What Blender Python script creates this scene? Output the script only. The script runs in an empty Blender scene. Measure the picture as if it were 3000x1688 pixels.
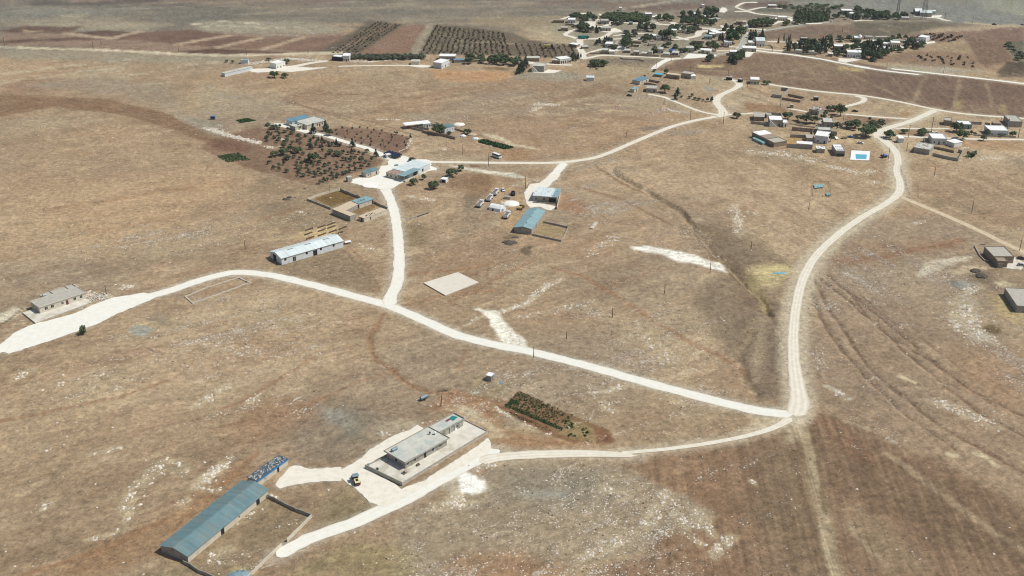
import bpy, math, random
import numpy as np
from mathutils import Matrix, Vector
random.seed(7)
S = bpy.context.scene
COL = S.collection
R = math.radians

# ------------------------------------------------------------------ camera
CAM_H = 250.0
FOC = 3325.6
PITCH = 0.44165
ROLL = 0.0046
_cp, _sp = math.cos(PITCH), math.sin(PITCH)
_F = np.array([0, _cp, -_sp]); _R0 = np.array([1.0, 0, 0]); _U0 = np.array([0, _sp, _cp])
_c, _s = math.cos(ROLL), math.sin(ROLL)
_Rv = _c * _R0 + _s * _U0; _Uv = -_s * _R0 + _c * _U0
cam = bpy.data.objects.new('camera', bpy.data.cameras.new('camera'))
COL.objects.link(cam)
cam.data.sensor_width = 36; cam.data.lens = FOC / 3000 * 36
cam.data.clip_start = 1; cam.data.clip_end = 60000
m = Matrix.Identity(4)
for i in range(3):
    m[i][0] = _Rv[i]; m[i][1] = _Uv[i]; m[i][2] = -_F[i]
m[2][3] = CAM_H
cam.matrix_world = m
S.camera = cam

# ------------------------------------------------------------------ light
SUN_EL, SUN_AZ = R(55), R(-3)          # azimuth measured from +x towards +y
world = bpy.data.worlds.new('World'); S.world = world; world.use_nodes = True
wn = world.node_tree
for n in list(wn.nodes): wn.nodes.remove(n)
sky = wn.nodes.new('ShaderNodeTexSky'); sky.sky_type = 'NISHITA'; sky.sun_disc = False
sky.sun_elevation = SUN_EL; sky.sun_rotation = math.pi / 2 - SUN_AZ
sky.air_density = 1.0; sky.dust_density = 2.0
bg = wn.nodes.new('ShaderNodeBackground'); bg.inputs[1].default_value = 0.08
wo = wn.nodes.new('ShaderNodeOutputWorld')
wn.links.new(sky.outputs[0], bg.inputs[0]); wn.links.new(bg.outputs[0], wo.inputs[0])
sl = bpy.data.lights.new('sun', 'SUN'); sl.energy = 3.9; sl.angle = R(0.5); sl.color = (1, .965, .91)
sun = bpy.data.objects.new('sun', sl); COL.objects.link(sun)
sd = Vector((math.cos(SUN_EL) * math.cos(SUN_AZ), math.cos(SUN_EL) * math.sin(SUN_AZ), math.sin(SUN_EL)))
sun.rotation_euler = sd.to_track_quat('Z', 'Y').to_euler()
sun.location = (0, 0, 400)
S.view_settings.view_transform = 'Standard'; S.view_settings.look = 'None'
S.view_settings.exposure = 0.0; S.view_settings.gamma = 1
S.render.engine = 'CYCLES'; S.cycles.pixel_filter_type = 'BLACKMAN_HARRIS'; S.cycles.filter_width = 1.1

# ------------------------------------------------------------------ measuring the photograph: a survey of ground points
REG = {0: (0, 0, 2.576), 1: (600, 120, 3.68), 2: (1200, 120, 3.68), 3: (1600, 0, 5.152), 4: (2050, 0, 5.152), 5: (2500, 0, 5.152),
       6: (1800, 180, 5.152), 7: (2200, 220, 5.573), 8: (2550, 280, 5.573), 9: (780, 320, 5.152), 10: (1180, 330, 6.3),
       11: (1360, 500, 5.5725), 12: (780, 500, 4.528), 13: (0, 780, 4.83), 14: (400, 1250, 3.308), 15: (980, 1150, 4.14),
       16: (2700, 660, 4.263), 17: (1180, 1050, 5.795), 18: (1440, 1120, 6.44), 19: (1150, 760, 4.262), 20: (2000, 480, 2.862),
       21: (1700, 980, 2.046), 22: (0, 1050, 2.271), 23: (2300, 980, 2.047), 99: (0, 0, .8583), 1000: (0, 0, 1.0)}
def at(r, x, y, z=0.0):
    x0, y0, s = REG[r]
    u, v = x0 + x / s - 1500, y0 + y / s - 844
    d = _F * FOC + _Rv * u - _Uv * v
    t = (CAM_H - z) / -d[2]
    return Vector((d[0] * t, d[1] * t, z))
def ats(r, pts, z=0.0):
    return [at(r, a, b, z) for a, b in pts]

def hashn(ix, iy, seed):
    h = (ix.astype(np.int64) * 374761393 + iy.astype(np.int64) * 668265263 + seed * 982451653) & 0xffffffff
    h = ((h ^ (h >> 13)) * 1274126177) & 0xffffffff
    h = h ^ (h >> 16)
    return (h & 0xffff) / 65535.0
def vnoise(x, y, seed=0):
    ix = np.floor(x); iy = np.floor(y); fx = x - ix; fy = y - iy
    fx = fx * fx * (3 - 2 * fx); fy = fy * fy * (3 - 2 * fy)
    a = hashn(ix, iy, seed); b = hashn(ix + 1, iy, seed); c = hashn(ix, iy + 1, seed); d = hashn(ix + 1, iy + 1, seed)
    return (a * (1 - fx) + b * fx) * (1 - fy) + (c * (1 - fx) + d * fx) * fy
def fbm(x, y, sc, seed=0, oc=4, ang=0.0, an=1.0):
    ca, sa = math.cos(ang), math.sin(ang)
    u = (x * ca + y * sa) / (sc * an); v = (-x * sa + y * ca) / sc
    s = 0; a = .5; t = 0
    for o in range(oc):
        s = s + a * vnoise(u, v, seed + o * 17); t += a; a *= .5; u = u * 2.03 + 5.1; v = v * 2.03 + 3.7
    return s / t
def sstep(e0, e1, x):
    t = np.clip((x - e0) / (e1 - e0), 0, 1); return t * t * (3 - 2 * t)
def terrain(x, y):
    r = np.sqrt(x * x + y * y)
    return sstep(1350, 4500, r) * 150 * (fbm(x, y, 900, 91, 4) - .25)

# ------------------------------------------------------------------ materials
def mat(name, col, rough=.9, var=.15, vs=1.0, metal=0.0, corr=None, stain=None, spec=.3, bump=.0):
    m = bpy.data.materials.new(name); m.use_nodes = True
    nt = m.node_tree; N = nt.nodes; L = nt.links
    b = N['Principled BSDF']; b.inputs['Roughness'].default_value = rough; b.inputs['Metallic'].default_value = metal
    b.inputs['Specular IOR Level'].default_value = spec
    tc = N.new('ShaderNodeTexCoord')
    no = N.new('ShaderNodeTexNoise'); no.inputs['Scale'].default_value = vs; no.inputs['Detail'].default_value = 6
    L.new(tc.outputs['Object'], no.inputs['Vector'])
    mr = N.new('ShaderNodeMapRange'); mr.inputs[1].default_value = .3; mr.inputs[2].default_value = .7
    mr.inputs[3].default_value = 1 - var; mr.inputs[4].default_value = 1 + var
    L.new(no.outputs[0], mr.inputs[0])
    mx = N.new('ShaderNodeVectorMath'); mx.operation = 'SCALE'; mx.inputs[0].default_value = col[:3]
    L.new(mr.outputs[0], mx.inputs['Scale'])
    out = mx.outputs[0]
    if stain:
        n2 = N.new('ShaderNodeTexNoise'); n2.inputs['Scale'].default_value = stain[1]; n2.inputs['Detail'].default_value = 8
        L.new(tc.outputs['Object'], n2.inputs['Vector'])
        r2 = N.new('ShaderNodeMapRange'); r2.inputs[1].default_value = stain[2]; r2.inputs[2].default_value = stain[2] + .12
        L.new(n2.outputs[0], r2.inputs[0])
        mm = N.new('ShaderNodeMix'); mm.data_type = 'RGBA'
        L.new(r2.outputs[0], mm.inputs[0]); L.new(out, mm.inputs[6]); mm.inputs[7].default_value = (*stain[0], 1)
        out = mm.outputs[2]
    if corr:
        sx = N.new('ShaderNodeSeparateXYZ'); L.new(tc.outputs['Object'], sx.inputs[0]); cb = N.new('ShaderNodeCombineXYZ')
        for k_, dv in (('X', 1.05), ('Y', 5.6)):
            q1 = N.new('ShaderNodeMath'); q1.operation = 'DIVIDE'; q1.inputs[1].default_value = dv; q2 = N.new('ShaderNodeMath'); q2.operation = 'FLOOR'; L.new(sx.outputs[k_], q1.inputs[0]); L.new(q1.outputs[0], q2.inputs[0]); L.new(q2.outputs[0], cb.inputs[k_])
        wnz = N.new('ShaderNodeTexWhiteNoise'); L.new(cb.outputs[0], wnz.inputs['Vector']); r3 = N.new('ShaderNodeMapRange'); r3.inputs[3].default_value = .86; r3.inputs[4].default_value = 1.1; L.new(wnz.outputs['Value'], r3.inputs[0])
        v3 = N.new('ShaderNodeVectorMath'); v3.operation = 'SCALE'; L.new(out, v3.inputs[0]); L.new(r3.outputs[0], v3.inputs['Scale']); out = v3.outputs[0]
    L.new(out, b.inputs['Base Color'])
    if corr:
        w = N.new('ShaderNodeTexWave'); w.inputs['Scale'].default_value = corr[0]; w.bands_direction = corr[1]
        L.new(tc.outputs['Object'], w.inputs['Vector'])
        bp = N.new('ShaderNodeBump'); bp.inputs['Strength'].default_value = .6; bp.inputs['Distance'].default_value = .06
        L.new(w.outputs[0], bp.inputs['Height']); L.new(bp.outputs[0], b.inputs['Normal'])
    elif bump:
        bp = N.new('ShaderNodeBump'); bp.inputs['Strength'].default_value = .7; bp.inputs['Distance'].default_value = bump
        L.new(no.outputs[0], bp.inputs['Height']); L.new(bp.outputs[0], b.inputs['Normal'])
    return m
def srgb(r, g, b):
    f = lambda c: (c / 255 / 12.92) if c <= 10 else ((c / 255 + .055) / 1.055) ** 2.4
    return (f(r), f(g), f(b))
M = {}
M['block'] = mat('concrete_block', (.36, .34, .29), var=.12, vs=.8, stain=((.24, .22, .19), .5, .56))
M['cream'] = mat('cream_plaster', (.56, .52, .42), var=.08, vs=.7, stain=((.42, .37, .29), .35, .6))
M['white'] = mat('white_plaster', (.72, .72, .66), var=.06, vs=.6, stain=((.5, .48, .42), .4, .62))
M['whitegrey'] = mat('bluish_white_render', (.62, .66, .66), var=.06, vs=.6, stain=((.45, .46, .44), .4, .62))
M['mud'] = mat('mud_brown_wall', (.30, .235, .17), var=.18, vs=.9, stain=((.2, .15, .11), .5, .55))
M['mudroof'] = mat('straw_mud_roof', (.55, .45, .32), var=.14, vs=1.2, bump=.1)
M['brownroof'] = mat('brown_earth_roof', (.32, .25, .18), var=.15, vs=.8)
M['conroof'] = mat('concrete_roof', (.52, .52, .45), var=.1, vs=.5, stain=((.42, .46, .42), .22, .5))
M['conroof2'] = mat('grey_concrete_roof', (.42, .40, .34), var=.12, vs=.6)
M['terr'] = mat('terrace_concrete', (.62, .59, .5), var=.1, vs=.35, stain=((.48, .45, .36), .2, .52))
M['whiteroof'] = mat('white_roof', (.78, .79, .76), var=.05, vs=.5, stain=((.6, .6, .55), .4, .62))
M['tinwhite'] = mat('white_sheet_metal', (.66, .74, .72), rough=.45, var=.05, vs=.3, corr=(1.2, 'X'), spec=.5)
M['tinteal'] = mat('teal_sheet_metal', (.14, .235, .25), rough=.5, var=.1, vs=.3, stain=((.17, .235, .235), .22, .48), corr=(1.2, 'X'), spec=.5)
M['tinteal2'] = mat('pale_teal_sheet_metal', (.24, .38, .40), rough=.5, var=.06, vs=.3, corr=(1.2, 'X'), spec=.5)
M['tinblue'] = mat('blue_sheet_metal', (.14, .27, .34), rough=.5, var=.08, vs=.4, corr=(1.2, 'X'), spec=.5)
M['tarp'] = mat('teal_tarpaulin', (.12, .30, .31), rough=.5, var=.25, vs=1.5, stain=((.55, .6, .56), 1.2, .5))
M['bluetarp'] = mat('blue_tarpaulin', (.06, .10, .13), rough=.45, var=.2, vs=1.2)
M['aqua'] = mat('aqua_sheet', (.10, .40, .52), rough=.4, var=.15, vs=2, stain=((.3, .7, .8), 1.5, .6))
M['rust'] = mat('rusty_sheets', (.30, .19, .15), var=.3, vs=1.4, stain=((.42, .4, .36), .9, .5))
M['dark'] = mat('dark_opening', (.025, .024, .023), rough=.8)
M['glass'] = mat('window_glass', (.03, .035, .04), rough=.15, spec=.6)
M['frame'] = mat('pale_frame', (.6, .6, .56))
M['maroon'] = mat('maroon_door', (.16, .025, .05), rough=.5)
M['wood'] = mat('weathered_wood', (.13, .095, .07), var=.2, vs=2)
M['steel'] = mat('galvanised_steel', (.3, .31, .31), rough=.5, metal=.5)
M['darksteel'] = mat('dark_steel', (.05, .05, .055), rough=.5, metal=.3)
M['tank'] = mat('blue_grey_tank_paint', (.19, .28, .31), rough=.4, spec=.5)
M['rubber'] = mat('rubber', (.02, .02, .02), rough=.8)
M['truckwhite'] = mat('white_vehicle_paint', (.75, .76, .75), rough=.35, spec=.5, var=.03)
M['yellow'] = mat('yellow_machine_paint', (.5, .38, .14), rough=.45, spec=.5, var=.15)
M['paleyellow'] = mat('pale_yellow_paint', (.72, .6, .3), rough=.4, spec=.5, var=.08)
M['orange'] = mat('orange_paint', (.42, .24, .12), rough=.5)
M['load'] = mat('gravel_load', (.16, .145, .125), var=.3, vs=3, bump=.2)
M['blue'] = mat('blue_paint', (.02, .1, .32), rough=.45, spec=.5)
M['solar'] = mat('solar_cells', (.008, .014, .035), rough=.2, spec=.6, corr=(.8, 'X'))
M['tentwhite'] = mat('white_canvas', (.74, .78, .78), rough=.7, var=.06, vs=.8, bump=.3)
M['soilheap'] = mat('dark_manure', (.10, .085, .065), var=.35, vs=2, bump=.3)
M['whiteheap'] = mat('white_gravel_heap', (.8, .79, .73), var=.08, vs=1.5, bump=.25)
M['greygravel'] = mat('grey_gravel_heap', (.32, .35, .34), var=.1, vs=2, bump=.15)
M['stone'] = mat('pale_limestone', (.58, .53, .44), var=.2, vs=.25, bump=.1)
M['stonewall'] = mat('dry_stone', (.48, .43, .35), var=.35, vs=1.6, bump=.3)
M['scrub'] = mat('dry_scrub', (.10, .085, .05), var=.3, vs=.3)
M['bark'] = mat('bark', (.12, .09, .065), var=.2, vs=3)
M['redstone'] = mat('reddish_stone', (.4, .27, .2), var=.3, vs=.5)
M['teal'] = mat('teal_cloth', (.02, .2, .19), rough=.8)
M['crimson'] = mat('dull_crimson_cloth', (.22, .05, .06), rough=.8)
M['car'] = mat('grey_car_paint', (.3, .33, .36), rough=.3, spec=.5)
M['straw'] = mat('straw', (.48, .40, .26), var=.2, vs=2)
def leafmat(name, col, col2):
    m = mat(name, col, rough=.75, var=.3, vs=.9, spec=.15, stain=(col2, .55, .5))
    return m
M['leaf'] = leafmat('broad_leaves', (.088, .125, .058), (.135, .175, .085))
M['olive'] = leafmat('olive_leaves', (.10, .125, .075), (.165, .18, .12))
M['conifer'] = leafmat('conifer_needles', (.066, .092, .062), (.10, .13, .085))
M['pine'] = leafmat('greyish_pine_needles', (.05, .066, .046), (.085, .1, .07))
M['bright'] = leafmat('bright_crop_leaves', (.035, .085, .03), (.06, .125, .045))
M['crop'] = leafmat('dark_crop_leaves', (.03, .075, .025), (.06, .12, .04))

# ------------------------------------------------------------------ bookkeeping
def tag(o, label=None, cat=None, group=None, kind=None):
    if label: o['label'] = label
    if cat: o['category'] = cat
    if group: o['group'] = group
    if kind: o['kind'] = kind
    return o
def thing(name, label, cat, loc=(0, 0, 0), rz=0.0, group=None):
    o = bpy.data.objects.new(name, None); COL.objects.link(o); o.empty_display_size = .5
    o.location = loc; o.rotation_euler = (0, 0, rz)
    return tag(o, label, cat, group)
class MB:
    def __init__(s): s.v = []; s.f = []; s.mi = []; s.cur = 0
    def add(s, vs, fs):
        n = len(s.v); s.v += [tuple(v) for v in vs]
        for f in fs: s.f.append(tuple(n + i for i in f)); s.mi.append(s.cur)
        return s
    def box(s, x0, x1, y0, y1, z0, z1):
        return s.add([(x0, y0, z0), (x1, y0, z0), (x1, y1, z0), (x0, y1, z0), (x0, y0, z1), (x1, y0, z1), (x1, y1, z1), (x0, y1, z1)],
              [(0, 3, 2, 1), (4, 5, 6, 7), (0, 1, 5, 4), (1, 2, 6, 5), (2, 3, 7, 6), (3, 0, 4, 7)])
    def prism(s, poly, z0, z1, ztop=None):
        n = len(poly)
        s.add([(p[0], p[1], z0) for p in poly] + [(p[0], p[1], z1 if ztop is None else ztop[i]) for i, p in enumerate(poly)],
              [tuple(range(n))[::-1], tuple(range(n, 2 * n))] + [(i, (i + 1) % n, n + (i + 1) % n, n + i) for i in range(n)])
        return s
    def xprism(s, poly, y0, y1):          # polygon in x,z extruded along y
        n = len(poly)
        s.add([(p[0], y0, p[1]) for p in poly] + [(p[0], y1, p[1]) for p in poly],
              [tuple(range(n)), tuple(range(n, 2 * n))[::-1]] + [(i, n + i, n + (i + 1) % n, (i + 1) % n) for i in range(n)])
        return s
    def yprism(s, poly, x0, x1):          # polygon in y,z extruded along x
        n = len(poly)
        s.add([(x0, p[0], p[1]) for p in poly] + [(x1, p[0], p[1]) for p in poly],
              [tuple(range(n))[::-1], tuple(range(n, 2 * n))] + [(i, (i + 1) % n, n + (i + 1) % n, n + i) for i in range(n)])
        return s
    def cyl(s, p, q, r0, r1=None, n=10, cap=True):
        r1 = r0 if r1 is None else r1
        p = Vector(p); q = Vector(q); d = (q - p).normalized()
        a = d.orthogonal().normalized(); b = d.cross(a)
        vs = []
        for c, r in ((p, r0), (q, r1)):
            for i in range(n):
                t = 2 * math.pi * i / n; vs.append(c + a * (r * math.cos(t)) + b * (r * math.sin(t)))
        fs = [(i, (i + 1) % n, n + (i + 1) % n, n + i) for i in range(n)]
        if cap: fs += [tuple(range(n))[::-1], tuple(range(n, 2 * n))]
        return s.add(vs, fs)
    def dome(s, c, rx, ry, rz, n=14, m=5, jit=0.0, seed=1):
        rn = random.Random(seed); vs = []; fs = []
        for j in range(m):
            t = j / m * math.pi / 2
            for i in range(n):
                a = 2 * math.pi * i / n; k = 1 + rn.uniform(-jit, jit)
                vs.append((c[0] + rx * math.cos(t) * math.cos(a) * k, c[1] + ry * math.cos(t) * math.sin(a) * k, c[2] + rz * math.sin(t) * (1 + rn.uniform(-jit, jit))))
        vs.append((c[0], c[1], c[2] + rz))
        for j in range(m - 1):
            for i in range(n): fs.append((j * n + i, j * n + (i + 1) % n, (j + 1) * n + (i + 1) % n, (j + 1) * n + i))
        for i in range(n): fs.append(((m - 1) * n + i, (m - 1) * n + (i + 1) % n, m * n))
        return s.add(vs, fs)
    def build(s, name, mats, parent=None, smooth=False, loc=None):
        me = bpy.data.meshes.new(name); me.from_pydata(s.v, [], s.f)
        if not isinstance(mats, (list, tuple)): mats = [mats]
        for k in mats: me.materials.append(M[k] if isinstance(k, str) else k)
        if len(mats) > 1: me.polygons.foreach_set('material_index', s.mi)
        if smooth: me.polygons.foreach_set('use_smooth', [True] * len(s.f))
        me.update()
        o = bpy.data.objects.new(name, me); COL.objects.link(o)
        if parent: o.parent = parent
        if loc is not None: o.location = loc
        return o
def npmesh(name, v, f, mats, smooth=True):
    me = bpy.data.meshes.new(name)
    f = np.asarray(f, dtype=np.int32); k = f.shape[1]
    me.vertices.add(len(v)); me.vertices.foreach_set('co', np.asarray(v, dtype=np.float32).ravel())
    me.loops.add(f.size); me.loops.foreach_set('vertex_index', f.ravel())
    me.polygons.add(len(f)); me.polygons.foreach_set('loop_start', np.arange(0, f.size, k, dtype=np.int32))
    me.polygons.foreach_set('loop_total', np.full(len(f), k, dtype=np.int32))
    if smooth: me.polygons.foreach_set('use_smooth', np.ones(len(f), dtype=bool))
    for m_ in mats: me.materials.append(M[m_] if isinstance(m_, str) else m_)
    me.update(calc_edges=True); me.validate()
    o = bpy.data.objects.new(name, me); COL.objects.link(o)
    return o
# ------------------------------------------------------------------ ground sheet
th = np.concatenate([np.linspace(-math.pi, R(-33), 46, endpoint=False), np.arange(R(-33), R(33), .00125), np.linspace(R(33), math.pi, 46, endpoint=False)])
dep = np.linspace(math.atan2(CAM_H, 268), math.atan2(CAM_H, 1345), 470)
rr = np.concatenate([np.linspace(0.5, 262, 24), CAM_H / np.tan(dep), np.geomspace(1385, 45000, 44)])
TH, RR = np.meshgrid(th, rr)
GX = (RR * np.sin(TH)).ravel(); GY = (RR * np.cos(TH)).ravel()
NT, NR = len(th), len(rr)
GZ = terrain(GX, GY)
n1 = fbm(GX, GY, 60, 1, 5); n2 = fbm(GX, GY, 14, 2, 5); n3 = fbm(GX, GY, 4, 3, 3)
stL = fbm(GX, GY, 5, 4, 4, R(33), 6.0)          # grain of the land, left and middle
stR = fbm(GX, GY, 5, 5, 4, R(112), 7.0)          # grain on the right hand slope
stT = fbm(GX, GY, 9, 6, 4, R(8), 7.0)            # long bands on the far hills
plo = fbm(GX, GY, 1.3, 7, 3, R(86), 28.0)        # plough lines
soil = np.zeros((len(GX), 3)); rock = np.full(len(GX), .35); scrubm = np.full(len(GX), .5); plough = np.zeros(len(GX))
C = lambda r, g, b: np.array(srgb(r, g, b))
soil[:] = C(164, 142, 115)
def blend(col, w):
    global soil
    soil += (np.array(col)[None, :] - soil) * np.clip(w, 0, 1)[:, None]
_br = fbm(GX, GY, 150, 81, 3); blend(C(178, 158, 130), sstep(.5, .62, _br) * .5); blend(C(140, 122, 100), sstep(.52, .66, 1 - _br) * .45)
# broad drift of warm, grey and pale soil
blend(C(172, 153, 124), sstep(.45, .7, n1) * .8)
blend(C(148, 132, 112), sstep(.5, .75, fbm(GX, GY, 90, 11, 5)) * .8)
blend(C(152, 124, 98), sstep(.55, .8, fbm(GX, GY, 30, 12, 5, R(33), 2.2)) * .45)
side = sstep(60, 150, GX - (GY - 300) * .05)
grain = stL * (1 - side) + stR * side
blend(C(146, 116, 88), sstep(.58, .76, grain) * .4)
blend(C(190, 170, 140), sstep(.58, .76, 1 - grain) * .35)
blend(C(122, 100, 78), sstep(.6, .8, fbm(GX, GY, 24, 13, 4)) * .35)

def winset(pts, pad):
    xs = [p[0] for p in pts]; ys = [p[1] for p in pts]
    return np.nonzero((GX > min(xs) - pad) & (GX < max(xs) + pad) & (GY > min(ys) - pad) & (GY < max(ys) + pad) & (RR.ravel() < 6000))[0]
def polydist(X, Y, pts):
    ins = np.zeros(len(X), bool); d = np.full(len(X), 1e9)
    n = len(pts)
    for i in range(n):
        ax, ay = pts[i][0], pts[i][1]; bx, by = pts[(i + 1) % n][0], pts[(i + 1) % n][1]
        c = ((ay > Y) != (by > Y)) & (X < (bx - ax) * (Y - ay) / ((by - ay) or 1e-9) + ax)
        ins ^= c
        dx, dy = bx - ax, by - ay
        t = np.clip(((X - ax) * dx + (Y - ay) * dy) / (dx * dx + dy * dy + 1e-9), 0, 1)
        d = np.minimum(d, (X - ax - t * dx) ** 2 + (Y - ay - t * dy) ** 2)
    d = np.sqrt(d); return np.where(ins, d, -d)
def linedist(X, Y, pts):
    d = np.full(len(X), 1e9)
    for i in range(len(pts) - 1):
        ax, ay = pts[i][0], pts[i][1]; bx, by = pts[i + 1][0], pts[i + 1][1]
        dx, dy = bx - ax, by - ay
        t = np.clip(((X - ax) * dx + (Y - ay) * dy) / (dx * dx + dy * dy + 1e-9), 0, 1)
        d = np.minimum(d, (X - ax - t * dx) ** 2 + (Y - ay - t * dy) ** 2)
    return np.sqrt(d)
def zone(r, pts, col, a=1.0, soft=2.0, warp=3.0, rk=None, sc=None, pl=None, mott=.25):
    """a patch of a different soil: r region, pts outline, a strength, soft edge and raggedness in metres"""
    P = ats(r, pts); ix = winset(P, soft + warp + 3)
    if not len(ix): return
    X = GX[ix] + (n2[ix] - .5) * 2 * warp + (n3[ix] - .5) * warp * .8; Y = GY[ix] + (fbm(GX[ix], GY[ix], 12, 31, 4) - .5) * 2 * warp
    w = sstep(-soft, soft, polydist(X, Y, P)) * a
    wc = np.clip(w * (1 - mott + 2 * mott * n2[ix]), 0, 1)
    soil[ix] += (C(*col)[None, :] - soil[ix]) * wc[:, None]
    if rk is not None: rock[ix] += (rk - rock[ix]) * w
    if sc is not None: scrubm[ix] += (sc - scrubm[ix]) * w
    if pl is not None: plough[ix] += (pl - plough[ix]) * w
def stroke(r, pts, wid, col, a=1.0, soft=1.0, warp=1.0, rk=None, brk=0.0, sc=None):
    """a line on the ground: track, gully, field edge, dusty verge; wid in metres"""
    P = ats(r, pts); ix = winset(P, wid + soft + warp + 3)
    if not len(ix): return
    X = GX[ix] + (n2[ix] - .5) * 2 * warp + (n3[ix] - .5) * warp; Y = GY[ix] + (fbm(GX[ix], GY[ix], 9, 33, 4) - .5) * 2 * warp
    d = linedist(X, Y, P)
    w = (1 - sstep(wid / 2 - soft / 2, wid / 2 + soft, d)) * a
    if brk: w = w * sstep(brk - .15, brk + .15, fbm(GX[ix], GY[ix], 7, 35, 4))
    soil[ix] += (C(*col)[None, :] - soil[ix]) * np.clip(w, 0, 1)[:, None]
    if rk is not None: rock[ix] += (rk - rock[ix]) * w
    if sc is not None: scrubm[ix] += (sc - scrubm[ix]) * w

# --- far country: soil patches, and hill shading painted as dark and pale tones
zone(99, [(-300, -60), (2800, -60), (2800, 60), (1900, 60), (1500, 45), (1300, 75), (900, 60), (0, 135), (-300, 135)], (122, 115, 103), .9, 40, 20, rk=.3)
fx = sstep(1020, 1180, GY)
blend(C(112, 108, 98), fx * sstep(.45, .7, stT) * .75)
blend(C(152, 142, 122), fx * sstep(.5, .72, 1 - stT) * .6)
zone(0, [(0, 0), (900, 0), (2576, 5), (2576, 30), (1500, 20), (700, 28), (0, 22)], (122, 104, 92), .7, 14, 6)
stroke(0, [(-100, 12), (150, 24), (700, 32), (950, 12), (1150, 3)], 14, (84, 80, 76), .8, 8, 6)
stroke(0, [(300, 48), (800, 52), (1300, 40), (1700, 62)], 10, (96, 94, 86), .6, 8, 8)
zone(0, [(1150, 60), (1900, 70), (1700, 150), (1400, 190), (1150, 130)], (108, 106, 98), .7, 10, 10)
zone(0, [(100, 60), (1100, 60), (900, 110), (300, 140), (0, 150), (-100, 100)], (126, 124, 114), .8, 20, 10)
zone(0, [(480, 110), (650, 105), (600, 150), (460, 160)], (165, 155, 130), .6, 8, 6)
zone(0, [(0, 170), (900, 150), (1150, 180), (1150, 240), (700, 230), (0, 180)], (160, 150, 128), .55, 12, 8)
zone(0, [(1500, 160), (2300, 160), (2576, 220), (2576, 270), (1900, 270), (1480, 220)], (152, 146, 126), .7, 12, 8, rk=.9)
stroke(0, [(1480, 185), (1700, 165), (1950, 178)], 5, (205, 195, 168), .8, 3, 4, brk=.45)
stroke(0, [(1500, 200), (1850, 195), (2050, 215), (2250, 205)], 4, (200, 192, 168), .7, 3, 4, brk=.5)
zone(99, [(1500, 0), (1900, 30), (2100, 45), (2575, 60), (2700, 60), (2700, -20), (1500, -20)], (126, 122, 112), .8, 10, 6)
zone(3, [(0, 0), (900, 0), (860, 40), (300, 50), (0, 120)], (122, 106, 94), .7, 8, 5)
zone(3, [(880, 40), (1500, 10), (1800, 0), (1700, 60), (1100, 150), (850, 150)], (120, 104, 92), .8, 6, 4)
zone(3, [(1180, 150), (1500, 95), (2100, 40), (2576, 80), (2576, 110), (2000, 150), (1700, 180), (1400, 160)], (108, 92, 84), .9, 5, 3)
stroke(3, [(1150, 145), (1500, 80), (1800, 30), (2000, 2)], 5, (170, 158, 140), .7, 3, 3, brk=.4, rk=1)
stroke(3, [(0, 40), (420, 15), (900, 40)], 6, (104, 90, 80), .6, 4, 5)
zone(4, [(0, 0), (600, 0), (560, 100), (100, 70), (0, 60)], (122, 106, 96), .8, 6, 4)
zone(4, [(600, 60), (900, 20), (1350, 20), (1400, 80), (900, 110), (650, 130)], (106, 92, 84), .9, 5, 3)
zone(5, [(0, 0), (2600, 0), (2600, 400), (1700, 350), (1200, 290), (800, 200), (0, 120)], (124, 126, 120), .9, 8, 5, rk=.2)
zone(5, [(1550, 30), (2600, 10), (2600, 240), (2000, 130)], (146, 146, 128), .8, 12, 8)
zone(4, [(1350, 70), (1500, 20), (2576, 0), (2576, 130), (2000, 110), (1600, 90)], (128, 128, 120), .8, 5, 4)
zone(4, [(1180, 100), (2000, 100), (2150, 150), (1400, 200), (750, 150)], (86, 88, 76), .75, 6, 6, sc=1)
zone(4, [(380, 190), (700, 185), (1250, 260), (1100, 300), (360, 260)], (110, 104, 94), .8, 6, 3)
zone(4, [(800, 480), (1400, 420), (1900, 370), (2576, 400), (2576, 560), (2200, 590), (1400, 600), (1000, 600), (750, 540)], (118, 100, 86), .9, 5, 3, pl=.4)
zone(5, [(0, 330), (700, 330), (1300, 330), (1500, 380), (1100, 460), (800, 540), (400, 560), (0, 560)], (98, 92, 78), .9, 6, 4, sc=1)
zone(5, [(800, 530), (1500, 470), (2600, 400), (2600, 700), (2200, 640), (1700, 560), (1500, 640), (1000, 640)], (122, 98, 86), .9, 5, 3, pl=.3)
zone(5, [(1200, 650), (1700, 640), (1850, 740), (1750, 830), (1400, 760), (1150, 720)], (150, 132, 104), .8, 6, 3)
zone(5, [(700, 780), (1400, 770), (1850, 830), (1950, 1060), (1300, 1000), (700, 960), (320, 930), (400, 860)], (134, 112, 92), .9, 5, 3)
zone(5, [(1700, 560), (2000, 620), (2300, 640), (2450, 900), (2000, 1040), (1900, 900), (1750, 720)], (130, 106, 88), .85, 5, 3, pl=.8)
zone(5, [(2250, 640), (2600, 620), (2600, 940), (2450, 900), (2350, 760)], (92, 94, 78), .9, 4, 4, sc=1)
zone(5, [(2330, 930), (2600, 930), (2600, 1160), (2200, 1160)], (98, 86, 72), .9, 3, 2, pl=1)
for k in range(5): stroke(5, [(2360 + 80 * k, 940), (2190 + 80 * k, 1110)], 3.2, (66, 60, 50), .7, 1.5, .5)
for k in range(6): stroke(5, [(1700 + 95 * k, 560 + k * 15), (1960 + 85 * k, 960 - k * 6)], 4, (104, 82, 70), .55, 2.5, 1.2)
zone(5, [(350, 960), (1100, 1010), (1700, 1040), (2000, 1060), (1600, 1110), (1000, 1100), (400, 1010)], (160, 152, 130), .8, 5, 4, rk=.9)
stroke(5, [(1750, 345), (2100, 380), (2576, 395)], 8, (178, 162, 134), .8, 3, 2)
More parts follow.
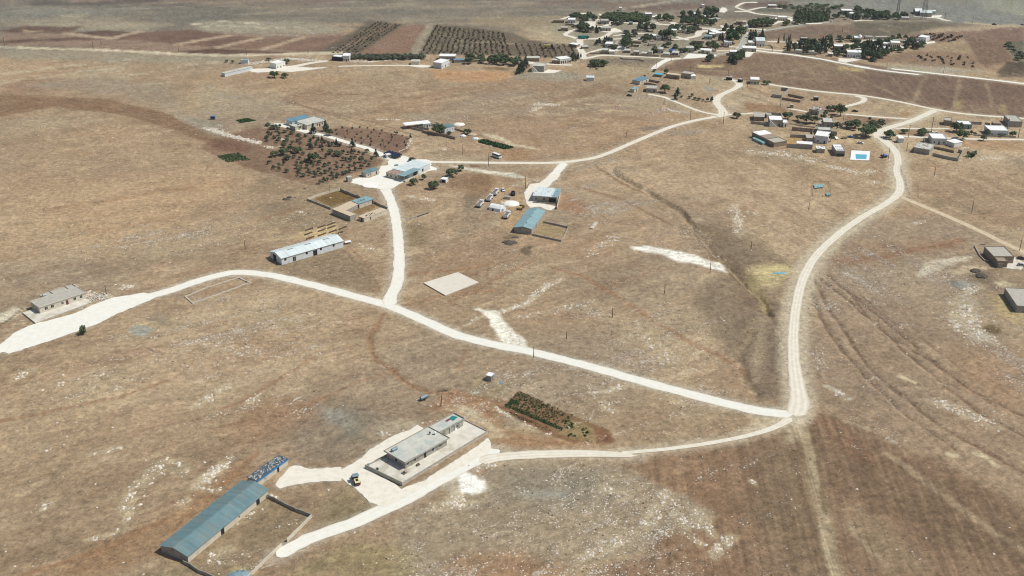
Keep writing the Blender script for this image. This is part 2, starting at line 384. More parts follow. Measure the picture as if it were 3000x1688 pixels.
stroke(5, [(1100, 490), (1600, 465), (2000, 440), (2200, 400)], 6, (170, 152, 126), .8, 3, 3)
# --- brown ploughed strips, top left
BR = (100, 79, 68)
zone(0, [(0, 250), (2576, 250), (2576, 400), (1700, 420), (700, 370), (0, 350)], (138, 118, 101), .9, 6, 4)
zone(0, [(-30, 242), (210, 193), (400, 203), (620, 200), (520, 250), (180, 250)], BR, .9, 4, 3, pl=.3)
stroke(0, [(190, 236), (400, 243)], 5, (176, 158, 130), .8, 3, 3, brk=.4)
zone(0, [(500, 255), (800, 228), (1010, 240), (840, 290), (700, 275)], (92, 73, 64), .9, 4, 3, pl=.3)
zone(0, [(840, 290), (1060, 240), (1480, 226), (1730, 268), (1330, 335), (1100, 310)], (108, 85, 74), .9, 4, 3, pl=.3)
zone(0, [(1350, 338), (1720, 272), (1950, 285), (1650, 355)], (112, 86, 74), .9, 3, 2, pl=.3)
zone(0, [(1670, 357), (1960, 290), (2250, 283), (1990, 372)], (120, 95, 81), .9, 3, 2, pl=.3)
zone(0, [(2010, 367), (2280, 288), (2600, 262), (2900, 250), (2700, 380), (2400, 398)], (122, 98, 84), .9, 3, 2, pl=.3)
zone(0, [(1310, 398), (1600, 366), (2240, 400), (1700, 421)], (90, 69, 60), .9, 3, 2, pl=.3)
zone(0, [(-30, 308), (560, 283), (960, 296), (500, 306), (-30, 330)], (94, 72, 64), .85, 4, 3)
for q in ([(1330, 335), (1720, 270)], [(1650, 357), (1960, 288)], [(1990, 372), (2280, 285)], [(840, 290), (1050, 240)], [(500, 252), (700, 277), (850, 290)]):
    stroke(0, q, 7, (176, 156, 132), .85, 3, 1)
# orchard blocks far away
zone(99, [(790, 138), (930, 52), (1018, 62), (905, 137)], (94, 86, 72), .95, 4, 3, sc=.8)
zone(99, [(905, 137), (1020, 62), (1088, 64), (1060, 95), (1040, 137)], (130, 103, 87), .95, 3, 2, pl=.3)
stroke(99, [(845, 130), (985, 62)], 3, (130, 108, 90), .8, 2, 1)
zone(99, [(1045, 138), (1075, 80), (1090, 62), (1170, 66), (1290, 82), (1330, 100), (1440, 112), (1462, 150), (1300, 140)], (100, 92, 78), .95, 4, 3, sc=.8)
zone(99, [(1160, 108), (1440, 112), (1462, 150), (1250, 138)], (106, 94, 80), .8, 3, 2)
stroke(99, [(1160, 104), (1330, 112), (1440, 114)], 3, (150, 140, 118), .7, 2, 1)
stroke(99, [(1040, 137), (1058, 100), (1085, 62)], 7, (150, 142, 122), .8, 3, 2)
zone(99, [(1300, 70), (1440, 60), (1480, 40), (1600, 36), (1500, 60), (1440, 70), (1460, 100), (1430, 108)], (168, 156, 128), .7, 4, 3, rk=.7)
zone(99, [(1180, 45), (1400, 40), (1420, 60), (1330, 75), (1180, 60)], (146, 132, 108), .8, 5, 4)
# long pale field road, upper left
stroke(0, [(-50, 350), (200, 362), (700, 375), (1100, 395), (1400, 411), (1750, 420), (2100, 410), (2576, 398)], 7, (204, 194, 168), .9, 2, 1.5)
stroke(0, [(0, 345), (500, 355), (700, 365)], 8, (120, 112, 96), .6, 4, 3, brk=.4)
zone(0, [(0, 360), (1400, 415), (1900, 425), (1700, 470), (1000, 470), (0, 440)], (146, 140, 122), .7, 10, 6, rk=.5)
for k, q in enumerate(([(0, 560), (350, 520), (760, 470), (1000, 455)], [(300, 590), (620, 540), (940, 510)], [(650, 570), (900, 540)], [(0, 625), (180, 600)],
                       [(860, 590), (1150, 545)], [(820, 640), (1020, 645), (1300, 620)], [(1090, 690), (1270, 655)], [(1250, 520), (1500, 480), (1650, 470)])):
    stroke(0, q, 3.5, (184, 172, 146), .75, 2, 2.5, rk=1.0, brk=.42)
zone(0, [(0, 640), (250, 590), (700, 600), (650, 660), (400, 700), (0, 720)], (138, 108, 88), .6, 8, 5)
# villages' pale earth, green ground
zone(3, [(100, 300), (600, 280), (1500, 260), (2000, 320), (2576, 380), (2576, 900), (1900, 900), (1200, 850), (600, 850), (200, 520)], (138, 132, 116), .85, 12, 6, rk=.5, sc=.6)
zone(3, [(200, 520), (0, 480), (0, 640), (450, 700), (500, 600)], (170, 158, 128), .6, 6, 4)
zone(3, [(600, 900), (1100, 870), (1900, 900), (1560, 1040), (900, 960), (540, 960)], (120, 110, 96), .85, 5, 3)
zone(3, [(600, 1060), (950, 990), (1550, 1040), (1620, 1090), (1200, 1100)], (158, 146, 118), .7, 4, 3)
zone(99, [(1450, 165), (1640, 160), (1640, 175), (1900, 200), (1800, 215), (1400, 190)], (156, 142, 116), .5, 5, 3)
# --- big brown fields, right
zone(99, [(1640, 178), (1665, 168), (1712, 147), (1790, 143), (1900, 133), (2050, 143), (2200, 165), (2400, 192), (2600, 217), (2600, 300), (2350, 275), (2170, 240), (2040, 227), (1930, 210), (1860, 200), (1700, 180)], (121, 100, 83), .97, 2.5, 1.5, rk=.1, sc=.2, pl=.6)
zone(99, [(2150, 168), (2280, 180), (2600, 222), (2600, 300), (2350, 268), (2200, 235)], (112, 92, 80), .8, 10, 5, rk=.1, pl=1)
zone(99, [(1900, 138), (2100, 155), (2200, 185), (2050, 200), (1890, 165)], (134, 115, 94), .7, 10, 5, pl=.6)
for q in ([(1860, 200), (1990, 178), (2080, 160)], [(1700, 175), (1880, 180), (2110, 210)], [(2100, 170), (2330, 275)], [(2330, 190), (2290, 262)], [(2415, 200), (2395, 278)], [(2480, 205), (2500, 288)]):
    stroke(99, q, 2.4, (150, 132, 108), .65, 2, 1.5)
zone(8, [(1380, 120), (1500, 60), (1480, 230), (1370, 230)], (168, 150, 104), .7, 3, 2)
zone(8, [(1500, 150), (2200, 150), (2200, 290), (1500, 270)], (142, 122, 100), .6, 4, 3, pl=1)
zone(8, [(2130, 140), (2220, 180), (2270, 300), (2150, 290)], (158, 142, 102), .6, 3, 2)
zone(6, [(1220, 80), (1300, 55), (1650, 60), (1640, 85), (1400, 100)], (196, 178, 128), .9, 2, 1.5)
zone(4, [(0, 980), (350, 990), (380, 1005), (200, 1020), (0, 1020)], (196, 178, 128), .8, 2, 1.5)
zone(4, [(2080, 1040), (2120, 1000), (2250, 1015), (2290, 1060), (2100, 1050)], (182, 164, 116), .8, 3, 2)
zone(4, [(2300, 1020), (2480, 1050), (2450, 1090), (2330, 1080)], (186, 168, 118), .8, 3, 2)
# --- tilled garden with olives and sapling plot
zone(99, [(495, 372), (560, 345), (640, 322), (720, 318), (830, 335), (905, 380), (965, 405), (940, 425), (880, 440), (800, 468), (740, 455), (650, 430), (560, 398)], (128, 104, 85), .97, 1.5, 1.5, rk=.1, sc=.3)
zone(99, [(800, 330), (870, 318), (960, 328), (1032, 345), (1028, 378), (1000, 392), (960, 392), (900, 370), (840, 345)], (122, 98, 82), .97, 1.5, 1.2, rk=.15, sc=.3)
zone(99, [(-30, 236), (100, 240), (260, 248), (420, 283), (470, 310), (560, 345), (545, 358), (480, 345), (440, 328), (300, 287), (130, 270), (-30, 300)], (130, 105, 82), .95, 2, 2, rk=.1)
zone(99, [(430, 283), (560, 310), (570, 330), (545, 345), (470, 312)], (140, 134, 116), .6, 4, 3, rk=.8)
zone(99, [(480, 345), (560, 350), (640, 370), (620, 385), (560, 380)], (112, 84, 70), .8, 3, 2)
zone(99, [(250, 190), (440, 220), (450, 280), (300, 240), (60, 215)], (146, 134, 116), .6, 12, 6, rk=.6)
zone(99, [(640, 430), (740, 460), (900, 450), (1000, 470), (900, 520), (860, 560), (770, 600), (650, 560), (600, 480)], (142, 124, 101), .75, 14, 8, rk=.2)
zone(99, [(160, 330), (300, 300), (560, 400), (700, 470), (600, 560), (300, 640), (0, 650), (0, 380)], (173, 147, 116), .45, 20, 12)
for q in ([(300, 500), (600, 450)], [(120, 530), (420, 480), (580, 470)], [(200, 590), (480, 540)], [(640, 560), (760, 520)]):
    stroke(99, q, 3, (138, 104, 78), .6, 3, 4, brk=.4)
stroke(99, [(500, 535), (640, 480), (700, 440)], 12, (136, 120, 98), .4, 8, 6)
# pale gravelly fan by the white strip etc
zone(2, [(250, 300), (400, 320), (1080, 325), (1100, 400), (900, 445), (500, 440), (300, 400)], (178, 138, 100), .75, 5, 4, rk=.2)
zone(2, [(800, 285), (1080, 290), (1060, 318), (800, 300)], (110, 88, 66), .8, 2, 2)
zone(2, [(1100, 400), (1300, 330), (1700, 330), (1900, 380), (1750, 430), (1300, 420)], (150, 142, 124), .8, 6, 5, rk=1)
zone(2, [(1700, 590), (2040, 450), (2080, 450), (2400, 560), (2300, 590), (2050, 560), (1850, 620)], (134, 112, 88), .7, 3, 2)
zone(1, [(600, 440), (1000, 330), (1600, 360), (1500, 440), (1200, 520), (800, 540)], (160, 136, 106), .7, 8, 6)
zone(1, [(0, 500), (400, 560), (900, 600), (1000, 720), (600, 800), (0, 780)], (158, 146, 122), .6, 12, 8, rk=.8)
for q in ([(780, 620), (1000, 690), (1400, 810), (1700, 910), (2000, 960)], [(800, 600), (1060, 700), (1420, 790), (1900, 900), (2300, 1030)], [(850, 550), (1200, 540), (1500, 575), (2000, 600), (2576, 640)], [(860, 570), (1180, 570), (1600, 590)]):
    stroke(1, q, 1.6, (126, 100, 78), .65, 1, 1)
# stripy hillside right of centre
for k in range(26):
    rn = random.Random(400 + k); x = rn.uniform(1100, 2350); y = rn.uniform(640, 1080); l = rn.uniform(120, 520); q = [(x, y), (x + l * .5, y + rn.uniform(-8, 14)), (x + l, y + rn.uniform(0, 30))]
    stroke(2, q, rn.uniform(1.5, 3.5), (196, 174, 140) if k % 2 else (130, 100, 76), .55, 2, 3, brk=.4, rk=.9 if k % 2 else None)
zone(99, [(1500, 300), (1700, 270), (1790, 300), (1600, 350), (1420, 400), (1150, 380), (1150, 290)], (156, 126, 98), .5, 15, 8, rk=.6)
zone(6, [(380, 1000), (1000, 960), (900, 1000), (500, 1060)], (122, 112, 98), .8, 4, 3)
zone(6, [(800, 1080), (1100, 1040), (1400, 1030), (1200, 1110), (900, 1110)], (140, 134, 122), .7, 4, 3)
zone(6, [(0, 500), (500, 480), (1000, 620), (1500, 740), (1400, 800), (700, 740), (100, 680)], (164, 148, 120), .5, 5, 4, rk=1)
zone(6, [(1650, 560), (1950, 450), (2400, 540), (2576, 640), (2000, 620), (1950, 740), (1650, 740)], (176, 160, 132), .6, 5, 4, rk=1)
zone(6, [(1940, 620), (2576, 680), (2576, 780), (2000, 740)], (140, 112, 84), .9, 3, 2, rk=.1)
zone(6, [(1350, 390), (1480, 390), (1540, 430), (1450, 455), (1370, 430)], (140, 142, 136), .8, 3, 2)
zone(6, [(880, 600), (1500, 590), (1490, 760), (1200, 680)], (150, 128, 102), .5, 4, 3)
for q in ([(1820, 480), (2000, 520), (2300, 610), (2576, 680)], [(1680, 420), (2000, 390), (2350, 500)]):
    stroke(6, q, 2, (124, 106, 84), .6, 1.5, 1)
zone(7, [(1530, 640), (2230, 690), (2230, 860), (1560, 760)], (136, 112, 90), .9, 3, 2, rk=.1)
zone(8, [(0, 370), (580, 380), (400, 510), (200, 520)], (138, 116, 94), .8, 3, 2, rk=.1)
zone(8, [(400, 350), (540, 260), (780, 290), (640, 370)], (160, 126, 92), .6, 3, 2)
zone(8, [(1050, 640), (2500, 720), (2508, 900), (1700, 860), (1400, 800)], (162, 128, 96), .6, 5, 4)
zone(8, [(400, 560), (950, 570), (950, 660), (440, 650)], (144, 114, 88), .8, 2, 2)
zone(7, [(1350, 900), (1700, 880), (2000, 1000), (1900, 1090), (1400, 1100), (1200, 1350), (1050, 1200), (1300, 1050)], (178, 158, 124), .9, 3, 2, rk=.2)
zone(7, [(600, 1000), (1000, 1050), (900, 1140), (600, 1130)], (170, 140, 92), .9, 2, 2)
zone(7, [(0, 750), (300, 850), (350, 1150), (800, 1250), (1300, 1400), (900, 1449), (0, 1400)], (146, 128, 104), .6, 6, 4, rk=.7)
# --- right middle
zone(99, [(1490, 420), (1580, 440), (1680, 490), (1760, 580), (1700, 640), (1560, 600), (1450, 560), (1420, 480)], (172, 148, 120), .45, 10, 8, rk=.75)
for q in ([(1500, 420), (1580, 470), (1680, 510), (1740, 560), (1770, 610), (1830, 660)], [(1450, 470), (1560, 500), (1680, 560)]):
    stroke(99, q, 2, (124, 96, 72), .7, 1.5, 2)
zone(99, [(1760, 560), (1850, 570), (1900, 600), (1980, 660), (1960, 700), (1880, 720), (1850, 700), (1800, 630)], (126, 110, 90), .85, 6, 4, rk=.05, sc=.2)
stroke(99, [(1540, 430), (1640, 490), (1710, 530), (1745, 570), (1775, 610), (1830, 665), (1880, 720), (1925, 760), (1940, 790), (1900, 830), (1870, 870), (1862, 900), (1880, 960), (1900, 1000)], 2.6, (188, 166, 134), .75, 1.5, 2, rk=.6)
stroke(99, [(1745, 575), (1770, 612), (1825, 668), (1880, 728), (1930, 770)], 1.6, (100, 84, 66), .7, 1, 1.5)
zone(99, [(1830, 690), (1890, 740), (1925, 770), (1935, 800), (1890, 850), (1870, 900), (1820, 880), (1740, 760), (1780, 700)], (126, 111, 92), .85, 6, 5, rk=.1)
zone(99, [(1895, 735), (1960, 760), (1975, 900), (1985, 960), (1965, 1010), (1900, 1000), (1875, 930), (1870, 870), (1905, 820), (1940, 790)], (122, 107, 90), .9, 4, 3, rk=.15)
zone(99, [(1905, 800), (1932, 795), (1925, 900), (1900, 960), (1885, 900)], (172, 154, 128), .6, 4, 3)
zone(99, [(1868, 690), (1895, 670), (1935, 660), (1985, 668), (2000, 690), (1975, 710), (1945, 722), (1905, 715), (1880, 705)], (176, 161, 120), .75, 4, 5, rk=.1)
zone(20, [(600, 900), (700, 860), (900, 850), (910, 900), (830, 940), (650, 980)], (196, 182, 136), .8, 4, 3, rk=.05)
stroke(99, [(1885, 705), (1910, 740), (1930, 770)], 3, (176, 160, 112), .7, 3, 2)
stroke(20, [(760, 830), (850, 825), (900, 855)], .8, (116, 100, 70), .8, .8, 1)
zone(99, [(2060, 560), (2350, 540), (2540, 600), (2500, 640), (2400, 720), (2200, 720), (2080, 700), (2080, 620)], (150, 134, 114), .7, 8, 6, rk=.4)
zone(99, [(2080, 610), (2400, 600), (2430, 625), (2080, 680)], (140, 112, 88), .55, 8, 6)
stroke(99, [(2110, 660), (2250, 640), (2420, 605)], 3, (140, 102, 76), .6, 3, 3)
zone(99, [(2450, 640), (2575, 640), (2600, 700), (2575, 760), (2400, 720)], (140, 122, 100), .6, 6, 5)
zone(16, [(0, 480), (200, 440), (400, 420), (560, 375), (640, 385), (560, 440), (380, 480), (200, 560), (0, 650), (-60, 640)], (214, 206, 184), .7, 2, 2.5, mott=.6)
zone(16, [(180, 460), (320, 490), (260, 505), (190, 490)], (136, 132, 122), .8, 1, 1)
zone(16, [(500, 500), (800, 510), (900, 530), (640, 560), (560, 600), (400, 600)], (200, 184, 152), .7, 2, 2.5, mott=.5)
zone(16, [(600, 600), (860, 560), (920, 680), (860, 740), (640, 700)], (104, 92, 72), .7, 3, 2)
zone(16, [(330, 700), (460, 680), (660, 720), (560, 800), (420, 780)], (140, 146, 142), .8, 2, 2)
zone(16, [(340, 700), (440, 700), (440, 780), (380, 760)], (92, 88, 74), .6, 2, 1)
zone(16, [(760, 1270), (850, 1240), (960, 1280), (1000, 1330), (900, 1370), (780, 1330)], (104, 88, 60), .9, 1.2, 1)
zone(16, [(780, 850), (1100, 900), (1279, 1100), (1279, 1280), (1100, 1240), (900, 1000)], (176, 158, 112), .6, 4, 3)
zone(16, [(890, 720), (1000, 690), (1180, 740), (1020, 770)], (206, 194, 160), .8, 2, 2)
# right slope gullies and tracks
for q, w in (([(2045, 700), (2075, 760), (2120, 830), (2180, 920), (2260, 990), (2380, 1080), (2575, 1190)], 1.6), ([(2060, 700), (2150, 770), (2240, 850), (2330, 930), (2450, 1030), (2600, 1110)], 1.3),
             ([(2080, 690), (2190, 780), (2300, 870), (2440, 980), (2600, 1060)], 1.2), ([(2120, 720), (2210, 830), (2330, 900), (2500, 1020)], 1.0), ([(2040, 740), (2080, 830), (2150, 920), (2250, 1020), (2400, 1130)], 1.0),
             ([(2160, 740), (2230, 800), (2330, 860), (2420, 930), (2575, 1010)], 1.2)):
    stroke(99, q, w, (106, 80, 60), .75, .8, 1.2, brk=.35)
for q, w in (([(2060, 760), (2130, 870), (2240, 980), (2360, 1080), (2560, 1200)], 2.2), ([(2100, 740), (2200, 840), (2350, 950), (2550, 1060)], 2.0), ([(2230, 1010), (2350, 1090), (2500, 1170)], 2)):
    stroke(99, q, w, (176, 156, 130), .5, 1.5, 1.5, brk=.4)
zone(99, [(2040, 700), (2130, 690), (2300, 760), (2575, 900), (2600, 1290), (2400, 1180), (2200, 1080), (2060, 1030), (2040, 960), (2010, 850)], (146, 126, 106), .45, 6, 5, rk=.55)
zone(23, [(1150, 60), (1433, 40), (1433, 520), (1200, 400), (1050, 250), (1000, 120)], (158, 128, 100), .5, 10, 8)
for q in ([(690, 250), (780, 285)], [(880, 780), (975, 800)], [(1130, 715), (1200, 740), (1270, 790)], [(620, 650), (660, 640)], [(640, 760), (710, 780)], [(970, 715), (1030, 730)], [(440, 590), (560, 640)], [(1120, 930), (1160, 945)], [(240, 310), (280, 330)], [(500, 615), (550, 640)], [(1200, 1060), (1290, 1110), (1400, 1170)], [(350, 520), (500, 570)]):
    stroke(23, q, 1.8, (206, 190, 156), .85, 1, 1.2, rk=1)
# lower right: ploughed land
zone(99, [(1560, 1160), (1620, 1150), (1850, 1112), (1960, 1075), (2060, 1045), (2200, 1080), (2400, 1185), (2700, 1345), (2750, 1500), (1480, 1500), (1540, 1420), (1700, 1350), (1790, 1310), (1785, 1285), (1740, 1255), (1660, 1230), (1600, 1180)], (137, 113, 91), .97, 4, 5, rk=.15, sc=.3, pl=1)
zone(99, [(1570, 1160), (1850, 1115), (1890, 1180), (1900, 1300), (1860, 1449), (1500, 1449), (1560, 1410), (1700, 1350), (1790, 1310), (1785, 1285), (1740, 1255), (1660, 1230)], (141, 112, 88), .7, 10, 6, pl=.7)
zone(99, [(1880, 1120), (2010, 1080), (2040, 1200), (2060, 1449), (1900, 1449), (1880, 1300)], (124, 106, 84), .7, 10, 5, pl=1)
zone(99, [(2060, 1070), (2200, 1110), (2420, 1210), (2700, 1370), (2700, 1449), (2400, 1400), (2200, 1260), (2080, 1180)], (116, 96, 76), .7, 10, 6, pl=1)
zone(23, [(400, 1050), (600, 1100), (900, 1449), (650, 1449), (450, 1230), (380, 1180)], (150, 132, 106), .6, 6, 4, pl=1)
zone(23, [(150, 500), (300, 520), (600, 800), (400, 750)], (140, 106, 82), .6, 4, 3, pl=1)
stroke(23, [(100, 540), (140, 680), (170, 850), (205, 1000), (240, 1150), (260, 1300), (300, 1449), (320, 1520)], 4.2, (166, 150, 122), .85, 1.5, 1, rk=.1)
stroke(23, [(150, 560), (190, 720), (220, 900), (240, 1060)], 1.5, (100, 82, 62), .6, 1, 1)
stroke(23, [(210, 1150), (250, 1300), (290, 1449)], 1.0, (196, 182, 150), .6, .6, .5)
stroke(23, [(610, 720), (740, 800), (860, 900), (1010, 1010), (1200, 1150), (1440, 1300)], 2.4, (166, 147, 120), .65, 2, .8)
stroke(23, [(380, 1130), (460, 1250), (560, 1340)], 1.5, (168, 152, 124), .6, 1.5, 1)
zone(23, [(0, 520), (110, 520), (120, 600), (60, 640), (0, 660)], (182, 168, 140), .7, 2, 2)
zone(21, [(1030, 480), (1150, 505), (1290, 520), (1350, 480), (1385, 400), (1400, 470), (1340, 560), (1290, 600), (1190, 560), (1100, 600), (1020, 590)], (194, 178, 148), .8, 3, 2.5, mott=.4)
zone(21, [(1225, 150), (1290, 200), (1300, 400), (1240, 430), (1215, 300)], (178, 162, 136), .6, 3, 2)
# lower middle stony grey ground
zone(99, [(1000, 1310), (1100, 1260), (1240, 1178), (1400, 1160), (1560, 1160), (1600, 1180), (1660, 1230), (1740, 1255), (1785, 1285), (1770, 1330), (1700, 1345), (1560, 1395), (1400, 1449), (1000, 1449)], (152, 138, 116), .75, 2, 3, rk=.42)
zone(99, [(1280, 1180), (1540, 1190), (1560, 1250), (1400, 1290), (1200, 1260)], (140, 132, 116), .6, 8, 6, rk=.5)
zone(99, [(1310, 1235), (1440, 1228), (1430, 1250), (1320, 1255)], (158, 158, 146), .6, 2, 2)
zone(99, [(760, 1420), (900, 1360), (1010, 1370), (1050, 1449), (740, 1449)], (142, 130, 92), .6, 5, 5)
zone(99, [(1100, 1449), (1150, 1400), (1300, 1390), (1420, 1420), (1400, 1500), (1050, 1500)], (152, 116, 86), .6, 5, 4)
zone(99, [(840, 1230), (900, 1215), (940, 1270), (930, 1290), (830, 1330), (790, 1300)], (132, 120, 92), .7, 2, 2, rk=.3)
zone(99, [(740, 1030), (900, 1010), (1060, 1070), (960, 1120), (900, 1150), (760, 1170), (700, 1090)], (134, 124, 108), .6, 6, 5)
zone(99, [(770, 1010), (880, 1040), (890, 1085), (820, 1070)], (150, 152, 144), .6, 3, 3)
zone(99, [(1140, 980), (1270, 1000), (1260, 1080), (1560, 1120), (1550, 1130), (1250, 1130), (1200, 1060), (1080, 1030)], (158, 124, 92), .8, 4, 3, rk=.15)
zone(99, [(1180, 940), (1280, 960), (1250, 1010), (1190, 990)], (142, 128, 96), .5, 3, 3)
zone(15, [(1370, 220), (1560, 170), (1750, 230), (1950, 400), (2100, 560), (1900, 560), (1850, 450), (1600, 310), (1450, 235)], (196, 182, 152), .7, 2, 3, mott=.6)
zone(15, [(560, 420), (760, 340), (1000, 340), (1060, 400), (700, 480)], (184, 172, 146), .5, 3, 3, mott=.6)
zone(15, [(0, 350), (150, 200), (400, 200), (350, 550), (0, 560)], (128, 122, 108), .6, 5, 4)
zone(15, [(1230, 1130), (1500, 985), (1700, 985), (1840, 1060), (1855, 1170), (1650, 1240), (1420, 1210)], (206, 198, 178), .6, 2, 4, mott=.7)
zone(15, [(1480, 1010), (1690, 990), (1820, 1080), (1780, 1200), (1640, 1230), (1510, 1170)], (246, 245, 238), .95, 1.5, 2.5, mott=.3, rk=.1)
zone(22, [(0, 0), (700, 0), (500, 500), (300, 800), (0, 900)], (168, 148, 120), .4, 20, 12)
zone(14, [(0, 1449), (450, 1320), (760, 1449)], (140, 128, 100), .7, 3, 3)
zone(14, [(450, 1290), (1270, 660), (1690, 850), (1100, 1449), (700, 1449)], (142, 124, 98), .85, 1, 1.5, rk=.6)
zone(12, [(640, 760), (900, 700), (1000, 780), (940, 830), (600, 900), (520, 860)], (186, 164, 120), .5, 3, 2)
zone(14, [(900, 1400), (1100, 1360), (1120, 1449), (880, 1449)], (172, 158, 104), .7, 2, 2)
# ochre tracks
OC = (146, 110, 82)
for q, w in (([(962, 790), (945, 820), (932, 850), (932, 880), (945, 905), (985, 930), (1010, 955), (1040, 975), (1080, 985)], 2.6), ([(1380, 670), (1480, 700), (1600, 780), (1720, 850), (1850, 915), (1880, 940)], 2.8),
             ([(1130, 760), (1250, 700), (1330, 660)], 2), ([(1030, 690), (1150, 680), (1260, 660)], 3), ([(560, 1030), (640, 990), (740, 930), (790, 900)], 1.8), ([(1150, 930), (1170, 880)], 1.2),
             ([(880, 620), (920, 660), (955, 735)], 1.3), ([(870, 630), (905, 670), (940, 735)], 1.0), ([(1010, 770), (1120, 740), (1240, 730)], 2.2), ([(1080, 710), (1180, 690)], 3),
             ([(1300, 1030), (1420, 1130), (1560, 1140)], 2), ([(1570, 1140), (1700, 1138), (1900, 1100), (1960, 1080)], 2.2), ([(700, 1050), (900, 960), (1000, 930)], 1.4), ([(1080, 985), (1200, 1000), (1280, 1020)], 1.8),
             ([(0, 1060), (300, 1000), (420, 960)], 1.5), ([(60, 1449), (260, 1380), (430, 1300)], 2.5), ([(430, 1330), (560, 1220), (650, 1140)], 2)):
    stroke(99, q, w, OC, .6, 1.2, 1.4, brk=.25)
zone(99, [(640, 1010), (800, 1000), (780, 1060), (640, 1110), (560, 1080)], (150, 116, 86), .5, 8, 6)
zone(99, [(400, 1300), (560, 1180), (640, 1140), (620, 1190), (410, 1370), (300, 1449), (100, 1449)], (152, 120, 88), .55, 5, 4)
zone(99, [(700, 640), (860, 620), (960, 690), (940, 740), (800, 710), (690, 690)], (132, 116, 94), .75, 6, 5, rk=.15)
zone(12, [(1800, 730), (2100, 700), (2150, 760), (2080, 1010), (1840, 1010)], (134, 118, 90), .75, 4, 3)
zone(12, [(300, 900), (470, 800), (900, 720), (960, 790), (900, 850), (560, 920), (340, 930)], (190, 168, 126), .7, 2, 2, mott=.4)
zone(12, [(640, 375), (960, 245), (1250, 340), (1100, 400), (870, 480)], (116, 94, 58), .95, .8, .6, rk=0)
zone(12, [(1150, 540), (1230, 440), (1430, 400), (1560, 470), (1480, 480), (1230, 590)], (132, 108, 74), .9, .8, .6, rk=.3)
zone(11, [(0, 150), (330, 30), (460, 180), (440, 350), (250, 470), (0, 650)], (134, 110, 84), .8, 3, 3, rk=.1)
zone(11, [(0, 430), (260, 430), (150, 640), (0, 690)], (124, 114, 98), .7, 3, 3)
zone(11, [(400, 60), (560, 150), (900, 320), (1020, 560), (1010, 760), (800, 1000), (620, 900), (420, 420), (460, 220)], (174, 146, 112), .7, 3, 3, rk=.3)
zone(11, [(1500, 440), (1640, 380), (1900, 500), (2100, 620), (1900, 720), (1560, 620)], (162, 112, 78), .55, 4, 4)
zone(11, [(1240, 840), (1640, 920), (1570, 1110), (1150, 1020)], (150, 132, 98), .8, .8, .8, rk=.3)
zone(11, [(600, 1100), (760, 1050), (940, 1080), (860, 1110), (700, 1130)], (96, 84, 68), .7, 2, 2)
zone(11, [(880, 1290), (1000, 1210), (1110, 1230), (1080, 1290), (1060, 1370), (950, 1380), (910, 1330)], (84, 72, 58), .85, 1.2, 2, mott=.5)
zone(10, [(780, 990), (900, 968), (1100, 988), (1300, 1030), (1700, 1080), (2100, 1130), (2280, 1200), (2200, 1212), (1700, 1150), (1300, 1085), (1000, 1010)], (222, 218, 200), .85, 1.2, 2, rk=.8, mott=.5)
zone(10, [(1230, 950), (1400, 965), (1450, 1010), (1240, 1000)], (120, 92, 76), .85, .8, .5)
zone(10, [(900, 1180), (1420, 1090), (1600, 1250), (1640, 1449), (1000, 1449), (800, 1300)], (132, 106, 80), .7, 4, 4, rk=.2)
zone(10, [(1420, 370), (1500, 370), (1850, 440), (2050, 570), (2520, 660), (2520, 700), (1980, 610), (1780, 500), (1500, 420)], (206, 194, 166), .7, 2, 2, mott=.5, rk=.8)
zone(10, [(1600, 700), (2300, 700), (2520, 880), (1900, 900)], (158, 124, 90), .6, 4, 3)
zone(10, [(980, 190), (1100, 180), (1130, 230), (1050, 255), (985, 240)], (226, 222, 208), .9, 1.2, 1.5)
zone(10, [(100, 20), (540, 10), (500, 130), (100, 140)], (150, 142, 126), .5, 6, 4)
zone(11, [(610, 520), (700, 480), (860, 490), (890, 560), (760, 585), (620, 560)], (226, 218, 200), .85, 1, 1.2)
zone(20, [(-430, 700), (-330, 685), (-200, 700), (0, 745), (200, 790), (340, 810), (380, 890), (200, 860), (0, 830), (-200, 760), (-400, 720)], (238, 236, 226), 1, 1.6, 3, rk=.4, mott=.35)
zone(19, [(1190, 620), (1330, 640), (1420, 790), (1560, 940), (1700, 1100), (1560, 1130), (1420, 1100), (1340, 1000), (1310, 950), (1270, 860), (1190, 720), (1050, 620)], (230, 226, 212), .95, 1.6, 3, mott=.45, rk=.7)
zone(13, [(1830, 870), (1960, 830), (2140, 870), (2170, 920), (2050, 1000), (1900, 980), (1840, 920)], (152, 154, 144), .85, 1, 1)
zone(13, [(2130, 720), (2300, 640), (2415, 700), (2415, 850), (2200, 820)], (130, 120, 104), .7, 3, 3)
zone(13, [(-60, 800), (0, 680), (180, 580), (370, 590), (300, 640), (200, 720), (80, 790)], (212, 204, 182), .75, 1.5, 2, mott=.5)
zone(13, [(150, 830), (400, 760), (350, 820), (180, 860)], (196, 180, 146), .7, 1.5, 1.5)
stroke(13, [(-60, 870), (120, 760), (240, 660), (330, 600), (440, 570)], .8, (96, 82, 66), .8, .5, .3)
zone(18, [(60, 460), (230, 440), (480, 160), (1550, 640), (2180, 880), (2330, 1100), (2250, 1160), (1500, 1130), (1100, 1000), (330, 600)], (124, 94, 68), .92, .7, .8, rk=.05, sc=.2)
zone(18, [(1400, 720), (1700, 760), (2000, 900), (1950, 1120), (1500, 1080), (1250, 960)], (150, 136, 96), .6, 2, 2)
zone(18, [(1900, 830), (2180, 880), (2320, 1100), (2000, 1120)], (126, 90, 70), .7, 2, 2)
zone(99, [(90, 560), (260, 480), (560, 430), (600, 520), (300, 640)], (176, 148, 116), .4, 10, 8)
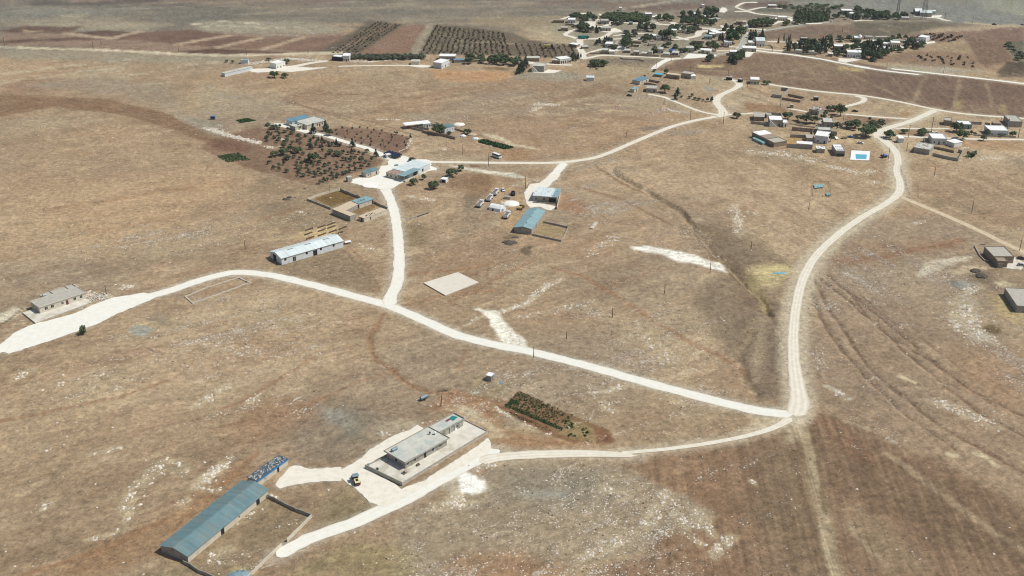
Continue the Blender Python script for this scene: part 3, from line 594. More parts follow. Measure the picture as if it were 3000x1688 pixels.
# field boundary lines of stones
ROCKLINES = [(19, [(1330, 660), (1540, 600), (1700, 540), (1800, 420), (1950, 310), (2110, 250)], 3.2, 1), (19, [(780, 880), (950, 800), (1130, 710)], 2.0, .8), (22, [(1290, 860), (1400, 780), (1540, 660)], 3.5, 1), (22, [(1000, 760), (1120, 700), (1230, 740)], 6, .8),
    (22, [(830, 1000), (900, 900), (960, 810)], 5, .9), (22, [(830, 1090), (860, 1030)], 2.5, .7), (22, [(600, 640), (700, 620), (790, 590)], 3, .6), (22, [(280, 580), (330, 610)], 4, .6), (22, [(1300, 320), (1440, 230), (1520, 180)], 3.5, .7),
    (22, [(1640, 300), (1740, 240)], 3, .7), (22, [(560, 200), (620, 190)], 3, .6), (22, [(80, 150), (200, 80)], 4, .6), (22, [(740, 210), (830, 190)], 2, .5), (22, [(1380, 870), (1440, 880)], 4, .7), (22, [(580, 1210), (700, 1180), (860, 1140)], 2, .6),
    (22, [(1210, 970), (1240, 940)], 4, .6), (22, [(260, 1010), (340, 960)], 4, .6), (15, [(1260, 1400), (1500, 1330), (1700, 1350)], 5, .9), (15, [(1380, 1300), (1560, 1270)], 4, .7), (15, [(1600, 900), (1950, 880)], 4, .5), (15, [(460, 520), (560, 510), (650, 500)], 3, .6),
    (21, [(380, 1150), (440, 1100), (500, 950)], 4, .9), (21, [(170, 1250), (330, 1200)], 3.5, .8), (21, [(590, 1090), (640, 1140)], 4, .9), (21, [(680, 1060), (780, 1200)], 4, .8), (21, [(0, 1340), (150, 1290)], 4, .8), (21, [(800, 1320), (890, 1220)], 4, 1),
    (21, [(120, 920), (260, 950)], 4, .6), (21, [(640, 1190), (720, 1260)], 3, .6), (21, [(1020, 880), (1040, 890)], 2, 1), (21, [(60, 350), (130, 350), (280, 300)], 2, .7), (23, [(900, 400), (1250, 540)], 6, .7), (23, [(290, 330), (360, 380)], 3, .9),
    (16, [(520, 950), (560, 1100), (600, 1300), (760, 1420)], 9, 1), (16, [(350, 960), (480, 1000)], 4, .7), (16, [(500, 880), (720, 760)], 4, .7), (16, [(420, 1100), (500, 1300)], 6, .9), (20, [(430, 350), (470, 500), (470, 600)], 5, .6), (20, [(540, 400), (620, 420)], 4, .6),
    (20, [(1930, 500), (2030, 480)], 3, .7), (20, [(1560, 150), (1660, 160)], 5, .7), (20, [(1200, 10), (1500, 80), (1600, 60)], 5, .7), (9, [(0, 560), (130, 590), (200, 560)], 3, 1), (9, [(200, 460), (340, 440)], 2.5, .8), (9, [(1660, 150), (2000, 160)], 2, .8), (9, [(2140, 560), (2180, 440)], 1.5, .5),
    (1, [(0, 940), (250, 1020), (600, 1104)], 3, 1), (1, [(500, 250), (700, 220), (900, 190), (1250, 215)], 4, .8), (1, [(1850, 850), (2100, 850)], 2, .8), (2, [(1300, 690), (1400, 680), (1620, 690)], 4, 1), (2, [(1320, 760), (1400, 720)], 4, .9),
    (6, [(680, 740), (760, 700), (850, 750)], 3, 1), (6, [(850, 750), (1100, 770)], 3, .7), (10, [(1370, 540), (1640, 620)], 2, .9), (10, [(690, 640), (860, 690)], 3, .6), (12, [(400, 545), (490, 545)], 2, .8), (12, [(1300, 1000), (1500, 1080)], 5, .5), (12, [(1880, 340), (2200, 400)], 4, .6),
    (18, [(60, 470), (280, 610), (560, 770), (1080, 1010)], 1.8, .9), (18, [(2080, 400), (2250, 520)], 3, .5), (18, [(2150, 190), (2500, 100)], 2.5, .8), (13, [(1230, 400), (1400, 440), (1500, 440)], 5, 1), (13, [(1250, 480), (1330, 500)], 4, .9), (13, [(1620, 320), (1900, 290)], 5, .5),
    (14, [(600, 570), (700, 480), (830, 380)], 4, 1), (14, [(1280, 660), (1350, 690)], 1.5, .9), (14, [(900, 930), (1200, 780)], 5, .5), (14, [(760, 1250), (860, 1200)], 4, .8), (7, [(0, 1270), (600, 1290), (1050, 1430)], 10, .5), (8, [(1450, 870), (1580, 850)], 2, 1), (8, [(1740, 1030), (2160, 1020)], 7, .5),
    (99, [(1300, 800), (1500, 760)], 4, .3), (99, [(480, 860), (700, 900)], 6, .25), (99, [(60, 980), (260, 940)], 6, .25), (99, [(1620, 840), (1700, 930)], 8, .25), (99, [(1480, 640), (1560, 590)], 6, .3), (99, [(1280, 470), (1360, 450)], 4, .4)]
for r_, q, w, dn in ROCKLINES:
    stroke(r_, q, w, (196, 182, 152), .5 * dn, w * .5, w * .35, rk=1.0 * dn, brk=.35)
# ground plough and grain
blend(C(102, 86, 68), plough * sstep(.5, .7, plo) * .42)
blend(C(160, 142, 114), plough * sstep(.55, .75, 1 - plo) * .22)
rock += (sstep(.5, .75, grain) - .35) * .5 + (sstep(.45, .7, n1) - .5) * .3
rock = np.clip(rock, 0, 1)

# patchiness at every scale, and the cool cast of this soil
dk = sstep(.55, .75, fbm(GX, GY, 3.2, 14, 4)); lt = sstep(.55, .75, fbm(GX, GY, 2.6, 15, 4, R(33), 1.8)); md = fbm(GX, GY, 9, 16, 5, R(20), 1.6)
soil *= (1 - .17 * dk + .17 * lt + (md - .5) * .32)[:, None]
soil *= np.array([1.035, 1.03, .965]); _g = soil.mean(1)[:, None]; soil += (_g - soil) * .04
dg = np.zeros(len(GX))
def dig(r, pts, wid, depth, skew=.0):
    P = ats(r, pts); ix = winset(P, wid * 2 + 3)
    d = linedist(GX[ix] + (n2[ix] - .5) * 4, GY[ix] + (n3[ix] - .5) * 2, P); dg[ix] = np.minimum(dg[ix], -depth * np.exp(-(d / wid) ** 2))
dig(99, [(1540, 430), (1640, 490), (1710, 530), (1745, 570), (1775, 610), (1830, 665), (1880, 720), (1925, 760), (1938, 790)], 1.9, 2.4)
dig(99, [(1900, 830), (1870, 870), (1862, 900), (1880, 960), (1900, 1000)], 2.6, .8)
dig(99, [(1745, 575), (1770, 612), (1825, 668), (1880, 728), (1925, 765)], 8, 1.2)
for q in ([(2045, 700), (2075, 760), (2120, 830), (2180, 920), (2260, 990), (2380, 1080), (2575, 1190)], [(2060, 700), (2150, 770), (2240, 850), (2330, 930), (2450, 1030), (2600, 1110)], [(2080, 690), (2190, 780), (2300, 870), (2440, 980), (2600, 1060)], [(2120, 720), (2210, 830), (2330, 900), (2500, 1020)], [(2040, 740), (2080, 830), (2150, 920), (2250, 1020), (2400, 1130)]):
    dig(99, q, 1.1, .55)
dig(99, [(962, 790), (945, 820), (932, 850), (932, 880), (945, 905), (985, 930), (1010, 955), (1040, 975), (1080, 985)], 1.3, .35)
blend(C(96, 80, 62), (dg < -.3) * (fbm(GX, GY, 5, 44, 3) > .4) * .3)
# ------------------------------------------------------------------ roads and gravel pads
W, CR, TAN, GR = 'road_white', 'road_cream', 'road_tan', 'road_grey'
ROADS = [  # region, centre line, width m (or list), material, dusty verge
    (99, [(330, 757), (420, 733), (500, 706), (560, 690), (605, 685), (680, 692), (780, 715), (880, 742), (975, 768), (1060, 803), (1150, 843), (1250, 868), (1340, 886), (1480, 921), (1640, 966), (1800, 1008), (1900, 1032), (1960, 1040), (1992, 1042)], 6.3, W, .5),
    (99, [(980, 768), (983, 745), (1000, 705), (1004, 650), (1001, 600), (995, 550), (983, 505), (966, 470), (960, 445)], [8, 6.5, 6.2, 5.8, 5.8, 6, 6, 6.5, 7], W, .35),
    (9, [(1880, 760), (1760, 690), (1600, 622), (1480, 575), (1350, 540), (1250, 508), (1100, 463), (960, 420), (850, 390), (700, 360), (600, 335), (450, 285), (330, 255), (200, 235), (115, 218)], [6, 6, 5, 5, 4.5, 4.5, 4.5, 4.5, 4.5, 5, 7, 8, 8, 6, 3.5], W, .3),
    (99, [(1060, 407), (1200, 409), (1310, 410), (1400, 409), (1480, 400), (1530, 385), (1600, 355), (1680, 322), (1740, 305), (1802, 293)], 4.4, CR, .4),
    (99, [(1420, 410), (1402, 430), (1380, 455), (1362, 472)], [6, 6, 6.5, 8], W, .3),
    (6, [(1580, 840), (1640, 790), (1625, 730), (1560, 650), (1540, 590), (1590, 520), (1720, 455), (1830, 405), (1890, 355), (1850, 310), (1780, 280), (1700, 262)], [7, 8, 7, 6.5, 6.5, 5.5, 5, 5, 7, 5, 4, 4], CR, .45),
    (6, [(1600, 812), (1400, 780), (1200, 722), (1000, 640), (850, 580), (750, 540), (500, 492)], [3.5, 3.2, 3.2, 3.2, 3.5, 4, 3], CR, .3),
    (6, [(1650, 815), (1760, 800), (2000, 790), (2150, 783), (2576, 825)], 3.2, CR, .3),
    (7, [(600, 545), (750, 570), (940, 605)], 3.2, CR, .2),
    (7, [(1520, 635), (1800, 662), (2200, 695), (2508, 712)], 3.2, CR, .3), (8, [(-20, 342), (300, 365), (590, 380)], 3.2, CR, .3),
    (99, [(2000, 1046), (2010, 1010), (2003, 960), (1996, 900), (1996, 830), (2003, 765), (2020, 700), (2055, 640), (2110, 588), (2170, 545), (2220, 517), (2258, 488), (2263, 460), (2255, 430), (2258, 400), (2247, 375), (2222, 352), (2206, 340), (2225, 325), (2290, 305), (2335, 285), (2352, 277)],
     [10, 8, 6.4, 5.4, 5, 4.8, 4.8, 4.8, 4.8, 4.6, 4.6, 5.5, 5, 4.6, 5, 5.5, 7, 7, 6, 5.5, 6, 7], CR, .7),
    (99, [(1925, 211), (2040, 228), (2170, 241), (2260, 256), (2350, 275), (2420, 286), (2500, 293), (2620, 301)], 3.8, CR, .4),
    (7, [(1690, 345), (1760, 352), (1845, 378), (1830, 430), (1700, 475), (1510, 520)], [2.5, 5, 5, 4.5, 4, 3.5], CR, .3),
    (99, [(2262, 494), (2320, 518), (2400, 552), (2470, 584), (2530, 614), (2620, 655)], 4.4, TAN, .4),
    (8, [(60, 690), (300, 650), (600, 670), (950, 688), (1400, 700), (1700, 712), (2600, 722)], 3.6, CR, .3), (8, [(380, 540), (900, 540), (1300, 540)], 2.4, CR, .2),
    (4, [(830, 757), (1000, 785), (1250, 810), (1600, 858), (1900, 905), (2100, 948), (2576, 1030)], 4.2, W, .4), (5, [(0, 998), (200, 1028), (500, 1072), (1000, 1130)], 4.2, W, .4), (99, [(2240, 173), (2350, 185), (2450, 196), (2620, 216)], 4.2, W, .4),
    (3, [(1610, 1050), (1670, 1000), (1760, 938), (1880, 893), (2040, 884)], [4.5, 5.5, 6, 7, 6], W, .2),
    (3, [(560, 895), (545, 800), (508, 720), (512, 650), (505, 595)], 6.5, CR, .2), (3, [(505, 600), (400, 562), (290, 528), (350, 480), (480, 440)], 5, CR, .2),
    (3, [(510, 612), (600, 590), (780, 582), (900, 545), (990, 480), (1040, 425)], 5, CR, .2), (3, [(620, 590), (1000, 592), (1200, 585), (1400, 600)], 4, CR, .2),
    (3, [(560, 893), (700, 862), (830, 838), (1000, 840), (1200, 852), (1450, 858), (1650, 870), (1900, 885), (2050, 878)], 4.5, CR, .2), (3, [(585, 822), (700, 780), (850, 742), (910, 735)], 4, CR, .1),
    (3, [(200, 300), (400, 242), (630, 200)], [4, 5, 9], CR, .1), (3, [(600, 440), (700, 412), (850, 402), (950, 370), (980, 335)], 5, CR, .1),
    (3, [(960, 322), (1200, 345), (1600, 360), (1900, 382), (2010, 415)], 5, CR, .1), (3, [(1890, 335), (1950, 365), (1990, 405), (2100, 412), (2576, 436)], [7, 8, 8, 5, 5], CR, .1),
    (3, [(1690, 465), (1800, 480), (1870, 530), (1980, 562), (2080, 590), (2160, 612)], 5, CR, .1), (3, [(1890, 602), (2080, 586), (2280, 542), (2330, 480), (2576, 458)], [3, 5, 6, 8, 6], CR, .1),
    (3, [(600, 328), (680, 318), (672, 400), (610, 445)], [8, 10, 8, 7], CR, .1), (3, [(720, 318), (790, 285), (840, 240), (800, 208)], [6, 4, 4, 4], CR, .1),
    (3, [(1010, 545), (1190, 520)], 4, CR, .1), (3, [(1350, 510), (1560, 500)], 4, CR, .1),
    (4, [(545, 775), (610, 735), (670, 620), (700, 545), (780, 500), (1000, 462), (1200, 430), (1600, 362), (1800, 348), (1990, 330)], [6, 7, 6, 5.5, 4, 3.5, 3.5, 3, 3, 3], GR, .2),
    (4, [(330, 385), (400, 430), (650, 475), (705, 510)], 5, CR, .1), (4, [(0, 475), (300, 445), (700, 436), (1010, 452)], 4.5, CR, .1), (4, [(545, 108), (620, 62), (700, 40), (880, 38)], [4, 4, 4, 8], CR, .1),
    (4, [(540, 112), (700, 158), (850, 132), (960, 116), (1250, 130)], 4, CR, .1), (4, [(520, 178), (720, 176), (880, 212), (1250, 248), (1450, 272)], [4, 6, 5, 5, 5], CR, .1),
    (4, [(1010, 630), (1300, 636), (1700, 658), (2100, 666), (2600, 655)], 4.5, CR, .1), (4, [(650, 728), (900, 737), (1100, 757), (1280, 768)], 4.5, CR, .1),
    (4, [(-60, 775), (300, 770), (560, 772)], 4, CR, .1), (4, [(0, 850), (300, 818), (450, 795)], 4, GR, .1), (4, [(-60, 720), (250, 705), (600, 715)], 3.5, CR, .1), (4, [(1600, 360), (1850, 355)], 4, W, .1),
    (5, [(0, 322), (150, 308), (310, 312)], 4, CR, .1), (5, [(1180, 240), (1380, 305), (1500, 322)], [8, 5, 2], CR, .1),
    (1, [(660, 300), (900, 285), (1150, 240), (1330, 215)], [5, 8, 6, 6], CR, .1), (1, [(1430, 275), (1700, 270), (2000, 266), (2440, 266)], 3.5, CR, .1), (1, [(1770, 228), (2000, 208), (2150, 203)], 2.5, CR, .1),
    (2, [(940, 216), (1250, 228), (1560, 256), (1760, 262)], 4.5, CR, .2), (2, [(1240, 232), (1420, 250)], 7, CR, .2),
    (15, [(-700, 1990), (-640, 1960), (-500, 1870), (-336, 1790), (-130, 1715), (83, 1640), (300, 1560), (500, 1460), (800, 1330), (1200, 1105), (1500, 945), (1750, 820), (1880, 750), (2000, 700)], [3.5, 6, 6, 6, 6, 6.2, 6.4, 6.5, 6.5, 6.3, 6, 6, 6, 6], W, .3),
    (99, [(1205, 1163), (1250, 1151), (1320, 1145), (1400, 1142), (1480, 1141), (1540, 1143), (1600, 1147)], [7, 6, 5.5, 5.5, 5, 4, 2], CR, .4), (99, [(1560, 1140), (1700, 1127), (1850, 1103), (1940, 1078), (1990, 1052)], [2.4, 2.4, 2.6, 3.2, 4], CR, .6),
]
PADS = [
    (13, [(-120, 1180), (0, 1110), (80, 1050), (200, 945), (440, 835), (500, 812), (700, 770), (900, 715), (1000, 690), (1100, 650), (1160, 625), (1300, 555), (1600, 445), (1900, 402), (2030, 375), (2230, 420), (2180, 460), (1980, 545), (1800, 620), (1650, 680), (1450, 785), (1300, 850), (1120, 915), (900, 990), (700, 1060), (600, 1092), (300, 1190), (130, 1240), (60, 1215), (-30, 1235)], W),
    (9, [(1840, 790), (1880, 745), (1990, 765), (2060, 705), (2150, 722), (2150, 770), (2280, 760), (2420, 760), (2500, 790), (2480, 860), (2576, 895), (2570, 925), (2470, 930), (2300, 1000), (2110, 1090), (2020, 1130), (1910, 1200), (1740, 1215), (1600, 1185), (1480, 1165), (1290, 1115), (1285, 1060), (1400, 1035), (1560, 1040), (1700, 985), (1710, 905), (1730, 860), (1840, 850)], W),
    (11, [(1480, 60), (1570, 60), (1520, 140), (1350, 250), (1330, 290), (1200, 400), (1120, 480), (1180, 512), (1510, 590), (1428, 655), (1340, 640), (1240, 590), (1070, 612), (1010, 530), (1000, 440), (975, 370), (1075, 225), (1230, 200), (1390, 90)], CR),
    (15, [(-240, 1010), (0, 965), (130, 915), (220, 860), (330, 790), (440, 690), (600, 590), (760, 505), (900, 460), (1000, 400), (1080, 430), (1085, 470), (880, 600), (620, 760), (540, 800), (400, 870), (365, 910), (200, 1010), (90, 1052), (0, 1065), (-240, 1080)], CR),
    (14, [(1350, 560), (1375, 520), (1430, 455), (1480, 400), (1530, 383), (1600, 385), (1650, 412), (1985, 395), (1985, 525), (1700, 540), (1500, 575), (1400, 602), (1360, 595)], CR),
    (15, [(95, 1050), (330, 930), (365, 905), (820, 1170), (1100, 1060), (1500, 810), (1870, 555), (1895, 640), (1920, 700), (1500, 930), (1200, 1090), (800, 1310), (600, 1400), (510, 1360), (430, 1340), (350, 1240), (275, 1185), (150, 1095)], CR),
    (3, [(570, 320), (700, 300), (730, 330), (650, 350), (600, 345)], CR), (3, [(1060, 720), (1090, 685), (1190, 690), (1210, 730), (1050, 780), (1030, 760)], CR), (3, [(800, 470), (1040, 430), (1130, 460), (1150, 480), (1060, 495), (900, 490)], CR),
    (3, [(1640, 230), (1720, 225), (1760, 250), (1700, 285), (1630, 265)], CR), (3, [(2060, 890), (2150, 810), (2300, 820), (2576, 830), (2560, 855), (2200, 885)], W), (3, [(1580, 280), (1640, 270), (1700, 350), (1600, 330)], CR),
    (4, [(300, 150), (340, 115), (390, 120), (420, 160), (370, 195), (300, 185)], CR), (4, [(1040, 300), (1180, 265), (1450, 280), (1460, 310), (1200, 345), (1120, 380), (1080, 370), (1180, 330)], CR), (4, [(660, 395), (740, 360), (790, 340), (700, 420), (660, 430)], CR),
    (4, [(640, 820), (700, 780), (830, 790), (750, 860), (640, 870)], CR), (4, [(2100, 880), (2260, 890), (2440, 870), (2430, 905), (2200, 950), (2090, 930)], CR), (5, [(0, 640), (180, 610), (300, 590), (520, 595), (340, 640), (200, 680), (120, 830), (0, 830)], CR),
    (5, [(330, 690), (520, 670), (760, 690), (760, 735), (560, 770), (400, 770)], CR), (5, [(850, 600), (940, 600), (1090, 640), (1220, 625), (1240, 650), (1100, 668), (960, 640), (860, 625)], CR), (5, [(900, 250), (1000, 235), (1180, 240), (1340, 230), (1330, 255), (1200, 275), (1040, 265)], CR),
    (2, [(1320, 330), (1450, 335), (1490, 310), (1640, 322), (1560, 348), (1440, 350), (1330, 342)], CR), (2, [(0, 255), (140, 260), (240, 285), (120, 290), (0, 275)], CR), (1, [(440, 320), (560, 300), (700, 300), (900, 275), (1150, 290), (1350, 285), (1100, 320), (930, 338), (800, 330), (560, 345)], CR),
]
def crom(P, step=2.5):
    out = []; ws = []
    n = len(P)
    for i in range(n - 1):
        p0, p1, p2, p3 = P[max(i - 1, 0)], P[i], P[i + 1], P[min(i + 2, n - 1)]
        k = max(2, int((p2 - p1).length / step))
        for j in range(k):
            t = j / k
            out.append(.5 * ((2 * p1) + (-p0 + p2) * t + (2 * p0 - 5 * p1 + 4 * p2 - p3) * t * t + (-p0 + 3 * p1 - 3 * p2 + p3) * t ** 3)); ws.append(i + t)
    out.append(P[-1]); ws.append(n - 1.0)
    return out, ws
for r_, q, w, mk, dust in ROADS:        # dusty verges, thrown on the soil beside each road
    col = {W: (206, 202, 184), CR: (198, 188, 162), TAN: (190, 172, 142), GR: (176, 172, 156)}[mk]
    wm = max(w) if isinstance(w, list) else w
    stroke(r_, q, wm + 1.0, col, dust, 2.6 + dust * 2.5, 1.2, rk=.2)
for r_, q, mk in PADS:
    zone(r_, q, (202, 196, 176), .55, 2.2, 2.0, rk=.2)

# ---- ground mesh and material
gv = np.stack([GX, GY, GZ + dg], 1)
jj, ii = np.meshgrid(np.arange(NT - 1), np.arange(NR - 1))
a = (ii * NT + jj).ravel()
gf = np.stack([a, a + 1, a + NT + 1, a + NT], 1)[:, ::-1]
gm = bpy.data.materials.new('dry_soil'); gm.use_nodes = True
nt = gm.node_tree; N = nt.nodes; L = nt.links; b = N['Principled BSDF']
b.inputs['Roughness'].default_value = .95; b.inputs['Specular IOR Level'].default_value = .1
geo = N.new('ShaderNodeNewGeometry')
def gnoise(scale, det=4, rough=.6, rot=0, st=1.0, off=0):
    mp = N.new('ShaderNodeMapping'); mp.inputs['Rotation'].default_value = (0, 0, -rot); mp.inputs['Location'].default_value = (off, off, 0)
    mp.vector_type = 'POINT'
    L.new(geo.outputs['Position'], mp.inputs['Vector'])
    sc = N.new('ShaderNodeVectorMath'); sc.operation = 'MULTIPLY'; sc.inputs[1].default_value = (scale / st, scale, scale)
    L.new(mp.outputs[0], sc.inputs[0])
    no = N.new('ShaderNodeTexNoise'); no.inputs['Scale'].default_value = 1; no.inputs['Detail'].default_value = det; no.inputs['Roughness'].default_value = rough
    L.new(sc.outputs[0], no.inputs['Vector']); return no.outputs[0]
def mrange(x, a0, a1, b0, b1):
    r = N.new('ShaderNodeMapRange'); r.inputs[1].default_value = a0; r.inputs[2].default_value = a1; r.inputs[3].default_value = b0; r.inputs[4].default_value = b1
    L.new(x, r.inputs[0]); return r.outputs[0]
def mth(op, x, y):
    r = N.new('ShaderNodeMath'); r.operation = op
    for i, q in enumerate((x, y)):
        if isinstance(q, (int, float)): r.inputs[i].default_value = q
        else: L.new(q, r.inputs[i])
    return r.outputs[0]
def attr(name):
    n = N.new('ShaderNodeAttribute'); n.attribute_name = name; return n
def mixc(f, x, y):
    m_ = N.new('ShaderNodeMix'); m_.data_type = 'RGBA'; L.new(f, m_.inputs[0])
    for i, q in ((6, x), (7, y)):
        if isinstance(q, tuple): m_.inputs[i].default_value = (*q, 1)
        else: L.new(q, m_.inputs[i])
    return m_.outputs[2]
soa = attr('soil').outputs['Color']; rka = attr('rock').outputs['Fac']; sca = attr('scrubm').outputs['Fac']
fine = gnoise(.4, 9, .84); mid = gnoise(.22, 5, .65, off=31); strk = gnoise(.55, 4, .6, R(33), 5, off=9)
val = mth('MULTIPLY', mrange(fine, .36, .64, .62, 1.38), mrange(mid, .25, .75, .86, 1.14))
val = mth('MULTIPLY', val, mrange(strk, .3, .7, .92, 1.08))
vs_ = N.new('ShaderNodeVectorMath'); vs_.operation = 'SCALE'; L.new(soa, vs_.inputs[0]); L.new(val, vs_.inputs['Scale'])
colr = vs_.outputs[0]
# pale stones showing in the soil
rk1 = gnoise(1.15, 3, .8, off=77); thr = mrange(rka, 0, 1, .70, .48)
rmask = mrange(mth('SUBTRACT', rk1, thr), 0, .035, 0, .85)
rk2 = gnoise(.3, 4, .6, R(33), 2.5, off=55); thr2 = mrange(rka, 0, 1, .74, .545)
rmask2 = mrange(mth('SUBTRACT', rk2, thr2), 0, .05, 0, .7)
colr = mixc(mth('MAXIMUM', rmask, rmask2), colr, (.56, .51, .41))
# tufts of dry scrub
sc1 = gnoise(.8, 3, .7, off=123); thr3 = mrange(sca, 0, 1, .67, .575)
colr = mixc(mrange(mth('SUBTRACT', sc1, thr3), 0, .04, 0, .6), colr, (.11, .088, .055))
L.new(colr, b.inputs['Base Color'])
bp = N.new('ShaderNodeBump'); bp.inputs['Strength'].default_value = .8; bp.inputs['Distance'].default_value = .8
hsum = mth('ADD', fine, mth('MULTIPLY', rmask, .5)); L.new(hsum, bp.inputs['Height'])
bp2 = N.new('ShaderNodeBump'); bp2.inputs['Strength'].default_value = .7; bp2.inputs['Distance'].default_value = 1.3
L.new(mth('ADD', mid, mth('MULTIPLY', strk, .5)), bp2.inputs['Height']); L.new(bp.outputs[0], bp2.inputs['Normal']); L.new(bp2.outputs[0], b.inputs['Normal'])
g = npmesh('ground', gv, gf, [gm]); tag(g, kind='structure')
ca_ = g.data.color_attributes.new('soil', 'FLOAT_COLOR', 'POINT')
ca_.data.foreach_set('color', np.concatenate([np.clip(soil, 0, 1), np.ones((len(soil), 1))], 1).astype(np.float32).ravel())
for nm, arr in (('rock', rock), ('scrubm', scrubm)):
    at_ = g.data.attributes.new(nm, 'FLOAT', 'POINT'); at_.data.foreach_set('value', arr.astype(np.float32))

def roadmat(name, c1, c2, spot):
    m_ = bpy.data.materials.new(name); m_.use_nodes = True
    global N, L, geo
    nt = m_.node_tree; N = nt.nodes; L = nt.links; b = N['Principled BSDF']; b.inputs['Roughness'].default_value = .95; b.inputs['Specular IOR Level'].default_value = .1
    geo = N.new('ShaderNodeNewGeometry')
    ac = attr('across').outputs['Fac']
    n_ = gnoise(.35, 5, .6); f_ = gnoise(2.2, 4, .7, off=13)
    rut = N.new('ShaderNodeMath'); rut.operation = 'COSINE'; L.new(mth('MULTIPLY', ac, 9.4), rut.inputs[0])
    base = mixc(mrange(mth('ADD', n_, mth('MULTIPLY', rut.outputs[0], .04 if 'white' in name else .12)), .35, .68, 0, 1), c1, c2)
    base = mixc(mrange(f_, .55, .75, 0, .35), base, spot)
    edge = mrange(mth('ADD', mth('ABSOLUTE', ac, 0), mth('MULTIPLY', n_, .7)), 1.02, 1.5, 0, .8)
    base = mixc(edge, base, spot)
    L.new(base, b.inputs['Base Color'])
    bp = N.new('ShaderNodeBump'); bp.inputs['Strength'].default_value = .4; bp.inputs['Distance'].default_value = .1; L.new(f_, bp.inputs['Height']); L.new(bp.outputs[0], b.inputs['Normal'])
    return m_
M[W] = roadmat('white_gravel', srgb(219, 217, 203), srgb(229, 228, 217), srgb(202, 194, 172))
M[CR] = roadmat('cream_gravel', srgb(208, 201, 181), srgb(224, 219, 204), srgb(186, 172, 146))
M[TAN] = roadmat('tan_track', srgb(186, 168, 138), srgb(208, 194, 166), srgb(166, 146, 116))
M[GR] = roadmat('grey_worn_road', srgb(150, 156, 150), srgb(182, 182, 170), srgb(196, 188, 166))
NAMES = {W: 'white_gravel_road', CR: 'gravel_road', TAN: 'dirt_track', GR: 'grey_road'}
zoff = .03
for k, (r_, q, w, mk, dust) in enumerate(ROADS):
    P = ats(r_, q); pts, tt = crom(P)
    n = len(pts); X = np.array([p.x for p in pts]); Y = np.array([p.y for p in pts])
    tx = np.gradient(X); ty = np.gradient(Y); ln = np.hypot(tx, ty) + 1e-9; nx, ny = -ty / ln, tx / ln
    ww = np.interp(tt, range(len(q)), w) if isinstance(w, list) else np.full(n, float(w))
    dl = np.concatenate([[0], np.cumsum(np.hypot(np.diff(X), np.diff(Y)))]); ee = np.clip(np.minimum(dl, dl[-1] - dl) / (ww * .5), 0, 1); ww = ww * np.sqrt(np.clip(1 - (1 - ee) ** 2, .02, 1))
    K = 9; us = np.linspace(-1, 1, K); v = []; ac = []
    for i, u in enumerate(us):
        j = 1 + (fbm(X + (50 if u > 0 else 0), Y, 3.5, 61, 4) - .5) * (.45 if abs(u) > .9 else .1)
        px = X + nx * ww / 2 * u * j; py = Y + ny * ww / 2 * u * j
        v.append(np.stack([px, py, terrain(px, py) + zoff], 1)); ac.append(np.full(n, u))
    v = np.stack(v, 1).reshape(-1, 3); ac = np.stack(ac, 1).ravel()
    f = [(i * K + j, (i + 1) * K + j, (i + 1) * K + j + 1, i * K + j + 1) for i in range(n - 1) for j in range(K - 1)]
    o = npmesh(NAMES[mk], v, f, [mk]); tag(o, kind='structure')
    a_ = o.data.attributes.new('across', 'FLOAT', 'POINT'); a_.data.foreach_set('value', ac.astype(np.float32))
    zoff += .0016
import mathutils.geometry as mg
def ragged(P, step=1.5, amp=.5, seed=0):
    out = []; rn = random.Random(seed)
    for i in range(len(P)):
        p, q = P[i], P[(i + 1) % len(P)]; k = max(1, int((q - p).length / step))
        for j in range(k):
            c = p.lerp(q, j / k); out.append(Vector((c.x + rn.uniform(-amp, amp), c.y + rn.uniform(-amp, amp), 0)))
    return out
for k, (r_, q, mk) in enumerate(PADS):
    P = ragged(ats(r_, q), 1.4, .35, k)
    tri = mg.tessellate_polygon([P])
    v = [(p.x, p.y, zoff) for p in P]
    f = []
    for t in tri:
        a0, b0, c0 = t; cr = (P[b0] - P[a0]).cross(P[c0] - P[a0]).z
        f.append(t if cr > 0 else t[::-1])
    o = npmesh('gravel_yard', v, f, [mk]); tag(o, kind='structure')
    zoff += .0016

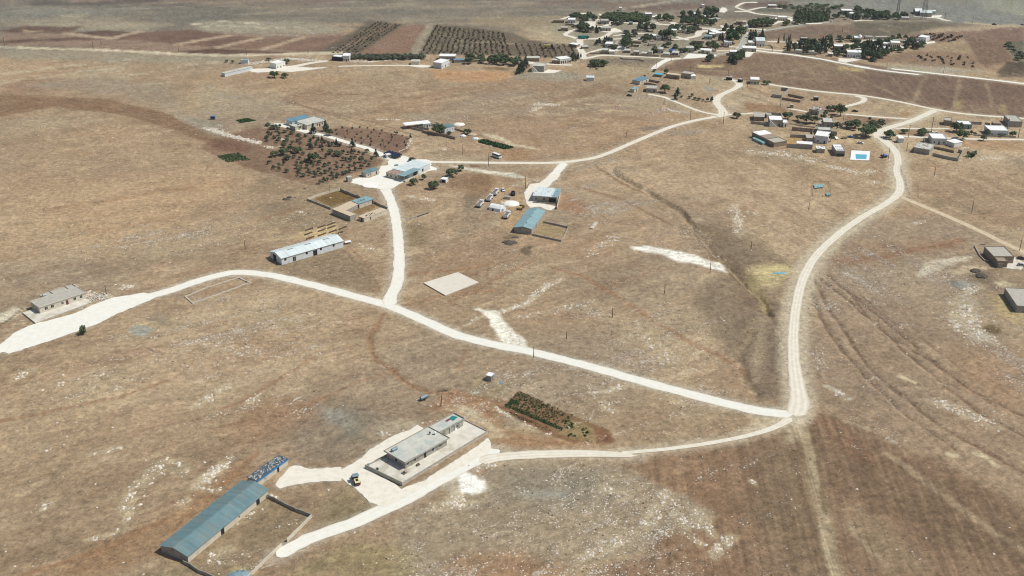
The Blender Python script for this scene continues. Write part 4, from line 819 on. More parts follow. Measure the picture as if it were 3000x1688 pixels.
# ---- loose stones and dry tufts
def scatter(name, n_try, dens, size, mat_, label, cat, seed, zs=.6, ymax=900, base=None):
    rn = np.random.default_rng(seed)
    r = rn.uniform(270, ymax, n_try); t = rn.uniform(R(-31), R(31), n_try)
    x = r * np.sin(t); y = r * np.cos(t)
    ri = np.clip(np.searchsorted(rr, r), 0, NR - 1); ti = np.clip(np.searchsorted(th, t), 0, NT - 1)
    p = dens[ri * NT + ti]; keep = rn.random(n_try) < p
    x, y = x[keep], y[keep]; n = len(x)
    ob = np.array([(1, 0, 0), (.3, .95, 0), (-.8, .6, 0), (-.8, -.6, 0), (.3, -.95, 0), (.2, .3, 1), (-.3, -.2, .9)], float)
    of = np.array([(0, 1, 5), (1, 2, 5), (2, 6, 5), (2, 3, 6), (3, 4, 6), (4, 0, 5), (4, 5, 6)])
    s = size[0] + (size[1] - size[0]) * rn.random(n) ** 3
    a = rn.uniform(0, 6.28, n); V = np.repeat(ob[None], n, 0) * (1 + rn.uniform(-.3, .3, (n, 7, 3)))
    V = V * s[:, None, None] * np.array([1, .7, zs])
    ca, sa = np.cos(a)[:, None], np.sin(a)[:, None]
    vx = V[:, :, 0] * ca - V[:, :, 1] * sa + x[:, None]; vy = V[:, :, 0] * sa + V[:, :, 1] * ca + y[:, None]
    v = np.stack([vx, vy, V[:, :, 2] - .03], 2).reshape(-1, 3)
    f = (of[None] + (np.arange(n) * 7)[:, None, None]).reshape(-1, 3)
    o = npmesh(name, v, f, [mat_], smooth=False)
    print(name, n)
    return tag(o, label, cat, kind='stuff')
onroad = np.zeros(len(GX), bool)
for r_, q, w, mk, dust in ROADS:
    P = ats(r_, q); wm = max(w) if isinstance(w, list) else w; ix = winset(P, wm)
    if len(ix): onroad[ix[linedist(GX[ix], GY[ix], P) < wm * .5 + .2]] = True
for r_, q, mk in PADS:
    P = ats(r_, q); ix = winset(P, 2)
    if len(ix): onroad[ix[polydist(GX[ix], GY[ix], P) > -.5]] = True
free = (~onroad).astype(float)
scatter('loose_stones', 600000, (.035 + .2 * sstep(.4, .65, n3)) * (1 + 1.6 * (1 - side) * (GY < 520)) * sstep(.38, .62, n1) * sstep(.15, .5, rock) * free * (1 - plough * .8), (.13, .5), 'stone', 'small pale stones strewn thinly over all the dry ground', 'stones', 15, ymax=640)
scatter('limestone_rubble', 320000, np.clip((rock - .5) * 1.6, .01, 1) * sstep(.4, .62, n2) * free, (.16, .7), 'stone', 'pale limestone rubble lying loose over the dry slopes', 'rubble', 5, ymax=900)
scatter('dry_scrub', 120000, np.clip(.06 + (scrubm - .3) * .25, 0, 1) * sstep(.45, .65, n1) * free, (.14, .5), 'scrub', 'small dark tufts of dry scrub dotted over the soil', 'scrub', 6, zs=.9, ymax=800)
# ------------------------------------------------------------------ builders
def dist2(p, q): return math.hypot(q[0] - p[0], q[1] - p[1])
def opening(root, L_, D_, face, u, w, zb, ht, kind, oy=0.0):
    """window or door panel with a frame, set on a face: F front, L left end, R right end"""
    def put(mb, x0, x1, z0, z1, d0, d1):
        if face == 'F': mb.box(x0, x1, -d1 + oy, -d0 + oy, z0, z1)
        elif face == 'L': mb.box(-d1, -d0, x0, x1, z0, z1)
        else: mb.box(L_ + d0, L_ + d1, x0, x1, z0, z1)
    full = L_ if face == 'F' else D_
    x0, x1 = u * full - w / 2, u * full + w / 2
    if kind in ('win', 'barred'):
        f = MB()
        for q in ((x0 - .1, x1 + .1, zb - .1, zb), (x0 - .1, x1 + .1, zb + ht, zb + ht + .1), (x0 - .1, x0, zb, zb + ht), (x1, x1 + .1, zb, zb + ht), (u * full - .03, u * full + .03, zb, zb + ht)):
            put(f, *q, -.05, .05)
        fo = f.build('window', 'frame', root); g_ = MB(); put(g_, x0, x1, zb, zb + ht, -.05, .012); g_.build('pane', 'glass', fo)
    elif kind == 'door':
        f = MB(); put(f, x0, x1, zb, zb + ht, -.03, .03); d = f.build('door', 'maroon' if w == 1.21 else 'darksteel', root)
    else:
        f = MB(); put(f, x0, x1, zb, zb + ht, -.03, .012); f.build('opening', 'dark', root)
def house(name, label, cat, r, a, b, depth, h, z=None, wall='cream', roof='flat', rm='conroof', oh=.25, par=.35, ops=(), base=0.0, group=None, ridge=1.2, nwin=0, slope=.6, tank=0, plinth=False, endwall=None):
    z = base + h if z is None else z
    A, B = at(r, *a, z), at(r, *b, z)
    L_ = dist2(A, B); rz = math.atan2(B.y - A.y, B.x - A.x); D = depth
    if oh >= .5:
        ux, uy = math.cos(rz) * oh, math.sin(rz) * oh; A = Vector((A.x + ux - uy, A.y + uy + ux, 0)); L_ -= 2 * oh; D -= 2 * oh
    t = thing(name, label, cat, (A.x, A.y, base + (float(terrain(A.x, A.y)))), rz, group)
    t['_l'] = L_
    del t['_l']
    wm = MB()
    if roof == 'flat':
        wm.box(0, L_, 0, D, -.3, h - par - .15); wm.build('wall', wall, t)
        rf = MB(); rf.box(-oh, L_ + oh, -oh, D + oh, h - par - .15, h - par); ro = rf.build('roof', rm, t)
        if par > .05:
            p = MB(); w = .2
            p.box(-oh, L_ + oh, -oh, -oh + w, h - par + .002, h); p.box(-oh, L_ + oh, D + oh - w, D + oh, h - par + .002, h)
            p.box(-oh, -oh + w, -oh + w, D + oh - w, h - par + .002, h); p.box(L_ + oh - w, L_ + oh, -oh + w, D + oh - w, h - par + .002, h)
            p.build('parapet', wall if wall not in ('mud',) else 'mud', ro)
    elif roof == 'gable':
        wm.yprism([(0, -.3), (D, -.3), (D, h - .12), (D / 2, h + ridge - .12), (0, h - .12)], 0, L_); wm.build('wall', wall, t)
        k = ridge / (D / 2)
        rf = MB(); rf.yprism([(-oh, h - k * oh), (D / 2, h + ridge), (D + oh, h - k * oh), (D + oh, h - k * oh - .1), (D / 2, h + ridge - .1), (-oh, h - k * oh - .1)], -oh, L_ + oh); rf.build('roof', rm, t)
        rc = MB(); rc.box(-oh, L_ + oh, D / 2 - .25, D / 2 + .25, h + ridge - .06, h + ridge + .05); rc.build('ridge_cap', rm, t)
    elif roof == 'mono':
        wm.yprism([(0, -.3), (D, -.3), (D, h + slope - .12), (0, h - .12)], 0, L_); wm.build('wall', wall, t)
        k = slope / D
        rf = MB(); rf.yprism([(-oh, h - k * oh), (D + oh, h + slope + k * oh), (D + oh, h + slope + k * oh - .1), (-oh, h - k * oh - .1)], -oh, L_ + oh); rf.build('roof', rm, t)
    if plinth:
        p = MB(); p.box(-.6, L_ + .6, -1.8, -.0, -.3, .25); p.build('plinth', 'terr', t)
    for o in ops: opening(t, L_, D, *o)
    if nwin:
        for i in range(nwin):
            u = (i + .5) / nwin
            if i == nwin // 2: opening(t, L_, D, 'F', u, 1.0, .05, 2.1, 'door')
            else: opening(t, L_, D, 'F', u, 1.1, 1.0, 1.1, 'win')
        opening(t, L_, D, 'R', .5, 1.0, 1.0, 1.0, 'win')
    if tank:
        tk = MB(); tk.cyl((L_ * .2, D * .6, h - par + .45), (L_ * .2 + 1.5, D * .6, h - par + .45), .45, n=10); tk.build('roof_tank', 'tank', t)
    return t, L_, D
def block(t, name, x0, x1, y0, y1, z0, z1, m_): return MB().box(x0, x1, y0, y1, z0, z1).build(name, m_, t)
def wallrun(name, label, cat, r, pts, h, z=None, th=.22, m_='block', ragged_=0.12, group=None, gap=()):
    z = h if z is None else z
    P = [at(r, *p, z) for p in pts]; o = P[0]; rn = random.Random(len(label))
    mb = MB()
    for i in range(len(P) - 1):
        if i in gap: continue
        p, q = P[i], P[i + 1]; d = dist2(p, q)
        if d < .3: continue
        ux, uy = (q.x - p.x) / d, (q.y - p.y) / d; nx, ny = -uy * th / 2, ux * th / 2
        k = max(1, int(d / 1.8)); hs = [h + rn.uniform(-ragged_, ragged_) for _ in range(k + 1)]
        e = th / 2 * .98
        for j in range(k):
            s0, s1 = d * j / k - (e if j == 0 else 0), d * (j + 1) / k + (e if j == k - 1 and i < len(P) - 2 and (i + 1) in gap else 0)
            x0, y0, x1, y1 = p.x - o.x + ux * s0, p.y - o.y + uy * s0, p.x - o.x + ux * s1, p.y - o.y + uy * s1
            mb.prism([(x0 - nx, y0 - ny), (x1 - nx, y1 - ny), (x1 + nx, y1 + ny), (x0 + nx, y0 + ny)], -.2, h, [hs[j], hs[j + 1], hs[j + 1], hs[j]])
    ob = mb.build(name, m_, None, loc=(o.x, o.y, float(terrain(o.x, o.y))))
    return tag(ob, label, cat, group)
# ---- trees
def leafcloud(name, m_, cl, n, s, seed):
    """many small leaf faces clustered round limbs; cl: (x, y, z, r) clumps"""
    rn = np.random.default_rng(seed); cl = np.array(cl)
    w = cl[:, 3] ** 2; c = rn.choice(len(cl), n, p=w / w.sum())
    d = rn.normal(size=(n, 3)); d /= np.linalg.norm(d, axis=1)[:, None]
    p = cl[c, :3] + d * (cl[c, 3] * (rn.random(n) ** .45))[:, None]
    a = rn.normal(size=(n, 3)); a /= np.linalg.norm(a, axis=1)[:, None]; nn = d + rn.normal(size=(n, 3)) * .5 + [0, 0, .4]
    b = np.cross(nn, a); b /= np.linalg.norm(b, axis=1)[:, None] + 1e-9; a = np.cross(b, nn); a /= np.linalg.norm(a, axis=1)[:, None] + 1e-9
    z = s * rn.uniform(.6, 1.3, n)[:, None]
    v = np.stack([p - a * z, p - b * z * .6, p + a * z, p + b * z * .6], 1).reshape(-1, 3)
    f = np.arange(n * 4).reshape(-1, 4)
    me = npmesh(name, v, f, [m_], smooth=False); d_ = me.data; bpy.data.objects.remove(me); return d_
def clumps(kind, seed):
    rn = random.Random(seed); out = []
    if kind == 'broad':
        for i in range(26):
            t = rn.uniform(0, 6.28); e = rn.uniform(-.25, 1.0); k = rn.uniform(.55, 1) * math.sqrt(max(.1, 1 - e * e * .8))
            out.append((k * .72 * math.cos(t), k * .72 * math.sin(t), .95 + e * .62, rn.uniform(.22, .38)))
    elif kind == 'conifer':
        for i in range(30):
            z = rn.random() ** .8; k = (1 - z) * .75; t = rn.uniform(0, 6.28)
            out.append((k * math.cos(t) * rn.uniform(.4, 1), k * math.sin(t) * rn.uniform(.4, 1), .25 + z * 1.6, .14 + .28 * (1 - z)))
    elif kind == 'shrub':
        for i in range(12):
            t = rn.uniform(0, 6.28); k = rn.uniform(.1, .75)
            out.append((k * math.cos(t), k * math.sin(t), rn.uniform(.15, .75), rn.uniform(.2, .34)))
    return out
CROWN = {}
for kind, mk, n, s, cnt in (('broad', 'leaf', 1500, .10, 4), ('broad', 'olive', 420, .17, 4), ('conifer', 'conifer', 700, .12, 3), ('conifer', 'pine', 700, .12, 2), ('broad', 'bright', 500, .14, 1), ('shrub', 'olive', 260, .16, 3), ('shrub', 'leaf', 420, .13, 2)):
    CROWN[(kind, mk)] = [leafcloud('crown', mk, clumps(kind, 10 * i + len(mk)), n, s, i + 3) for i in range(cnt)]
def trunkmesh(seed, top):
    rn = random.Random(seed); mb = MB(); mb.cyl((0, 0, -.1), (rn.uniform(-.05, .05), rn.uniform(-.05, .05), top), .07, .045, 7)
    for i in range(4):
        t = rn.uniform(0, 6.28); mb.cyl((0, 0, top * .75), (.45 * math.cos(t), .45 * math.sin(t), top + rn.uniform(.15, .5)), .04, .015, 5)
    o = mb.build('trunk', 'bark'); d = o.data; bpy.data.objects.remove(o); return d
TRUNK = [trunkmesh(i, .6) for i in range(3)]
CRN = random.Random(99)
def tree(kind, mk, r, x, y, rad, hgt, label, name=None, group=None, cat='tree'):
    """crown radius and height in metres, standing on the ground point under the pixel of its foot"""
    p = at(r, x, y)
    t = thing(name or {'broad': 'tree', 'conifer': 'conifer', 'shrub': 'shrub'}[kind], label, cat, (p.x, p.y, float(terrain(p.x, p.y))), CRN.uniform(0, 6.28), group)
    unit = {'broad': 1.85, 'conifer': 2.0, 'shrub': 1.0}[kind]
    c = bpy.data.objects.new('crown', CRN.choice(CROWN[(kind, mk)])); COL.objects.link(c); c.parent = t
    c.scale = (rad, rad * CRN.uniform(.85, 1.1), hgt / unit)
    if kind != 'shrub':
        k = bpy.data.objects.new('trunk', CRN.choice(TRUNK)); COL.objects.link(k); k.parent = t; k.scale = (rad, rad, hgt / unit)
    return t
def pole(r, x, y, h, label, cross=0, m_='wood', rad=.14, lean=0.0, name='utility_pole', rock=False):
    p = at(r, x, y)
    t = thing(name, label, 'pole', (p.x, p.y, float(terrain(p.x, p.y))), random.uniform(0, .6), 'utility poles across the hillside')
    MB().cyl((0, 0, -.3), (lean * h, 0, h), rad, rad * .6, 8).build('shaft', m_, t)
    if cross:
        c = MB()
        for j in range(cross):
            zz = h - .4 - j * 1.1; c.box(lean * zz - .9, lean * zz + .9, -.06, .06, zz - .06, zz + .06)
        c.build('crossarm', m_, t)
        i_ = MB()
        for j in range(cross):
            for xx in (-.8, 0, .8): i_.cyl((lean * h + xx, 0, h - .34 - j * 1.1), (lean * h + xx, 0, h - .05 - j * 1.1), .06, .04, 6)
        i_.build('insulators', 'frame', t)
    if rock:
        MB().dome((0, 0, -.1), .8, .6, .4, 9, 3, .25, 5).build('footing', 'stone', t)
    return t
def wheels(t, pts, r_, w):
    for x, y in pts:
        wh = MB().cyl((x, y - w / 2, r_), (x, y + w / 2, r_), r_, n=14).build('wheel', 'rubber', t)
        MB().cyl((x, y - w / 2 - .02, r_), (x, y + w / 2 + .02, r_), r_ * .5, n=10).build('rim', 'steel', wh)
def vthing(name, label, cat, r, p, q, group=None):
    A = at(r, *p); B = at(r, *q)
    return thing(name, label, cat, (A.x, A.y, .04), math.atan2(B.y - A.y, B.x - A.x), group)
def car(label, r, p, q, paint='truckwhite', pickup=False, load=None, name='parked_car', cat='car', group=None):
    t = vthing(name, label, cat, r, p, q, group)      # local +x is forward, origin under the middle
    b_ = MB()
    b_.xprism([(-2.2, .35), (2.2, .35), (2.25, .7), (2.1, .88), (1.0, .98), (-2.15, 1.0), (-2.25, .7)], -.88, .88); b_.build('body', paint, t)
    c = MB()
    pr = [(-.2, .96), (1.0, .97), (.45, 1.5), (-.15, 1.52)] if pickup else [(-1.9, .98), (1.0, .97), (.4, 1.48), (-1.3, 1.5)]
    c.xprism(pr, -.72, .72); c.build('windows', 'glass', t)
    xs = (-.12, .42) if pickup else (-1.25, .36)
    MB().box(xs[0], xs[1], -.68, .68, 1.49, 1.55).build('cabin_roof', paint, t)
    if pickup: MB().box(-2.1, -.35, -.72, .72, .97, 1.03).build('load_bed', 'darksteel', t)
    wheels(t, [(-1.4, -.8), (-1.4, .8), (1.4, -.8), (1.4, .8)], .34, .24)
    return t
def dump_truck(label, r, p, q):
    t = vthing('dump_truck', label, 'truck', r, p, q, 'white dump trucks parked on the bare ground')
    MB().box(-3.6, 3.7, -.45, .45, .75, 1.05).build('chassis', 'darksteel', t)
    cb = MB(); cb.xprism([(2.0, .7), (3.9, .7), (3.95, 1.6), (3.7, 2.75), (2.0, 2.8)], -1.22, 1.22); cb.build('cab', 'truckwhite', t)
    MB().xprism([(3.93, 1.72), (3.96, 1.75), (3.76, 2.6), (3.72, 2.6)], -1.05, 1.05).build('windscreen', 'glass', t)
    s = MB(); s.box(2.5, 3.3, -1.25, 1.25, 1.75, 2.4); s.build('side_window', 'glass', t)
    bd = MB(); w = .08
    bd.box(-3.9, 1.8, -1.25, 1.25, 1.1, 1.25); bd.box(-3.9, 1.8, -1.25, -1.25 + w, 1.25, 2.55); bd.box(-3.9, 1.8, 1.25 - w, 1.25, 1.25, 2.55)
    bd.box(-3.9, -3.9 + w, -1.17, 1.17, 1.25, 2.55); bd.box(1.8 - w, 1.8, -1.17, 1.17, 1.25, 2.75)
    for xx in (-2.8, -1.7, -.6, .5): bd.box(xx, xx + .1, -1.31, -1.25, 1.15, 2.5); bd.box(xx, xx + .1, 1.25, 1.31, 1.15, 2.5)
    bo = bd.build('tipper_body', 'truckwhite', t)
    MB().dome((-1.05, 0, 2.0), 2.7, 1.12, .75, 14, 5, .08, 3).build('gravel_load', 'load', bo)
    wheels(t, [(-3.0, -1.0), (-3.0, 1.0), (-1.7, -1.0), (-1.7, 1.0), (2.9, -1.0), (2.9, 1.0)], .52, .32)
    return t
def tanker(name, label, r, p, q, L_=3.4, rad=.75):
    t = vthing(name, label, 'water tank', r, p, q)
    MB().cyl((-L_ / 2, 0, 1.25), (L_ / 2, 0, 1.25), rad, n=16).build('tank', 'tank', t, smooth=False)
    MB().box(-.9, .6, -.22, .22, 1.25 + rad - .1, 1.25 + rad + .12).build('hatch', 'steel', t)
    MB().box(-L_ / 2 - .1, L_ / 2 + 1.2, -.12, .12, .5, .66).box(-L_ / 2, L_ / 2, -.6, .6, .45, .5).build('chassis', 'darksteel', t)
    wheels(t, [(0, -.85), (0, .85)], .4, .22)
    return t
# ------------------------------------------------------------------ foreground farm, lower left
t, L1, D1 = house('livestock_barn', 'long livestock barn with a blue-grey metal gable roof at the bottom of the picture', 'barn', 1000, (549.6, 1627.9), (783.9, 1434.4), 12.0, 3.0, wall='cream', roof='gable', rm='tinteal', oh=.45, ridge=1.5,
    ops=[('F', .41, 1.7, 0, 2.5, 'hole'), ('F', .865, 1.9, 0, 2.6, 'hole'), ('F', .62, .7, 1.2, .6, 'hole'), ('L', .35, .5, 1.6, .5, 'hole')])
MB().yprism([(0, 0), (D1, 0), (D1, 2.8), (D1 / 2, 4.3), (0, 2.8)], -.06, -.0).build('end_wall', 'block', t)
t, L_, D_ = house('stone_weighted_shed', 'small cream shed whose roof is a blue tarpaulin weighted down with pale stones', 'shed', 14, (1165, 525), (1462, 312), 4.6, 2.9, roof='flat', par=0, rm='bluetarp', oh=.3, ops=[('F', .68, 1.1, 0, 2.1, 'hole'), ('F', .25, .4, 1.2, .4, 'hole'), ('R', .5, .4, 1.6, .4, 'hole')])
rs = MB(); rn = random.Random(4)
for i in range(240):
    x, y, s = rn.uniform(.0, L_), rn.uniform(.1, D_ - .1), rn.uniform(.08, .26)
    rs.dome((x, y, 2.9), s * 1.3, s, s * .8, 5, 2, .2, i)
rs.build('ballast_stones', 'stonewall', t)['kind'] = 'stuff'
MB().box(-.32, L_ + .32, -.36, -.3, 2.45, 2.95).build('tarpaulin_edge', mat('bright_blue_tarpaulin', (.02, .2, .5), rough=.5), t)
MB().cyl((L_ + .3, 1.6, 0), (L_ + .3, 1.6, 2.3), .7, .7, 14).build('round_buttress', 'cream', t)
wallrun('yard_wall', 'ragged grey block wall running from the long blue-grey barn to the yard corner', 'wall', 14, [(1270, 655), (1340, 690), (1430, 735), (1540, 790), (1690, 845)], 1.5, m_='block', ragged_=.2)
wallrun('yard_wall', 'pale block wall between the stone yard and the white gravel track, with a gateway gap', 'wall', 14, [(1692, 850), (1580, 965), (1458, 1085), (1402, 1130), (1240, 1280), (1090, 1430), (1040, 1490)], 1.5, m_='cream', gap=(2,), ragged_=.12)
wallrun('yard_wall', 'crumbling block wall leaving the front corner of the long blue-grey barn', 'wall', 14, [(450, 1295), (520, 1330), (600, 1385), (680, 1415), (770, 1460), (860, 1500)], 1.4, m_='block', ragged_=.22)
t = thing('covered_heap', 'tarpaulin-covered heap with tyres inside the bottom yard corner', 'heap', at(14, 985, 1470), .3)
MB().dome((0, 0, 0), 4.8, 3.2, 2.3, 14, 5, .07, 8).build('cover', 'tank', t)
MB().cyl((-1.5, -.4, 2.0), (2.2, .6, 2.2), .12, n=6).cyl((-.6, -2.0, 1.6), (.1, 1.4, 2.2), .1, n=6).build('ropes', 'darksteel', t)
# ------------------------------------------------------------------ flat-roofed farmhouse on its terrace
TB = 1.25
P = ats(15, [(372, 888), (820, 1103), (1862, 468), (1582, 332)], TB)
o0 = P[0]; t = thing('farm_terrace', 'raised concrete terrace with stone retaining walls round the flat-roofed farmhouse', 'terrace', (o0.x, o0.y, 0))
loc = [(p.x - o0.x, p.y - o0.y) for p in P]
MB().prism(loc, -.2, TB - .35).build('retaining_wall', 'stonewall', t)
fl = MB().prism([(x * .999, y * .999) for x, y in loc], TB - .35, TB - .3).build('paving', 'terr', t)
cp = MB()
for i in range(4):
    p, q = loc[i], loc[(i + 1) % 4]; d = dist2(p, q); nx, ny = -(q[1] - p[1]) / d, (q[0] - p[0]) / d; ux, uy = ny, -nx
    cp.prism([(p[0] + nx * .0 + ux * .0, p[1]), (q[0] - ux * .3, q[1] - uy * .3), (q[0] - ux * .3 + nx * .28, q[1] - uy * .3 + ny * .28), (p[0] + nx * .28, p[1] + ny * .28)], TB - .34, TB + (.45 if i == 0 else .12))
cp.build('coping', 'block', t)
for a_, b_ in (((1505, 700), (1580, 660)), ((1205, 905), (1300, 860))):
    A = at(15, *a_); B = at(15, *b_); d = dist2(A, B); an = math.atan2(B.y - A.y, B.x - A.x)
    s = MB()
    for k in range(4): s.box(0, 2.2, 0 + k * .33, .33 + k * .33, 0, .24 + k * .24)
    so = s.build('steps', 'cream', t); so.location = (A.x - o0.x, A.y - o0.y, 0); so.rotation_euler = (0, 0, an)
HB = TB - .3; HZ = HB + 3.7
t, LM, DM = house('farmhouse', 'long grey flat-roofed concrete farmhouse standing on the raised terrace', 'house', 15, (855, 850), (1400, 545), 12.3, 3.7, z=HZ, base=HB, wall='block', rm='conroof', oh=.9, par=.4,
    ops=[('F', .06, .8, 1.1, 1.2, 'win'), ('F', .22, 1.3, 1.0, 1.4, 'win'), ('F', .47, 1.2, 0, 2.5, 'hole'), ('F', .66, 1.3, 1.0, 1.4, 'win'), ('F', .84, 1.3, 1.0, 1.4, 'win'), ('L', .5, 1.1, 1.0, 1.2, 'hole')])
rz = t.rotation_euler[2]
def tolocal(t, p): 
    dx, dy = p.x - t.location.x, p.y - t.location.y; c, s = math.cos(t.rotation_euler[2]), math.sin(t.rotation_euler[2])
    return dx * c + dy * s, -dx * s + dy * c
wa, wb = tolocal(t, at(15, 1290, 475, HZ)), tolocal(t, at(15, 1575, 308, HZ)); bk = tolocal(t, at(15, 1445, 242, HZ)); bk0 = tolocal(t, at(15, 1205, 375, HZ))
y0 = (wa[1] + wb[1]) / 2; y1 = (bk[1] + bk0[1]) / 2; x1 = wb[0]; x0 = LM + .91
print('wing', x0, x1, y0, y1, LM, DM)
block(t, 'wing_wall', x0, x1 - .5, y0 + .5, y1 - .3, -.3, 3.15, 'block')
rw = block(t, 'wing_roof', x0, x1, y0, y1, 3.15, 3.3, 'conroof')
w = .2; pm = MB(); pm.box(x0, x1, y0, y0 + w, 3.302, 3.7); pm.box(x0, x1, y1 - w, y1, 3.302, 3.7); pm.box(x1 - w, x1, y0 + w, y1 - w, 3.302, 3.85); pm.build('wing_parapet', 'block', rw)
for k in range(5):
    xx = x0 + .8 + k * (x1 - x0 - 2) / 4.6
    MB().box(xx, xx + .22, y0 + .1, y0 + .32, -.0, 3.15).build('porch_pillar', 'whitegrey', t)
for k in range(3):
    xx = x0 + 1.6 + k * (x1 - x0 - 2) / 3
    wi = MB().box(xx, xx + 1.2, y0 + .44, y0 + .52, .9, 2.2).build('window', 'frame', t); MB().box(xx + .1, xx + 1.1, y0 + .42, y0 + .45, 1.0, 2.1).build('pane', 'glass', wi)
MB().cyl((.9, DM - 1.9, 4.05), (3.6, DM - 1.9, 4.05), .62, n=14).box(1.2, 1.35, DM - 2.5, DM - 1.3, 3.3, 3.6).box(3.1, 3.25, DM - 2.5, DM - 1.3, 3.3, 3.6).build('roof_tank', 'tank', t)
MB().cyl((LM - 1.2, y0 + .6, 3.3), (LM - 1.2, y0 + .6, 4.2), .05, n=6).cyl((LM - 1.25, y0 + .5, 4.2), (LM - 1.05, y0 + .2, 4.32), .6, .55, 14).build('dish_and_shadow', 'truckwhite', t)
MB().cyl((LM - 2.6, y0 + 2.2, 3.3), (LM - 2.6, y0 + 2.2, 4.0), .05, n=6).cyl((LM - 2.6, y0 + 2.1, 4.0), (LM - 2.4, y0 + 1.9, 4.2), .5, .45, 12).build('dish_and_shadow', 'darksteel', t)  # dark dish put in for the shadow of the white one
MB().box(LM * .45, LM * .45 + 2.6, 1.4, 2.0, 3.31, 3.5).build('roof_planks', 'cream', t)
def ontop(name, label, cat, r, pts, z, m_, th=.05):
    P_ = ats(r, pts, z); o_ = P_[0]
    return tag(MB().prism([(p.x - o_.x, p.y - o_.y) for p in P_], 0, th).build(name, m_, None, loc=(o_.x, o_.y, z)), label, cat)
ontop('carpet', 'teal carpet airing on the far wing of the flat farmhouse roof', 'carpet', 15, [(1385, 318), (1430, 280), (1495, 300), (1440, 345)], HB + 3.36, 'teal')
ontop('carpet', 'dull crimson rug lying beside the teal carpet on the farmhouse roof', 'rug', 15, [(1340, 345), (1380, 318), (1408, 328), (1368, 356)], HB + 3.36, 'crimson')
t2 = thing('bed_frame', 'rusty metal bed frames stacked on the terrace corner below the farmhouse', 'bed frame', at(15, 850, 1000, TB - .25) , rz)
mb = MB()
for k in range(2):
    for xx in (0, 1.2, 2.4): mb.cyl((xx, k * 1.6, 0), (xx, k * 1.6, .9), .05, n=6)
    mb.cyl((0, k * 1.6, .9), (2.4, k * 1.6, .9), .05, n=6).cyl((0, k * 1.6, .45), (2.4, k * 1.6, .45), .05, n=6)
for xx in (0, .6, 1.2, 1.8, 2.4): mb.box(xx - .05, xx + .05, 0, 1.6, .42, .48)
mb.build('frame', 'rust', t2); MB().box(.1, 1.1, .1, 1.5, .5, .56).build('slats', 'dark', t2)
for k, (x, y, s) in enumerate(((520, 935, .6), (640, 850, .5), (410, 880, .5))):
    p = at(15, x, y, TB - .25); tag(MB().cyl((0, 0, 0), (0, 0, s), s * .8, s * .9, 12).build('water_barrel', ['darksteel', 'block', 'tank'][k], None, loc=p), ['dark round tub on the left side of the farmhouse terrace', 'grey tub in the shadow of the farmhouse end wall', 'pale blue barrel at the left corner of the terrace'][k], 'tub')
tag(MB().box(-.8, .8, -.3, .3, 0, .45).box(-.8, .8, .25, .32, .45, .85).build('bench', 'wood', None, loc=at(15, 1015, 885, TB - .25)), 'old wooden bench out on the terrace before the farmhouse front', 'bench').rotation_euler = (0, 0, rz)
tag(MB().dome((0, 0, 0), 1.1, .8, 1.0, 10, 4, .2, 3).build('covered_stack', 'tentwhite', None, loc=at(15, 1455, 455, TB - .3)), 'whitish covered stack of bedding near the farmhouse wing', 'stack')
# road roller
t = vthing('road_roller', 'road roller with a pale yellow body and dark blue-grey canopy beside the farmhouse terrace', 'roller', 15, (262, 1085), (235, 1020))
MB().xprism([(-3.0, .9), (-.6, .9), (-.5, 2.0), (-1.0, 2.15), (-2.6, 1.9), (-3.0, 1.5)], -.95, .95).build('engine_hood', 'paleyellow', t)
MB().box(-2.5, -1.1, -.45, .45, 2.05, 2.16).box(-3.12, -3.0, -.85, .85, .8, 1.5).build('grille', 'darksteel', t)
MB().box(-.5, .9, -.8, .8, .9, 1.5).box(.2, .8, -.5, .5, 1.5, 2.0).build('operator_platform', 'darksteel', t)
for x, y in ((-.5, -.8), (-.5, .8), (.9, -.8), (.9, .8)): MB().cyl((x, y, 1.4), (x, y, 2.9), .05, n=6).build('canopy_post', 'darksteel', t)
MB().box(-.9, 1.3, -1.15, 1.15, 2.9, 3.05).build('canopy', 'tank', t)
MB().cyl((2.2, -1.05, .78), (2.2, 1.05, .78), .78, n=20).build('drum', 'steel', t)
MB().box(.9, 3.2, -1.22, -1.08, .6, 1.05).box(.9, 3.2, 1.08, 1.22, .6, 1.05).box(3.06, 3.2, -1.08, 1.08, .6, 1.05).build('drum_frame', 'darksteel', t)
MB().box(-3.3, -2.9, -.95, .95, .55, .8).build('bumper', 'crimson', t)
wheels(t, [(-1.9, -.95), (-1.9, .95)], .78, .5)
tag(MB().dome((0, 0, 0), .45, .35, .5, 8, 3, .2, 3).build('feed_sack', 'truckwhite', None, loc=at(14, 1860, 620)), 'small white sack lying alone on the dirt left of the roller', 'sack')
# water trailer, hut, posts
tanker('water_trailer', 'grey-blue water tank trailer on dirt above the farmhouse roof', 15, (1082, 88), (1115, 72))
t, L_, D_ = house('latrine_hut', 'tiny block latrine hut with a blue and white sheet roof on open ground', 'hut', 17, (1505, 305), (1553, 255), 2.6, 2.7, wall='block', roof='flat', par=0, rm='whiteroof', oh=.15, ops=[('F', .5, .8, 0, 1.9, 'door')])
MB().box(-.2, L_ + .2, -.22, -.155, 2.4, 2.78).build('blue_trim', 'blue', t)
pl = tag(MB().box(-1, 1, -.7, .7, 0, .1).box(-.9, -.5, -.9, .9, .1, .14).box(.1, .4, -.9, .8, .1, .14).build('plank_pile', 'tank', None, loc=at(17, 1670, 410)), 'loose planks and grey-blue sheets dumped beside the latrine hut', 'planks'); pl.rotation_euler = (0, 0, .9)
t = thing('felled_tree', 'leafless grey felled tree lying above the water trailer and leaning pole', 'dead tree', at(17, 700, 560), .4)
mb = MB(); rn = random.Random(8)
